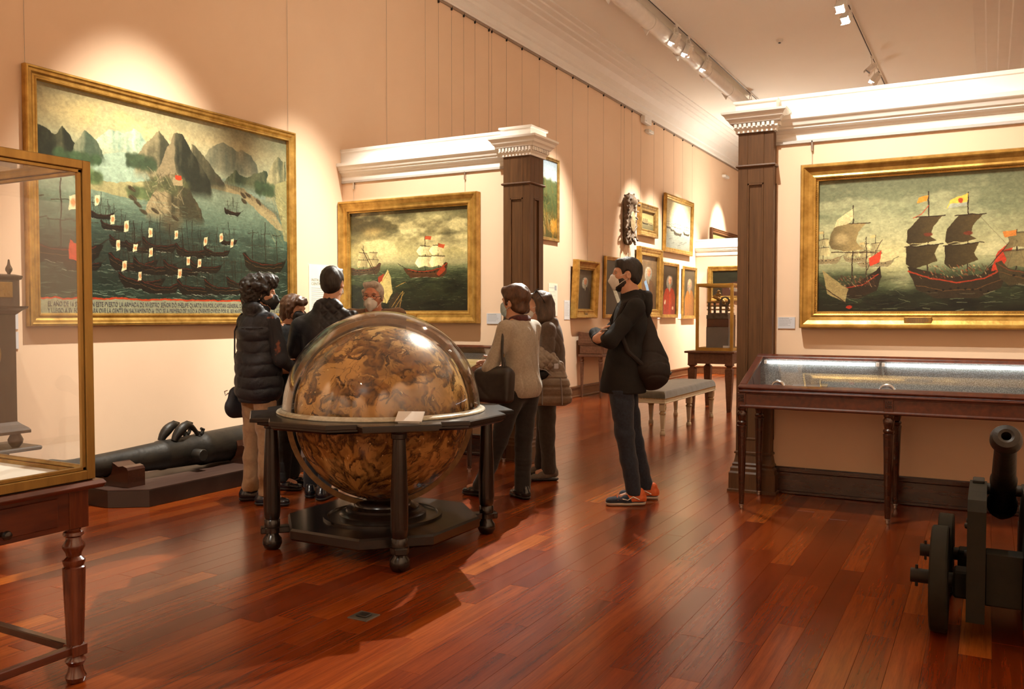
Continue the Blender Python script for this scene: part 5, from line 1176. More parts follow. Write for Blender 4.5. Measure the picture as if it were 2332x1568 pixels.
for k in range(110): y = y0 + (y1 - y0) * (k + .5) / 110; b.box(x1 - .001, x1 + .006, y - .006, y + .006, .424, .436, .003)
for k in range(30): x = x0 + (x1 - x0) * (k + .5) / 30; b.box(x - .006, x + .006, y0 - .006, y0 + .001, .424, .436, .003)
o = part('upholstery_nails', b, BRASS, t); o['kind'] = 'stuff'
for lx in (x0 + .045, x1 - .045):
    for ly in (y0 + .05, (y0 + y1) / 2, y1 - .05):
        b = MB(); b.box(lx - .034, lx + .034, ly - .034, ly + .034, .285, .376, .005); lg = part('leg', b, CREAM, t)
        b = MB(); b.stack(lx - .020, lx + .020, ly - .020, ly + .020, [(-.002, .07), (-.001, .08), (.007, .235), (.006, .24)]); part('fluted_shaft', b, CREAM, lg)
        b = MB(); b.lathe([(.030, 0), (.034, .01), (.030, .035), (.021, .05), (.025, .06), (.018, .075)], 12, Matrix.Translation((lx, ly, 0))); part('foot', b, CREAM, lg, 'auto')
        b = MB(); b.lathe([(.028, .238), (.040, .245), (.040, .262), (.031, .27), (.030, .286)], 16, Matrix.Translation((lx, ly, 0))); part('ring_moulding', b, mat('worn_gilt_ring', (.35, .27, .14), rough=.5), lg, 'auto')
        b = MB(); b.lathe([(.026, 0), (.026, .004), (.014, .008), (.008, .004), (.0, .009)], 14, Matrix.Translation((lx + (.034 if lx > -3.6 else -.034), ly, .33)) @ Matrix.Rotation(math.pi / 2 * (1 if lx > -3.6 else -1), 4, 'Y')); part('rosette', b, CREAM, lg, 'auto')
t = thing('writing_desk', (-6.05, 14.3, 0), 'brown wooden desk on slim turned legs against the long wall', 'desk')
x0, x1, y0, y1 = XW + .06, -5.76, 13.66, 15.0
b = MB(); b.box(x0, x1, y0, y1, .70, .74, .006); b.box(x0 + .02, x1 - .02, y0 + .02, y1 - .02, .74, .90, .003); part('body', b, DESKW, t)
b = MB(); b.loops([[(x0, y, .90), (x1, y, .90), (x1, y, .94), (x0 + .18, y, 1.115), (x0, y, 1.13)] for y in (y0 + .01, y1 - .01)], flip=True); part('sloping_lid', b, DESKW, t)
b = MB(); b.box(x1 - .022, x1 - .014, y0 + .08, y1 - .08, .76, .88, .004); d_ = part('drawer', b, DESKW, t)
b = MB(); b.box(x0 + .03, x1 - .03, y0 - .001, y0 + .006, .93, 1.0, .003); b.box(x0 + .03, x1 - .03, y0 + .012, y0 + .022, .76, .88, .003); part('end_panel', b, DESKW, t)
for y in (13.95, 14.7):
    b = MB(); b.lathe([(.012, 0), (.01, .012), (.018, .025), (.0, .032)], 10, Matrix.Translation((x1 - .014, y, .82)) @ Matrix.Rotation(math.pi / 2, 4, 'Y')); part('knob', b, BRASS, d_, 'auto')
for lx in (x0 + .05, x1 - .05):
    for ly in (y0 + .05, y1 - .05):
        b = MB(); b.lathe([(.016, 0), (.02, .02), (.018, .03), (.034, .55), (.036, .60), (.026, .61), (.036, .63), (.036, .65), (.028, .66), (.036, .70)], 16, Matrix.Translation((lx, ly, 0))); part('leg', b, DESKW, t, 'auto')
t = thing('heavy_table', (-3.6, 13.0, 0), 'heavy brown wooden table with square tapering legs under the machine case', 'table')
x0, x1, y0, y1 = -3.98, -3.235, 12.55, 13.55
b = MB(); b.box(x0, x1, y0, y1, .855, .885, .006); part('tabletop', b, DESKW, t)
b = MB(); b.box(x0 + .06, x1 - .06, y0 + .05, y1 - .05, .70, .856, .003); b.box(x0 + .055, x1 - .055, y0 + .045, y1 - .045, .70, .715, .003); part('apron', b, DESKW, t)
for lx in (x0 + .10, x1 - .09):
    for ly in (y0 + .09, y1 - .09):
        b = MB(); b.box(lx - .055, lx + .055, ly - .055, ly + .055, .685, .856, .004); lg = part('leg', b, DESKW, t)
        b = MB(); b.stack(lx - .03, lx + .03, ly - .03, ly + .03, [(0, 0), (.024, .58), (.024, .62), (.006, .635), (.0, .645), (.004, .66), (.028, .68), (.028, .69)]); part('tapered_shaft', b, DESKW, lg)
glass_case('glass_case', 'gold edged glass case holding a brass machine on the heavy brown table', -3.86, -3.30, 12.72, 13.40, .886, 1.885, .032, mat('bright_gilt_edge', (.50, .33, .08), (.66, .45, .12), rough=.3, metal=.8), mat('grey_case_floor', (.30, .27, .24), (.36, .33, .30), rough=.6))
t = thing('brass_machine', (-3.58, 13.06, .91), 'model of a machine in brass and dark metal on a brown and grey block', 'model')
GUN = mat('gun_metal', (.06, .055, .045), (.16, .14, .11), rough=.35, metal=.8, scale=20)
b = MB(); b.box(-3.74, -3.40, 12.86, 13.26, .91, 1.24, .005); part('grey_block', b, mat('grey_block_cloth', (.16, .15, .14), (.2, .19, .18), rough=.8), t)
b = MB(); b.box(-3.73, -3.40, 12.85, 13.27, 1.24, 1.36, .005); part('wooden_base', b, MAHOG, t)
b = MB(); b.box(-3.735, -3.405, 12.845, 13.275, 1.36, 1.42, .004); b.box(-3.72, -3.42, 12.86, 13.26, 1.42, 1.45, .004); part('metal_bed', b, GUN, t)
for k in range(4):
    b = MB(); x = -3.71 + .09 * k; b.box(x - .012, x + .012, 12.88, 12.92, 1.45, 1.60, .003); b.box(x - .012, x + .012, 13.18, 13.22, 1.45, 1.60, .003); part('upright', b, GUN, t)
for z in (1.50, 1.555, 1.61):
    b = MB(); b.tube([(-3.74, 12.90, z), (-3.41, 12.90, z)], .012, 10); b.tube([(-3.74, 13.2, z), (-3.41, 13.2, z)], .012, 10); part('brass_rod', b, BRASS, t, 'auto')
b = MB(); b.tube([(-3.66, 12.98, 1.70), (-3.52, 12.96, 1.63), (-3.41, 12.94, 1.48)], [.03, .024, .02], 12); part('brass_lever', b, BRASS, t, 'auto')
b = MB(); b.lathe([(.05, 0), (.05, .03), (.03, .04), (.03, .10), (.042, .11), (.042, .14), (.02, .155), (.028, .18), (.0, .20)], 16, Matrix.Translation((-3.60, 13.02, 1.60))); part('brass_turret', b, BRASS, t, 'auto')
b = MB(); b.lathe([(.07, 0), (.075, .004), (.075, .02), (.07, .024), (.05, .024), (.05, 0), (.07, 0)], 24, Matrix.Translation((-3.46, 12.88, 1.62)) @ Matrix.Rotation(math.pi / 2, 4, 'X'), closed=False); part('hand_wheel', b, GUN, t, 'auto')
b = MB(); b.box(-3.46, -3.35, 12.775, 12.782, .906, .965, .001, None); tag(part('caption_card', b, CARD), 'small white caption inside the gold edged machine case', 'card')

# floor socket
b = MB(); b.box(-2.622, -2.508, 3.162, 3.268, -.004, .004, .002); t = tag(part('floor_socket', b, mat('dull_zinc', (.10, .10, .09), (.16, .15, .13), rough=.5, metal=.5)), 'small square metal socket cover let into the floor boards', 'socket')
b = MB(); b.box(-2.595, -2.535, 3.19, 3.24, .004, .012, .003); part('flap', b, BPLAST, t)

# ------------------------------------------------------------------ people: smooth blended solids meshed into one surface each
def rotz(a): return np.array([[math.cos(a), -math.sin(a), 0], [math.sin(a), math.cos(a), 0], [0, 0, 1]])
def rotx(a): return np.array([[1, 0, 0], [0, math.cos(a), -math.sin(a)], [0, math.sin(a), math.cos(a)]])
def roty(a): return np.array([[math.cos(a), 0, math.sin(a)], [0, 1, 0], [-math.sin(a), 0, math.cos(a)]])
class Solid:
    def __init__(s, lo, hi, h):
        s.lo = np.array(lo, float); s.h = h; s.n = np.ceil((np.array(hi) - s.lo) / h).astype(int) + 1
        s.D = np.full(s.n, 9.0, np.float32); s.ax = [(s.lo[i] + np.arange(s.n[i]) * h).astype(np.float32) for i in range(3)]
        s.T = np.eye(3); s.o = np.zeros(3)
    def at(s, T=None, o=(0, 0, 0)): s.T = np.eye(3) if T is None else T; s.o = np.array(o, float); return s
    def P(s, p): return s.T @ np.array(p, float) + s.o
    def _sub(s, lo, hi, pad):
        i0 = np.maximum(0, np.floor((lo - pad - s.lo) / s.h).astype(int)); i1 = np.minimum(s.n, np.ceil((hi + pad - s.lo) / s.h).astype(int) + 1)
        if (i1 <= i0).any(): return None
        sl = tuple(slice(a, b) for a, b in zip(i0, i1))
        return sl, s.ax[0][sl[0]][:, None, None], s.ax[1][sl[1]][None, :, None], s.ax[2][sl[2]][None, None, :]
    def _mix(s, sl, d, k, sub):
        a = s.D[sl]
        if sub:
            d = -d; h = np.maximum(k - np.abs(a - d), 0) / k; s.D[sl] = np.maximum(a, d) + h * h * k * .25
        else:
            h = np.maximum(k - np.abs(a - d), 0) / k; s.D[sl] = np.minimum(a, d) - h * h * k * .25
    def rc(s, a, b, r1, r2=None, k=.02, flat=None, sub=False):
        """tapering rounded limb from a to b; flat=(axis, factor) squashes its section along an axis"""
        r2 = r1 if r2 is None else r2; a, b = s.P(a), s.P(b); R = max(r1, r2)
        q = s._sub(np.minimum(a, b) - R, np.maximum(a, b) + R, k + .03)
        if q is None: return s
        sl, x, y, z = q; d = b - a; l2 = float(d @ d) + 1e-12
        px, py, pz = x - a[0], y - a[1], z - a[2]
        t = np.clip((px * d[0] + py * d[1] + pz * d[2]) / l2, 0, 1)
        ex, ey, ez = px - t * d[0], py - t * d[1], pz - t * d[2]
        if flat is not None:
            n = s.T @ np.array(flat[0], float); n /= np.linalg.norm(n); f = 1 / flat[1] - 1
            w = (ex * n[0] + ey * n[1] + ez * n[2]) * f; ex, ey, ez = ex + w * n[0], ey + w * n[1], ez + w * n[2]
        s._mix(sl, np.sqrt(ex * ex + ey * ey + ez * ez) - (r1 + (r2 - r1) * t), k, sub); return s
    def chain(s, pts, rs, k=.02, flat=None):
        for i in range(len(pts) - 1): s.rc(pts[i], pts[i + 1], rs[i], rs[i + 1], k, flat)
        return s
    def el(s, c, r, R=None, k=.02, sub=False):
        c = s.P(c); r = np.array(r, float); R = s.T if R is None else s.T @ R; m = float(r.max())
        q = s._sub(c - m, c + m, k + .03)
        if q is None: return s
        sl, x, y, z = q; px, py, pz = x - c[0], y - c[1], z - c[2]
        u = [(px * R[0, i] + py * R[1, i] + pz * R[2, i]) for i in range(3)]
        k0 = np.sqrt(sum((u[i] / r[i]) ** 2 for i in range(3))); k1 = np.sqrt(sum((u[i] / r[i] ** 2) ** 2 for i in range(3))) + 1e-6
        s._mix(sl, k0 * (k0 - 1) / k1, k, sub); return s
    def bx(s, c, half, rnd=.01, R=None, k=.01, sub=False):
        c = s.P(c); R = s.T if R is None else s.T @ R; m = float(np.linalg.norm(half)) + rnd
        q = s._sub(c - m, c + m, k + .03)
        if q is None: return s
        sl, x, y, z = q; px, py, pz = x - c[0], y - c[1], z - c[2]
        u = [np.abs(px * R[0, i] + py * R[1, i] + pz * R[2, i]) - (half[i] - rnd) for i in range(3)]
        d = np.sqrt(sum(np.maximum(v, 0) ** 2 for v in u)) + np.minimum(np.maximum(np.maximum(u[0], u[1]), u[2]), 0) - rnd
        s._mix(sl, d, k, sub); return s
    def cut(s, n, d, k=.006):
        """keep the side where n.p < d"""
        n = s.T @ np.array(n, float); d = d + float(n @ s.o)
        v = s.ax[0][:, None, None] * n[0] + s.ax[1][None, :, None] * n[1] + s.ax[2][None, None, :] * n[2] - d
        h = np.maximum(k - np.abs(s.D - v), 0) / k; s.D = (np.maximum(s.D, v) + h * h * k * .25).astype(np.float32); return s
    def grid(s): return s.ax[0][:, None, None], s.ax[1][None, :, None], s.ax[2][None, None, :]
    def wob(s, amp, freq, seed=0, st=(1, 1, 1), n=6):
        """soft irregular folds"""
        r = np.random.RandomState(seed); x, y, z = s.grid(); d = 0
        for _ in range(n):
            v = r.randn(3); v /= np.linalg.norm(v); v = v * np.array(st) * freq * (.6 + .9 * r.rand()); d = d + np.sin(x * v[0] + y * v[1] + z * v[2] + r.rand() * 6.28)
        s.D += (amp / math.sqrt(n) * d).astype(np.float32); return s
    def creases(s, amp, freq, seed=0, st=(1, 1, 1)):
        r = np.random.RandomState(seed); x, y, z = s.grid()
        w = 0
        for _ in range(4):
            v = r.randn(3) * np.array(st) * freq; w = w + np.sin(x * v[0] + y * v[1] + z * v[2] + r.rand() * 6.28)
        s.D += (amp * (1 - np.abs(np.sin(w * 1.3))) ** 3).astype(np.float32); return s
    def add(s, f): s.D += f(*s.grid()).astype(np.float32); return s
    def mesh(s, name, W, relax=1):
        D_ = s.D; S = D_ < 0
        c = np.zeros(np.array(S.shape) - 1, np.int8); nx, ny, nz = c.shape; C8 = [(i, j, k) for i in (0, 1) for j in (0, 1) for k in (0, 1)]
        for i, j, k in C8: c += S[i:i + nx, j:j + ny, k:k + nz]
        A = np.argwhere((c > 0) & (c < 8)); idx = np.full(c.shape, -1, np.int32); idx[A[:, 0], A[:, 1], A[:, 2]] = np.arange(len(A))
        val = {q: D_[A[:, 0] + q[0], A[:, 1] + q[1], A[:, 2] + q[2]] for q in C8}
        acc = np.zeros((len(A), 3)); w = np.zeros(len(A))
        for q in C8:
            for a in range(3):
                if q[a]: continue
                p = list(q); p[a] = 1; p = tuple(p); va, vb = val[q], val[p]; m = (va < 0) != (vb < 0)
                t = np.where(m, va / np.where(va == vb, 1, va - vb), 0); e = np.array(q, float)[None].repeat(len(A), 0); e[:, a] = t
                acc += e * m[:, None]; w += m
        V = (A + acc / w[:, None]) * s.h + s.lo; F = []
        for a in range(3):
            b, d = (a + 1) % 3, (a + 2) % 3
            s0 = [slice(None)] * 3; s1 = [slice(None)] * 3; s0[a] = slice(0, -1); s1[a] = slice(1, None)
            X = S[tuple(s0)] != S[tuple(s1)]; G = np.argwhere(X); G = G[(G[:, b] > 0) & (G[:, d] > 0) & (G[:, b] < S.shape[b] - 1) & (G[:, d] < S.shape[d] - 1)]
            def I(db, dd):
                g = G.copy(); g[:, b] -= db; g[:, d] -= dd; return idx[g[:, 0], g[:, 1], g[:, 2]]
            q = np.stack([I(1, 1), I(0, 1), I(0, 0), I(1, 0)], 1); fl = ~S[G[:, 0], G[:, 1], G[:, 2]]; q[fl] = q[fl][:, ::-1]; F.append(q)
        F = np.concatenate(F); F = F[(F >= 0).all(1)]
        for _ in range(relax):
            acc = np.zeros_like(V); n = np.zeros(len(V))
            for i in range(4):
                np.add.at(acc, F[:, i], V[F[:, i - 1]]); np.add.at(acc, F[:, i - 1], V[F[:, i]]); np.add.at(n, F[:, i], 1); np.add.at(n, F[:, i - 1], 1)
            V = V * .45 + .55 * acc / np.maximum(n, 1)[:, None]
        V = V @ W[0].T + W[1]
        me = D.meshes.new(name); me.vertices.add(len(V)); me.vertices.foreach_set('co', V.astype(np.float32).ravel())
        me.loops.add(F.size); me.loops.foreach_set('vertex_index', F.astype(np.int32).ravel()); me.polygons.add(len(F)); me.polygons.foreach_set('loop_start', np.arange(0, F.size, 4, dtype=np.int32))
        me.update(calc_edges=True); me.validate(); return me

SKIN = mat('skin', (.52, .27, .17), (.60, .33, .22), rough=.5, scale=18, bump=.03)
SKIN2 = mat('ruddy_skin', (.55, .22, .13), (.66, .32, .21), rough=.45, scale=22, bump=.04)
def hair_mat(name, c1, c2, rough=.5): return mat(name, c1, c2, rough=rough, scale=60, stretch=(1, 1, .25), bump=.3, bscale=110, detail=6)
DARKHAIR = hair_mat('black_hair', (.008, .006, .005), (.026, .019, .015)); BROWNHAIR = hair_mat('brown_hair', (.028, .013, .006), (.095, .048, .022)); CHESTNUT = hair_mat('chestnut_hair', (.036, .014, .006), (.120, .052, .022)); GREYHAIR = hair_mat('grey_hair', (.38, .33, .28), (.60, .55, .48))
EYEW = mat('eye_white', (.42, .38, .34), rough=.2); EYED = mat('eye_dark', (.02, .012, .008), rough=.15)
MASKW = mat('white_mask', (.66, .63, .58), (.74, .71, .66), rough=.65, scale=40, bump=.05); MASKB = mat('black_mask', (.010, .010, .011), rough=.6); MASKC = mat('blue_mask', (.34, .48, .55), (.42, .56, .62), rough=.6, scale=40)
def fabric(name, c1, c2, rough=.85, scale=40, bump=.25, sheen=.2, bscale=220): return mat(name, c1, c2, rough=rough, scale=scale, bump=bump, bscale=bscale, sheen=sheen)
NAVY = fabric('navy_padded_cloth', (.004, .005, .009), (.008, .009, .015), rough=.55, sheen=0); NAVY2 = fabric('dark_navy_quilt', (.006, .007, .011), (.012, .014, .020), rough=.45, sheen=0); BLACK = fabric('black_cloth', (.0035, .0035, .0035), (.007, .0065, .0065), sheen=0); BEIGE = fabric('beige_cotton', (.27, .155, .075), (.34, .20, .10)); DENIM = fabric('dark_denim', (.009, .015, .030), (.022, .034, .060), scale=60)
GREYKNIT = fabric('grey_beige_knit', (.36, .31, .24), (.47, .41, .33), scale=70, bump=.5, bscale=300); BROWNW = fabric('brown_wool', (.070, .043, .027), (.105, .067, .044)); TAUPE = fabric('taupe_quilted_nylon', (.20, .145, .10), (.29, .215, .15), rough=.42); CAMEL = fabric('camel_wool', (.17, .095, .045), (.23, .135, .07)); SHIRTB = mat('blue_check_shirt', (.30, .36, .46), (.55, .60, .66), rough=.8, scale=130, detail=1, contrast=(.48, .52))
FLORAL = mat('dark_floral_cloth', (.012, .012, .016), (.26, .075, .03), rough=.8, scale=14, detail=2, contrast=(.60, .70)); PLUM = fabric('burgundy_cloth', (.055, .008, .010), (.085, .014, .016)); LEATH = mat('dark_brown_leather', (.016, .012, .010), (.032, .024, .020), rough=.4, scale=30, bump=.1); SHOE = mat('black_shoe_leather', (.007, .007, .010), (.014, .014, .02), rough=.25, coat=.3); RUCK = fabric('dark_rucksack_cloth', (.009, .0055, .005), (.016, .010, .009), rough=.75, sheen=0); SUEDE = fabric('grey_suede', (.13, .11, .09), (.19, .16, .13)); ORANGE = mat('orange_mesh', (.62, .12, .03), (.75, .17, .05), rough=.6, scale=60); RUBBER = mat('pale_rubber', (.50, .44, .38), (.62, .56, .50), rough=.6); GREYPANT = fabric('grey_brown_trousers', (.030, .024, .018), (.048, .038, .028))

def unit(v): v = np.array(v, float); return v / np.linalg.norm(v)
def head_frame(c, yaw=0.0, pitch=0.0, roll=0.0): return rotz(yaw) @ rotx(pitch) @ roty(roll), np.array(c, float)
def head_skin(S, hf, neck, s=1.0, nr=.056):
    S.at(*hf); e = lambda c, r, k=.02, sub=False, R=None: S.el([x * s for x in c], [x * s for x in r], R, k, sub)
    e((0, -.014, .035), (.076, .096, .088)); e((0, .018, -.035), (.060, .072, .082), .04); e((0, .048, -.092), (.030, .032, .026), .04)
    e((-.036, .058, -.016), (.026, .024, .022), .02); e((.036, .058, -.016), (.026, .024, .022), .02)      # cheekbones
    S.rc((-.035 * s, .080 * s, .030 * s), (.035 * s, .080 * s, .030 * s), .011 * s, None, .02)               # brow
    e((-.031, .097, .010), (.019, .016, .012), .014, True); e((.031, .097, .010), (.019, .016, .012), .014, True)
    S.rc((0, .088 * s, .014 * s), (0, .108 * s, -.024 * s), .008 * s, .0125 * s, .014); e((-.012, .098, -.028), (.010, .010, .008), .008); e((.012, .098, -.028), (.010, .010, .008), .008)
    S.rc((-.020 * s, .086 * s, -.056 * s), (.020 * s, .086 * s, -.056 * s), .0085 * s, None, .008); S.rc((-.017 * s, .085 * s, -.068 * s), (.017 * s, .085 * s, -.068 * s), .0085 * s, None, .008)
    for q in (-1, 1):
        e((q * .078, -.010, -.006), (.010, .021, .032), .010, False, rotz(-q * .35)); e((q * .086, -.006, -.004), (.006, .011, .018), .006, True)
    n = S.P((0, -.022 * s, -.06 * s)); n2 = S.P((0, -.01 * s, -.09 * s)); S.at(); S.rc(n, neck, nr, nr * 1.08, .03); S.rc(n2, neck, nr * .9, nr, .03)
def hand(S, w, d, n, side, curl=.5, s=1.0, spread=.0, thumb=.5):
    """palm, four jointed fingers and a thumb; d along the hand, n out of the palm, side +1 right hand"""
    d = unit(d); n = np.array(n, float); n = unit(n - d * (n @ d)); t = np.cross(d, n) * side
    w = np.array(w, float); R = np.stack([t, d, n], 1)
    S.bx(w + d * .045 * s, (.040 * s, .050 * s, .015 * s), .013 * s, R, .012); S.rc(w - d * .02, w + d * .02 * s, .026 * s, .028 * s, .02, (n, .72))
    for j, (off, ln, r) in enumerate(((.029, .070, .0088), (.010, .079, .0092), (-.010, .073, .0088), (-.028, .058, .0078))):
        p = w + d * .088 * s + t * off * s; a = curl * (.55 + .08 * j); dr = unit(d + t * spread * (off / .03))
        for q, f in enumerate((.45, .31, .24)):
            a += curl * (.0, .75, .55)[q]; v = dr * math.cos(a) + n * math.sin(a); p2 = p + v * ln * f * s; S.rc(p, p2, r * s * (1 - .06 * q), r * s * (.94 - .06 * q), .004); p = p2
    p = w + d * .022 * s + t * .034 * s; v = unit(d * .55 + t * .8 + n * .25)
    for q, l in enumerate((.042, .033, .026)):
        p2 = p + v * l * s; S.rc(p, p2, (.0125, .0105, .0092)[q] * s, (.011, .0095, .008)[q] * s, .006); p = p2; v = unit(v + (d * .5 - t * .35 + n * .35) * thumb)
class Person:
    def __init__(s, name_label, pos, ang, H, group='museum visitors'):
        s.t = thing('person', (*pos, 0), name_label, 'person', group); s.H = H
        a = math.radians(ang - 90); s.W = (rotz(a), np.array([*pos, 0.0])); s.J = s.joints(H)
    def joints(s, H):
        J = dict(head=(0, .01, H - .118), neck=(0, -.015, .845 * H), chest=(0, -.005, .74 * H), waist=(0, .0, .62 * H), hip=(0, -.005, .53 * H))
        for q, n in ((-1, 'l'), (1, 'r')):
            J['sh' + n] = (q * .105 * H, -.01, .808 * H); J['el' + n] = (q * .135 * H, -.02, .64 * H); J['wr' + n] = (q * .13 * H, .06, .505 * H)
            J['hp' + n] = (q * .052 * H, 0, .52 * H); J['kn' + n] = (q * .055 * H, .015, .285 * H); J['an' + n] = (q * .056 * H, -.01, .052 * H); J['to' + n] = (q * .15, 1, 0)
        return J
    def solid(s, z0, z1, w=.42, h=.0075, y0=-.45, y1=.45, x0=None, x1=None): return Solid((x0 if x0 is not None else -w, y0, z0), (x1 if x1 is not None else w, y1, z1), h)
    def put(s, name, S, m, parent=None, relax=1, kind=None):
        o = link(name, S.mesh(name, s.W, relax), m, parent or s.t, True); return o
    def world(s, p): return tuple(s.W[0] @ np.array(p, float) + s.W[1])
    def tubes(s, name, paths, r, m, parent=None, n=6):
        b = MB()
        for P in paths: b.tube([s.world(p) for p in P], r, n)
        return part(name, b, m, parent or s.t, 'auto')
    def body(s, skin, hf, hands=(), h=.0065, hs=1.0, nr=.056, y1=.45):
        """the one continuous figure: head, neck, trunk, limbs, hands"""
        J = s.J; S = s.solid(.02, s.H + .03, .46, h, y1=y1); H = s.H
        S.el(J['chest'], (.125, .085, .17), k=.05); S.el(J['waist'], (.115, .080, .15), k=.05); S.el(J['hip'], (.135, .09, .11), k=.05)
        for n in 'lr':
            S.rc(J['neck'], J['sh' + n], .045, .045, .04); S.rc(J['sh' + n], J['el' + n], .040, .034, .02); S.rc(J['el' + n], J['wr' + n], .034, .024, .02)
            S.rc(J['hp' + n], J['kn' + n], .068, .045, .03); S.rc(J['kn' + n], J['an' + n], .045, .032, .02); a = np.array(J['an' + n]); S.rc(a, a + unit(J['to' + n]) * .10 - np.array([0, 0, .025]), .030, .022, .02)
        head_skin(S, hf, np.array(J['neck']), hs, nr)
        for a in hands: hand(S, *a)
        s.hf = hf; s.hs = hs; return s.put('body', S, skin, relax=1)
    def hp(s, p): return s.hf[0] @ (np.array(p, float) * s.hs) + s.hf[1]
    def eyes(s, brow=None):
        for q in (-1, 1):
            b = MB(); c = s.world(s.hp((q * .031, .0715, .010))); b.lathe([(.0, -.0115), (.006, -.0095), (.0105, -.004), (.0115, 0), (.0105, .004), (.006, .0095), (.0, .0115)], 14, Matrix.Translation(c)); e = part('eye', b, EYEW, s.t, True)
            b = MB(); c = s.world(s.hp((q * .031, .0792, .008))); b.lathe([(.0, -.0052), (.004, -.0035), (.0052, 0), (.004, .0035), (.0, .0052)], 12, Matrix.Translation(c)); part('iris', b, EYED, e, True)
    def hair(s, m, build, h=.006, amp=.0, freq=60, crease=0, seed=1, relax=1, name='hair'):
        c = s.hf[1]; S = Solid(c - .24, c + .24, h); S.at(*s.hf); build(S); S.at()
        if amp: S.wob(amp, freq, seed, n=9)
        if crease: S.creases(crease, freq * .35, seed)
        return s.put(name, S, m, relax=relax)
    def legs(s, name, m, r=(.092, .064, .050), hip=True, seat=.135, cut=.05, amp=.004, seed=0, top=None, h=.0075, crease=.004):
        J = s.J; H = s.H; S = s.solid(.01, (top or .60 * H) + .03, .40, h, y0=-.5, y1=.5)
        for n in 'lr':
            S.rc(J['hp' + n], J['kn' + n], r[0], r[1], .03); S.rc(J['kn' + n], np.array(J['an' + n]) - (0, 0, .02), r[1], r[2], .02)
        if hip: S.el(J['hip'], (seat, .115, .13), k=.04)
        if amp: S.wob(amp, 22, seed, (1, 1, 2.2))
        if crease: S.creases(crease, 13, seed, (.5, .5, 1.6))
        S.cut((0, 0, -1), -cut); S.cut((0, 0, 1), top or .60 * H); return s.put(name, S, m)
    def shoe(s, n, m, sole_m, L=.27, w=.044, heel=.0, lift=0.0, name='shoe'):
        J = s.J; a = np.array(J['an' + n]); d = unit((J['to' + n][0], J['to' + n][1], 0)); S = Solid(a - (.26, .26, a[2] + .0), a + (.26, .26, .09), .005); z = 0
        T = np.stack([np.cross(d, (0, 0, 1)), d, (0, 0, 1)], 1); S.at(T, (a[0], a[1], 0)); f = L - .075
        S.rc((0, -.045, .045 + heel), (0, .06, .045 + heel * .6), w * .90, w * .88, .03, ((0, 0, 1), 1.0)); S.rc((0, .05, .040 + heel * .3), (.004, f - .045, .032), w * .92, w * .86, .03, ((0, 0, 1), .75)); S.rc((0, -.04, .05 + heel), (0, -.035, .085 + heel), w * .82, w * .80, .02)
        S.cut((0, 0, -1), -.018); o = s.put(name, S, m)
        S = Solid(a - (.26, .26, a[2] + .01), a + (.26, .26, .05), .005); S.at(T, (a[0], a[1], 0)); S.rc((0, -.045, .02), (0, .05, .02), w * .96, w * .90, .02, ((0, 0, 1), .6)); S.rc((0, .05, .02), (.004, f - .045, .02), w * .95, w * .93, .02, ((0, 0, 1), .6)); S.cut((0, 0, 1), .024, .002); S.cut((0, 0, -1), -.0005, .002); s.put('sole', S, sole_m, o); return o
    def mask(s, m, style='cup', loops=True):
        c = s.hf[1]; S = Solid(c - .2, c + .2, .0045); S.at(*s.hf); k = s.hs
        if style == 'cup':
            S.el((0, .060 * k, -.052 * k), (.056, .050, .058), k=.02); S.rc((0, .106 * k, -.022 * k), (0, .122 * k, -.052 * k), .005, .006, .030); S.rc((0, .122 * k, -.052 * k), (0, .090 * k, -.104 * k), .006, .006, .030); S.rc((0, .104 * k, -.015 * k), (0, .085 * k, -.10 * k), .010, .010, .03)
        else:
            S.el((0, .062 * k, -.052 * k), (.063, .050, .062), k=.03); S.rc((-.045, .07 * k, -.015 * k), (.045, .07 * k, -.015 * k), .018, None, .03); S.rc((0, .098 * k, -.03 * k), (0, .096 * k, -.07 * k), .014, .014, .03)
        S.at(); o = s.put('face_mask', S, m)
        if loops:
            P = []
            for q in (-1, 1):
                for z, z2 in ((-.020, .012), (-.085, -.026)): P.append([s.hp((q * .054, .070, z)), s.hp((q * .070, .035, (z + z2) / 2)), s.hp((q * .083, -.012, z2))])
            for q in P: s.tubes('ear_loop', [q], .0022, m, o)
        return o
# hair shapes (head coordinates)
def short_hair(S, s=1.0, t=.010, front=.055, side=-.02, nape=-.075):
    S.el((0, -.018, .038), (.076 * s + t, .098 * s + t, .089 * s + t), k=.02); S.el((0, -.058, -.02), (.062 + t * .6, .050 + t * .6, .065), k=.03)
    S.rc((-.04, .065, .098), (.04, .065, .098), .018, None, .03)
    S.bx((0, .125, -.065 + front * .0), (.13, .080, .115), .03, None, .02, True)              # face opening
    S.bx((0, .06, -.12), (.13, .060, .10), .02, None, .02, True); S.cut((0, 0, -1), -nape, .015)
    for q in (-1, 1): S.el((q * .088, .006, -.012), (.022, .030, .040), None, .012, True)

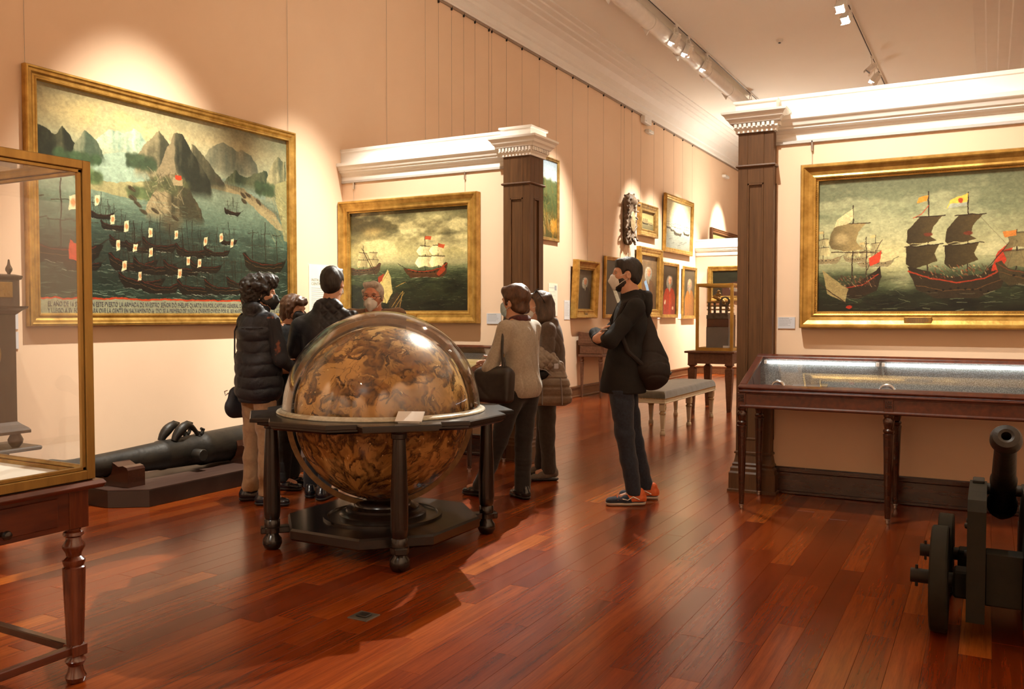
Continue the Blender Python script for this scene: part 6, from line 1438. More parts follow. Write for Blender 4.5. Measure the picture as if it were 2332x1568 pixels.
# ---- man in black with the rucksack, arms folded, looking left
p = Person('man in a black hooded jacket and jeans, arms folded, wearing a white mask and rucksack', (-2.365, 6.19), 208.8, 1.835)
J = p.J
J.update(head=(0, .050, 1.722), neck=(0, .0, 1.55), chest=(0, .02, 1.36), waist=(0, .05, 1.12), hip=(0, .075, .96), shl=(-.19, -.0, 1.475), shr=(.19, -.0, 1.475), ell=(-.245, .20, 1.235), elr=(.245, .17, 1.23), wrl=(.06, .285, 1.285), wrr=(-.165, .29, 1.245),
         hpl=(-.085, .105, .95), hpr=(.095, .06, .95), knl=(-.10, .065, .52), knr=(.11, -.02, .52), anl=(-.10, -.005, .085), anr=(.116, -.135, .085), tol=(-.10, 1, 0), tor=(.12, 1, 0))
hf = head_frame(J['head'], .0, .02)
p.body(SKIN, hf, hands=((np.array((-.175, .285, 1.247)), (-.8, -.45, .10), (.3, -.85, -.2), 1, .75),), h=.006)
p.eyes(); p.mask(MASKW, 'cup')
p.hair(DARKHAIR, lambda S: short_hair(S, 1.0, .011, nape=-.085), amp=.0012, freq=160)
def beard(S):
    S.el((0, .022, -.042), (.066, .074, .082), k=.02); S.el((0, .050, -.096), (.034, .036, .030), k=.03); S.cut((0, 0, 1), -.015, .02); S.cut((0, -1, 0), .02, .02); S.bx((0, .11, -.03), (.035, .04, .03), .015, None, .015, True)
p.hair(DARKHAIR, beard, amp=.0015, freq=200, name='beard')
S = p.solid(.78, 1.62, .40, .007)
S.el(J['chest'], (.185, .125, .20), k=.06); S.el(J['waist'], (.175, .135, .20), k=.06); S.el((0, .070, .84), (.200, .172, .36), k=.06); S.rc(J['shl'], J['shr'], .072, None, .05)
for n in 'lr': S.rc(J['sh' + n], J['el' + n], .074, .066, .03); S.rc(J['el' + n], np.array(J['wr' + n]) * .92 + np.array(J['el' + n]) * .08, .066, .046, .03)
S.rc((-.07, -.04, 1.535), (.07, -.04, 1.535), .066, None, .04); S.el((0, .0, 1.565), (.088, .090, .065), k=.03); S.el((0, .03, 1.635), (.064, .074, .08), None, .015, True)
S.wob(.006, 20, 3); S.creases(.006, 11, 4); S.cut((0, 0, -1), -.835, .01); jk = p.put('jacket', S, BLACK)
S = p.solid(1.40, 1.66, .25, .0065); S.el((0, -.085, 1.49), (.135, .062, .10), k=.03); S.el((0, -.05, 1.57), (.112, .098, .055), k=.03); S.el((0, -.02, 1.645), (.080, .095, .075), None, .02, True); S.wob(.004, 30, 5); p.put('hood', S, BLACK, jk)
p.legs('jeans', DENIM, (.104, .068, .054), seat=.150, cut=.075, amp=.004, seed=7, top=.865, crease=.005)
for n in 'lr':
    sh = p.shoe(n, DENIM, RUBBER, L=.295, w=.047, name='running_shoe')
    a = np.array(J['an' + n]); d = unit(J['to' + n]); q = np.cross(d, (0, 0, 1)); S = Solid(a - (.2, .2, .09), a + (.2, .2, .05), .0045); T = np.stack([q, d, (0, 0, 1)], 1); S.at(T, (a[0], a[1], 0))
    S.rc((0, -.047, .045), (0, .03, .048), .0455, .0445, .02); S.rc((0, -.045, .05), (0, -.04, .088), .041, .040, .02); S.rc((0, .02, .05), (0, .075, .048), .044, .040, .02, ((0, 0, 1), .8)); S.cut((0, 0, -1), -.030); S.wob(.0012, 160, 3); p.put('orange_upper', S, ORANGE, sh)
    b = MB()
    for k in range(5):
        y = .035 + .024 * k; b.tube([p.world(tuple(a * (1, 1, 0) + d * y + q * x + np.array((0, 0, z - .006 * k)))) for x, z in ((-.035, .066), (0, .098), (.035, .066))], .0045, 6)
    part('lace', b, ORANGE, sh, 'auto')
    b = MB()
    for sd in (-1, 1):
        b.tube([p.world(tuple(a * (1, 1, 0) + d * y + q * sd * x + np.array((0, 0, z)))) for x, y, z in ((.0455, -.03, .045), (.0475, .02, .07), (.0475, .06, .045), (.0465, .10, .055))], .0045, 6)
    part('side_stripe', b, STEEL, sh, 'auto')
def rucksack(P):
    t = thing('rucksack', P.world((0, -.25, .95)), 'dark brown black rucksack hanging on the back of the man in black', 'bag')
    S = P.solid(.78, 1.52, .30, .007, y0=-.50, y1=.12); S.rc((-.075, -.128, 1.01), (.075, -.128, 1.01), .124, None, .06); S.rc((-.05, -.14, .955), (.05, -.14, .955), .100, None, .05); S.rc((0, -.085, 1.42), (0, -.125, 1.12), .050, .115, .06); S.rc((0, -.125, 1.12), (0, -.128, 1.0), .115, .128, .05); S.el((0, -.222, 1.02), (.11, .05, .10), k=.05)
    S.wob(.006, 24, 8); S.creases(.008, 12, 9); o = link('bag_body', S.mesh('bag_body', P.W), RUCK, t, True)
    b = MB()
    for q in (-1, 1): b.tube([P.world(v) for v in ((q * .05, -.105, 1.41), (q * .10, -.092, 1.475), (q * .13, -.01, 1.552), (q * .14, .085, 1.50), (q * .15, .140, 1.38), (q * .180, .06, 1.15), (q * .15, -.09, 1.02))], .017, 8)
    part('shoulder_strap', b, RUCK, t, 'auto')
    b = MB(); b.tube([P.world(v) for v in ((-.10, -.27, .98), (0, -.295, .985), (.10, -.27, .98))], .008, 6); part('zip', b, BPLAST, o)
    b = MB(); b.tube([P.world(v) for v in ((-.03, -.12, 1.42), (-.03, -.14, 1.475), (.03, -.14, 1.475), (.03, -.12, 1.42))], .007, 6); part('carry_loop', b, RUCK, t)
rucksack(p)
b = MB(); Mp = Matrix.Translation(p.world((-.235, .235, 1.285))) @ Matrix.Rotation(math.radians(28.8), 4, 'Z') @ Matrix.Rotation(.3, 4, 'X'); b.box(-.022, .022, -.004, .004, -.02, .034, .003, Mp); t = tag(part('phone', b, STEEL), 'small silver phone in the hand of the man in black', 'phone')

# ---- woman with curly black hair, seen from behind
p = Person('woman with curly black hair in a navy padded waistcoat and beige trousers, back turned', (-4.80, 4.78), 80, 1.69)
J = p.J
J.update(head=(-.015, .055, 1.575), neck=(-.005, .02, 1.43), chest=(0, .0, 1.26), waist=(0, .0, 1.05), hip=(-.03, .02, .90), shl=(-.155, .0, 1.37), shr=(.155, .01, 1.37), ell=(-.20, .02, 1.10), elr=(.205, .05, 1.10), wrl=(-.06, .24, 1.0), wrr=(.155, .26, .985),
         hpl=(-.105, .02, .88), hpr=(.05, .01, .88), knl=(-.135, .04, .48), knr=(.06, .03, .48), anl=(-.155, .03, .085), anr=(.085, .0, .085), tol=(.6, .8, 0), tor=(.83, .55, 0))
hf = head_frame(J['head'], -.75, -.03)
p.body(SKIN, hf, hands=((np.array((.15, .265, .985)), (-.25, .95, -.15), (-.9, -.2, -.2), 1, .6), (np.array((-.055, .245, 1.0)), (.3, .9, 0), (.8, -.2, -.3), -1, .6)), hs=.96, nr=.05)
p.eyes(); p.mask(MASKB, 'cup')
def curls(S):
    S.el((0, -.03, .045), (.112, .128, .112), k=.03); S.el((0, -.07, -.03), (.098, .085, .085), k=.03); S.el((0, .05, .10), (.085, .07, .06), k=.03); S.bx((0, .135, -.05), (.13, .065, .10), .03, None, .02, True)
    r = np.random.RandomState(4)
    for _ in range(110):
        v = unit(r.randn(3)); q = np.array((0, -.03, .03)) + v * np.array((.110, .125, .112))
        if q[1] > .06 and q[2] < .05 or q[2] < -.10: continue
        S.el(q, np.array((.020, .020, .018)) * (.8 + .6 * r.rand()), None, .008)
    for q in (-1, 1): S.el((q * .095, .03, -.03), (.028, .035, .05), None, .012, True)
p.hair(DARKHAIR, curls, amp=.004, freq=190, h=.0055, relax=0)
S = p.solid(.68, 1.56, .36, .007)
S.el(J['chest'], (.178, .130, .19), k=.06); S.el(J['waist'], (.185, .145, .20), k=.06); S.el((-.015, .015, .88), (.195, .155, .16), k=.06); S.rc((-.135, .0, 1.36), (.135, .01, 1.36), .075, None, .05); S.el((-.005, .015, 1.455), (.088, .090, .065), k=.03); S.rc((-.05, -.045, 1.475), (.05, -.045, 1.475), .045, None, .03)
S.el((0, .03, 1.54), (.066, .068, .075), None, .015, True); S.add(lambda x, y, z: -.014 * np.abs(np.sin((z + .01 * np.sin(x * 18)) * math.pi / .088)) ** .45 * (z < 1.33)); S.wob(.005, 24, 6); S.creases(.004, 16, 8); S.cut((0, 0, -1), -.765, .01); vest = p.put('padded_waistcoat', S, NAVY)
S = p.solid(.85, 1.48, .36, .0065)
for n in 'lr': S.rc(J['sh' + n], J['el' + n], .066, .056, .03); S.rc(J['el' + n], np.array(J['wr' + n]) * .95 + np.array(J['el' + n]) * .05, .056, .038, .03)
S.wob(.005, 26, 4); S.creases(.005, 14, 3); p.put('shirt_sleeves', S, FLORAL)
p.legs('trousers', BEIGE, (.094, .068, .058), seat=.155, cut=.075, amp=.005, seed=3, top=.92, crease=.007)
for n in 'lr': p.shoe(n, SHOE, BPLAST, L=.265, w=.044)
b = MB(); b.lathe([(.0, -.006), (.005, -.003), (.006, 0), (.005, .003), (.0, .006)], 10, Matrix.Translation(p.world(p.hp((.088, -.008, -.042))))); part('earring', b, SILV, p.t, True)
t = thing('shoulder_bag', p.world((-.20, -.05, .75)), 'soft navy bag hanging low at the hip of the curly haired woman', 'bag')
S = p.solid(.58, .95, .40, .0065, y0=-.3, y1=.2); S.rc((-.215, -.06, .72), (-.20, .02, .72), .085, None, .03, ((1, 0, 0), .6)); S.rc((-.215, -.05, .82), (-.205, .01, .82), .06, None, .04, ((1, 0, 0), .6)); S.wob(.005, 30, 2); bg = link('bag_body', S.mesh('bag_body', p.W), NAVY, t, True)
p.tubes('bag_strap', [[(-.215, -.03, .87), (-.185, -.075, 1.10), (-.165, -.085, 1.30), (-.125, -.05, 1.43), (-.10, .06, 1.42)]], .0065, NAVY, t)
p.tubes('strap_buckle', [[(-.23, -.11, .85), (-.255, -.12, .84), (-.25, -.115, .81), (-.225, -.105, .83)]], .004, STEEL, t)

# ---- woman with a black mask, behind her
p = Person('woman with brown fringe and black mask, dark clothes, hand at her chin', (-5.02, 5.34), 22, 1.60)
J = p.J
J.update(head=(.0, .050, 1.452), neck=(0, .0, 1.315), shl=(-.155, -.01, 1.26), shr=(.155, -.01, 1.26), chest=(0, -.01, 1.16), waist=(0, .0, 1.0), hip=(0, .0, .86), wrr=(.06, .20, 1.22), elr=(.20, .13, 1.02), ell=(-.20, .06, 1.03), wrl=(.02, .20, 1.05), anl=(-.105, .0, .085), anr=(.085, -.02, .085), tol=(-.1, 1, 0), tor=(.1, 1, 0))
hf = head_frame(J['head'], -.30, -.12)
p.body(SKIN, hf, hands=((np.array((.055, .205, 1.24)), (-.25, -.15, .95), (-.2, -.9, -.1), 1, .7), (np.array((.03, .20, 1.05)), (.9, .3, 0), (.2, -.9, 0), -1, .5)), hs=.94, nr=.047)
p.eyes(); p.mask(MASKB, 'flat')
def bob(S):
    short_hair(S, 1.0, .014, nape=-.10); S.rc((-.05, .072, .082), (.055, .068, .075), .018, .014, .02)
    for q in (-1, 1): S.rc((q * .075, .005, .05), (q * .076, .010, -.05), .022, .015, .02)
    S.el((0, -.06, -.05), (.075, .055, .06), k=.02)
p.hair(CHESTNUT, bob, amp=.003, freq=120, seed=4)
S = p.solid(.66, 1.44, .36, .0075)
S.el(J['chest'], (.165, .125, .18), k=.06); S.el(J['waist'], (.165, .13, .19), k=.06); S.el((0, .0, .82), (.175, .14, .14), k=.06); S.rc(J['shl'], J['shr'], .06, None, .05); S.el((0, .0, 1.32), (.08, .08, .04), k=.03)
for n in 'lr': S.rc(J['sh' + n], J['el' + n], .062, .054, .03); S.rc(J['el' + n], np.array(J['wr' + n]) * .93 + np.array(J['el' + n]) * .07, .054, .040, .03)
S.el((0, .03, 1.385), (.058, .06, .06), None, .015, True); S.wob(.005, 24, 9); S.creases(.005, 14, 5); S.cut((0, 0, -1), -.72, .01); p.put('jacket', S, BLACK)
p.legs('trousers', BLACK, (.085, .060, .050), seat=.145, cut=.07, seed=5, top=.88)
for n in 'lr':
    s_ = p.shoe(n, SHOE, BPLAST, L=.25, w=.041, name='loafer'); a = np.array(J['an' + n]); d = unit(J['to' + n]); q = np.cross(d, (0, 0, 1))
    p.tubes('snaffle_bar', [[tuple(a * (1, 1, 0) + d * .075 + q * x + np.array((0, 0, z))) for x, z in ((-.03, .065), (0, .078), (.03, .065))]], .004, STEEL, s_)

# ---- man with his back turned, quilted shoulders
p = Person('man with short dark hair in a dark quilted jacket, back turned, behind the globe', (-4.52, 5.22), 116, 1.785)
J = p.J
J.update(head=(.045, .055, 1.665), neck=(.03, .02, 1.50), chest=(0, .0, 1.27), waist=(0, .0, 1.07), hip=(0, .0, .94), shl=(-.195, .0, 1.325), shr=(.205, .0, 1.375), ell=(-.25, .02, 1.13), elr=(.26, .03, 1.13), wrl=(-.16, .24, 1.0), wrr=(.17, .25, 1.0), anl=(-.13, .0, .085), anr=(.0, -.10, .085), knr=(.03, .0, .50), tol=(-.2, 1, 0), tor=(.2, 1, 0))
hf = head_frame(J['head'], -.16, .05)
p.body(SKIN, hf, hands=((np.array((.16, .26, 1.0)), (-.5, .8, 0), (-.5, -.3, -.8), 1, .5), (np.array((-.15, .25, 1.0)), (.5, .8, 0), (.5, -.3, -.8), -1, .5)), h=.007, hs=1.02)
p.eyes(); p.mask(MASKW, 'cup')
p.hair(DARKHAIR, lambda S: short_hair(S, 1.02, .012, nape=-.09), amp=.0018, freq=150)
S = p.solid(.76, 1.58, .42, .007)
S.el(J['chest'], (.195, .138, .19), k=.06); S.el(J['waist'], (.19, .145, .20), k=.06); S.rc((-.02, .0, 1.43), (-.16, .0, 1.345), .06, .06, .05); S.rc((.06, .0, 1.44), (.17, .0, 1.395), .06, .06, .05); S.el((0, .0, .92), (.195, .15, .15), k=.06); S.rc(J['shl'], J['shr'], .060, None, .06); S.rc((-.03, -.02, 1.485), (.09, -.02, 1.485), .055, None, .04); S.el((.03, .01, 1.51), (.078, .078, .05), k=.02); S.el((.035, .03, 1.57), (.062, .066, .06), None, .012, True)
for n in 'lr': S.rc(J['sh' + n], J['el' + n], .076, .064, .03); S.rc(J['el' + n], np.array(J['wr' + n]) * .93 + np.array(J['el' + n]) * .07, .064, .046, .03)
S.wob(.005, 20, 2); S.add(lambda x, y, z: .008 * np.maximum(np.maximum(np.abs(np.cos((x + z) * 40)), np.abs(np.cos((x - z) * 40))) - .80, 0) / .2 * (z > 1.27) * (x > -.02)); S.creases(.004, 12, 6); S.cut((0, 0, -1), -.80, .01); p.put('quilted_jacket', S, NAVY2)
p.legs('trousers', fabric('dark_blue_trousers', (.006, .007, .010), (.012, .013, .019)), (.094, .068, .054), seat=.165, cut=.075, seed=6, top=.96)
for n in 'lr': p.shoe(n, SHOE, BPLAST, L=.285, w=.045)

# ---- older man with glasses behind the globe, facing us
p = Person('grey haired man with glasses, white mask and brown jumper facing us behind the globe', (-4.655, 6.0), 296, 1.685)
J = p.J
J.update(head=(0, .035, 1.575), neck=(0, .0, 1.43), shl=(-.205, .0, 1.405), shr=(.205, .0, 1.405), ell=(-.24, .03, 1.06), elr=(.24, .03, 1.08), wrl=(-.12, .24, 1.0), wrr=(.12, .24, 1.0))
hf = head_frame(J['head'], -.10, -.06, -.03)
p.body(SKIN2, hf, hands=((np.array((.11, .25, 1.0)), (-.8, .5, 0), (-.3, -.5, -.8), 1, .6), (np.array((-.11, .25, 1.0)), (.8, .5, 0), (.3, -.5, -.8), -1, .6)), h=.0052, hs=1.03)
p.eyes(); p.mask(MASKW, 'cup')
def grey(S):
    short_hair(S, 1.02, .007, nape=-.08); S.bx((0, .118, .035), (.060, .050, .060), .03, None, .025, True)
    for q in (-1, 1): S.rc((q * .082, .03, .05), (q * .083, .015, -.02), .013, .009, .015)
    S.rc((-.05, .055, .112), (.06, .05, .108), .016, .014, .03)
p.hair(GREYHAIR, grey, amp=.0018, freq=140)
gl = MB()
for q in (-1, 1):
    P = [p.world(p.hp((q * .033 + .025 * math.cos(a), .1045 - .006 * abs(math.cos(a)), -.002 + .015 * math.sin(a)))) for a in np.linspace(0, 2 * math.pi, 25)]
    gl.tube(P, .0017, 6); gl.tube([p.world(p.hp((q * .058, .10, .004))), p.world(p.hp((q * .081, .03, .010))), p.world(p.hp((q * .084, -.03, .004)))], .0022, 6)
gl.tube([p.world(p.hp((-.010, .105, .002))), p.world(p.hp((0, .1085, .004))), p.world(p.hp((.010, .105, .002)))], .0017, 6)
part('glasses', gl, BPLAST, p.t, 'auto')
for q in (-1, 1):
    b = MB(); b.tube([p.world(p.hp((q * .018, .096, .026))), p.world(p.hp((q * .034, .093, .033))), p.world(p.hp((q * .050, .082, .026)))], [.003, .0045, .002], 6)
    part('eyebrow', b, mat('grey_brow', (.20, .15, .12)), p.t, 'auto')
S = p.solid(.80, 1.50, .40, .0075); S.el(J['chest'], (.185, .135, .20), k=.06); S.el(J['waist'], (.18, .15, .20), k=.06); S.el((0, 0, .92), (.185, .14, .14), k=.06); S.rc(J['shl'], J['shr'], .070, None, .06)
for n in 'lr': S.rc(J['sh' + n], J['el' + n], .072, .062, .03); S.rc(J['el' + n], np.array(J['wr' + n]) * .93 + np.array(J['el' + n]) * .07, .062, .046, .03)
S.el((0, .0, 1.42), (.095, .085, .05), k=.03); S.el((0, .045, 1.47), (.072, .085, .085), None, .012, True); S.wob(.004, 22, 5); S.cut((0, 0, -1), -.84, .01); p.put('jumper', S, CAMEL)
S = p.solid(1.30, 1.56, .2, .0055); S.el((0, .0, 1.435), (.074, .078, .055), k=.02)
for q in (-1, 1): S.rc((q * .066, .0, 1.465), (q * .030, .085, 1.395), .018, .012, .015, ((0, 1, 0), .6))
S.el((0, .01, 1.50), (.056, .062, .06), None, .010, True); S.bx((0, .09, 1.47), (.016, .06, .07), .008, None, .012, True); p.put('shirt_collar', S, SHIRTB)
p.tubes('lanyard_cord', [[(-.085, -.02, 1.57), (-.10, .0, 1.52), (-.085, .04, 1.45), (-.06, .10, 1.37)]], .0022, BPLAST)
p.legs('trousers', GREYPANT, (.092, .066, .054), seat=.16, cut=.075, top=.90, h=.009)
for n in 'lr': p.shoe(n, SHOE, BPLAST, L=.28, w=.045)

# ---- woman in the grey cardigan with a handbag
p = Person('woman with short brown hair in a grey cardigan, dark trousers, handbag on her shoulder', (-3.20, 5.92), 172, 1.625)
J = p.J
J.update(head=(-.01, .035, 1.510), neck=(0, .0, 1.37), chest=(0, -.015, 1.20), waist=(0, -.02, 1.0), hip=(0, -.03, .86), shl=(-.165, -.01, 1.315), shr=(.165, -.02, 1.315), ell=(-.275, .065, 1.01), elr=(.22, .03, 1.04), wrl=(-.04, .17, .98), wrr=(.05, .26, 1.02),
         hpl=(-.085, -.03, .84), hpr=(.085, -.04, .84), knl=(-.115, .09, .47), knr=(.03, -.03, .47), anl=(-.135, .27, .085), anr=(-.01, -.05, .085), tol=(-.2, 1, 0), tor=(.35, 1, 0))
hf = head_frame(J['head'], .10, .0)
p.body(SKIN, hf, hands=((np.array((-.03, .172, .98)), (.9, .4, .05), (.3, -.8, -.4), -1, .6), (np.array((.04, .265, 1.02)), (-.6, .75, .1), (-.5, -.6, -.4), 1, .6)), hs=.95, nr=.048)
p.eyes(); p.mask(MASKC, 'flat')
def pixie(S):
    short_hair(S, 1.0, .016, nape=-.085); S.el((0, -.03, .065), (.094, .108, .088), k=.03); S.rc((-.045, .052, .098), (.05, .050, .098), .022, None, .03); S.rc((-.05, -.085, -.05), (.05, -.085, -.05), .028, None, .03); S.bx((0, .135, -.05), (.13, .070, .11), .03, None, .02, True)
    for q in (-1, 1): S.el((q * .092, .004, -.012), (.024, .028, .036), None, .012, True)
p.hair(CHESTNUT, pixie, amp=.0025, freq=130, seed=2)
S = p.solid(.72, 1.46, .38, .007)
S.el(J['chest'], (.170, .125, .18), k=.06); S.el(J['waist'], (.168, .13, .19), k=.06); S.el((0, -.03, .86), (.178, .145, .14), k=.06); S.rc(J['shl'], J['shr'], .060, None, .06); S.el((0, -.01, 1.36), (.075, .075, .04), k=.03)
for n in 'lr': S.rc(J['sh' + n], J['el' + n], .064, .056, .03); S.rc(J['el' + n], np.array(J['wr' + n]) * .95 + np.array(J['el' + n]) * .05, .056, .042, .03)
S.wob(.005, 20, 12); S.creases(.007, 9, 12, (1, 1, .6)); S.cut((0, 0, -1), -.785, .012); p.put('cardigan', S, GREYKNIT)
S = p.solid(1.28, 1.48, .2, .0055); S.el((0, -.005, 1.385), (.078, .082, .042), k=.02); S.rc((-.055, -.045, 1.385), (.055, -.045, 1.385), .03, None, .02); S.el((0, .015, 1.43), (.054, .058, .05), None, .012, True); S.wob(.002, 50, 2); p.put('roll_collar', S, PLUM)
p.legs('trousers', fabric('black_brown_trousers', (.008, .007, .007), (.016, .013, .012)), (.092, .070, .062), seat=.158, cut=.055, seed=9, top=.87)
for n in 'lr': p.shoe(n, SHOE, BPLAST, L=.245, w=.040)
b = MB(); b.lathe([(.0, -.004), (.004, 0), (.0, .004)], 8, Matrix.Translation(p.world(p.hp((-.088, -.004, -.04))))); part('earring', b, BRASS, p.t, True)
t = thing('handbag', p.world((-.27, .0, .85)), 'large dark brown leather handbag on the shoulder of the woman in grey', 'bag')
S = p.solid(.70, 1.12, .46, .0065, y0=-.35, y1=.4); S.bx((-.275, .02, .885), (.062, .165, .125), .035, roty(.06), .02); S.rc((-.262, -.09, 1.0), (-.262, .13, 1.0), .032, None, .04); S.wob(.004, 22, 6); S.creases(.004, 14, 7); bg = link('bag_body', S.mesh('bag_body', p.W), LEATH, t, True)
for dx, dy in ((-.02, 0), (.018, .02)): p.tubes('bag_handle', [[(-.262 + dx, -.07, 1.0), (-.250 + dx * .6, -.045 + dy, 1.15), (-.205 + dx * .4, -.015, 1.335), (-.165, .005, 1.392), (-.125, .045, 1.345), (-.215 + dx, .075 + dy, 1.15), (-.262 + dx, .10, 1.0)]], .0105, LEATH, t, 8)
b = MB(); b.box(-.012, .012, -.004, .004, -.012, .012, .003, Matrix.Translation(p.world((-.262, -.052, 1.115)))); part('brass_ring', b, BRASS, t)

# ---- woman in brown with sunglasses in her hair, carrying a quilted coat
p = Person('woman with a brown bob, white mask and sunglasses on her head, brown jacket', (-3.32, 6.66), 205, 1.605)
J = p.J
J.update(head=(0, .078, 1.488), neck=(0, .01, 1.35), chest=(0, -.015, 1.19), waist=(0, -.02, 1.0), hip=(0, -.02, .86), shl=(-.165, -.015, 1.29), shr=(.165, -.015, 1.29), ell=(-.235, .0, 1.01), elr=(.22, .03, 1.03), wrl=(-.11, .23, 1.01), wrr=(.05, .25, 1.03),
         anl=(-.02, -.02, .095), anr=(.21, .05, .095), knl=(-.04, .0, .47), knr=(.16, .03, .47), hpl=(-.075, -.02, .83), hpr=(.09, -.01, .83), tol=(-.15, 1, 0), tor=(.1, 1, 0))
hf = head_frame(J['head'], .06, .0)
p.body(SKIN, hf, hands=((np.array((-.105, .24, 1.01)), (.75, .6, .1), (.3, -.7, -.6), -1, .6), (np.array((.04, .255, 1.03)), (-.8, .5, .1), (-.3, -.7, -.6), 1, .6)), hs=.95, nr=.047, h=.006)
p.eyes(); p.mask(MASKW, 'cup')
def bob2(S):
    S.el((0, -.03, .045), (.100, .112, .095), k=.03); S.el((0, -.065, -.05), (.108, .085, .085), k=.04); S.rc((-.06, -.10, -.105), (.06, -.10, -.105), .045, None, .03); S.rc((-.09, -.03, -.11), (-.08, -.07, -.115), .034, None, .03); S.rc((.09, -.03, -.11), (.08, -.07, -.115), .034, None, .03)
    S.rc((-.05, .07, .09), (.05, .07, .085), .024, None, .03)
    for q in (-1, 1): S.rc((q * .08, .005, .05), (q * .084, -.03, -.10), .026, .032, .03)
    S.bx((0, .128, -.05), (.12, .098, .125), .03, None, .02, True)
p.hair(BROWNHAIR, bob2, amp=.004, freq=70, crease=.003, seed=3)
b = MB()
for q in (-1, 1):
    P = [p.hp((q * (.036 + .028 * math.cos(a)), .004 + .022 * math.sin(a) + .012, .156 - .022 * abs(math.cos(a)) * .6 - .012 * math.sin(a))) for a in np.linspace(0, 2 * math.pi, 15)[:-1]]
    c = p.hp((q * .036, .02, .156)); n_ = unit(p.hf[0] @ np.array((0, .35, .94)))
    b.loops([[p.world(v - n_ * .003) for v in P], [p.world(v + n_ * .002) for v in P]]); b.tube([p.world(p.hp((q * .066, .012, .145))), p.world(p.hp((q * .104, -.03, .085))), p.world(p.hp((q * .112, -.06, .035)))], .004, 6)
b.tube([p.world(p.hp((-.012, .020, .160))), p.world(p.hp((.012, .020, .160)))], .004, 6); part('sunglasses', b, mat('black_gloss_lens', (.006, .006, .007), rough=.06), p.t, 'auto')
p.tubes('necklace', [[(-.05, .06, 1.37), (-.025, .105, 1.30), (0, .115, 1.275), (.025, .105, 1.30), (.05, .06, 1.37)]], .004, BRASS)
S = p.solid(.70, 1.44, .38, .007)
S.el(J['chest'], (.168, .130, .18), k=.06); S.el(J['waist'], (.168, .135, .19), k=.06); S.el((0, -.02, .86), (.18, .15, .13), k=.06); S.rc(J['shl'], J['shr'], .062, None, .06); S.rc((-.05, -.05, 1.365), (.05, -.05, 1.365), .04, None, .03)
for n in 'lr': S.rc(J['sh' + n], J['el' + n], .066, .058, .03); S.rc(J['el' + n], np.array(J['wr' + n]) * .95 + np.array(J['el' + n]) * .05, .058, .042, .03)
S.el((0, .06, 1.38), (.050, .075, .10), None, .012, True); S.wob(.004, 22, 14); S.creases(.005, 11, 14); S.cut((0, 0, -1), -.78, .01); p.put('jacket', S, BROWNW)
p.legs('trousers', GREYPANT, (.088, .068, .064), seat=.158, cut=.06, seed=11, top=.87)
for n in 'lr': p.shoe(n, SUEDE, BPLAST, L=.245, w=.041, heel=.02, name='ankle_boot')
t = thing('quilted_coat', p.world((-.2, .05, .9)), 'taupe quilted coat folded over the arm of the woman in brown', 'coat')
S = p.solid(.60, 1.22, .42, .0065, y0=-.35, y1=.45)
S.el((-.215, .075, 1.02), (.105, .175, .145), k=.05); S.rc((-.24, -.10, .84), (-.245, .16, .84), .10, .085, .06, ((1, 0, 0), .62)); S.rc((-.235, -.13, .74), (-.245, .15, .735), .090, .085, .05, ((1, 0, 0), .55)); S.rc((-.22, -.10, .98), (-.225, -.13, .78), .06, .07, .04, ((1, 0, 0), .7))
S.el((-.315, .06, .925), (.06, .085, .040), rotx(-.25), .012, True); S.add(lambda x, y, z: .0065 * np.maximum(np.maximum(np.abs(np.cos((y + z) * 44)), np.abs(np.cos((y - z) * 44))) - .84, 0) / .16 * (z > .95) + .010 * np.maximum(np.abs(np.cos((z - .75) * math.pi / .075)) - .8, 0) / .2 * (z <= .90))
S.wob(.004, 20, 5); S.cut((0, 0, -1), -.665, .012); o = link('coat_folds', S.mesh('coat_folds', p.W), TAUPE, t, True)
p.tubes('piping', [[(-.29, -.04, .925), (-.318, .0, .965), (-.325, .06, .980), (-.318, .12, .962), (-.29, .155, .925)], [(-.20, .19, 1.15), (-.285, .17, 1.08), (-.30, .20, .98)], [(-.305, -.12, .90), (-.30, -.13, .80), (-.295, -.135, .68)], [(-.30, .03, .88), (-.305, .03, .78), (-.30, .03, .68)]], .005, mat('grey_piping', (.26, .24, .23), rough=.5), o)
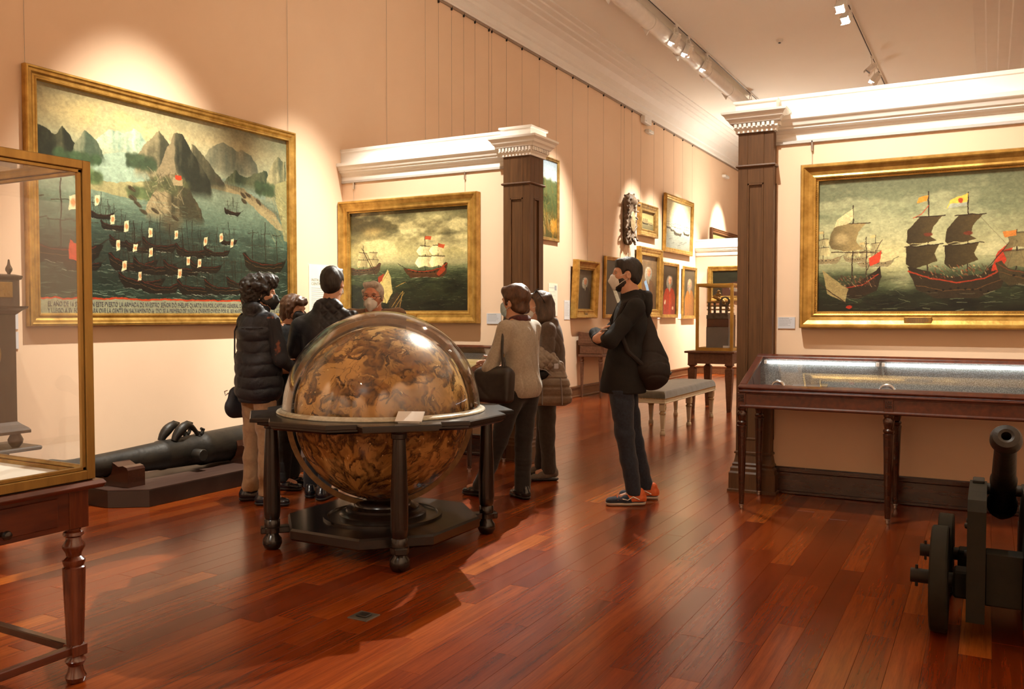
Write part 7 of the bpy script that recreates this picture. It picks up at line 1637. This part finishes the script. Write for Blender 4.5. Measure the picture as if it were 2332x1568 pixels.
S = p.solid(.82, 1.02, .40, .006, y0=-.1, y1=.25); S.el((-.275, .06, .915), (.055, .088, .040), rotx(-.25), .02); link('dark_lining', S.mesh('dark_lining', p.W), BLACK, t, True)
b = MB(); b.box(-.004, .004, -.018, .018, -.02, .02, .001, Matrix.Translation(p.world((-.312, -.085, 1.0))) @ Matrix.Rotation(math.radians(25), 4, 'Z') @ Matrix.Rotation(math.pi / 2, 4, 'Z')); part('woven_label', b, GREYCARD, t)

# ------------------------------------------------------------------ carved ship's ornament on the long wall
t = thing('carved_shield', (XW, 15.98, 3.25), 'tall carved wooden ornament with scrolls and a pale oval shield on the long wall', 'carving')
CW = mat('old_carved_wood', (.055, .034, .021), (.24, .16, .10), rough=.6, scale=9, bump=.3, bscale=40)
S = Solid((-.02, -.42, -.50), (.42, .42, .50), .011); r = np.random.RandomState(3)
S.rc((.08, 0, -.36), (.10, 0, .32), .14, .17, .05, ((1, 0, 0), .7)); S.el((.16, .02, .36), (.13, .20, .11), k=.05); S.el((.10, 0, -.42), (.09, .13, .08), k=.04)
for k in range(60):
    a = k * .9; y = .20 * math.cos(a) * (1 - .2 * (k / 60)); z = -.42 + .84 * k / 60; S.rc((.12 + .08 * r.rand(), y, z), (.16 + .10 * r.rand(), y + .10 * r.randn(), z + .10 * r.randn()), .032, .018, .012)
for k in range(26):
    y, z = .17 * r.randn() * .8, .30 + .12 * r.rand(); S.el((.20, y, z), (.038, .045, .034), None, .008)
S.el((.24, .02, -.04), (.05, .15, .22), None, .015, True); S.wob(.006, 60, 4); S.cut((-1, 0, 0), -.004)
Wc = (np.diag((.72, 1.0, 1.0)), np.array((XW, 15.98, 3.28))); link('carved_scrolls', S.mesh('carved_scrolls', Wc), CW, t, True)
S = Solid((.05, -.25, -.35), (.40, .25, .25), .010); S.el((.215, .02, -.05), (.045, .125, .20), k=.02); S.wob(.003, 70, 5); link('oval_shield', S.mesh('oval_shield', Wc), mat('pale_gilt_wood', (.30, .21, .11), (.42, .31, .17), rough=.5, scale=20), t, True)
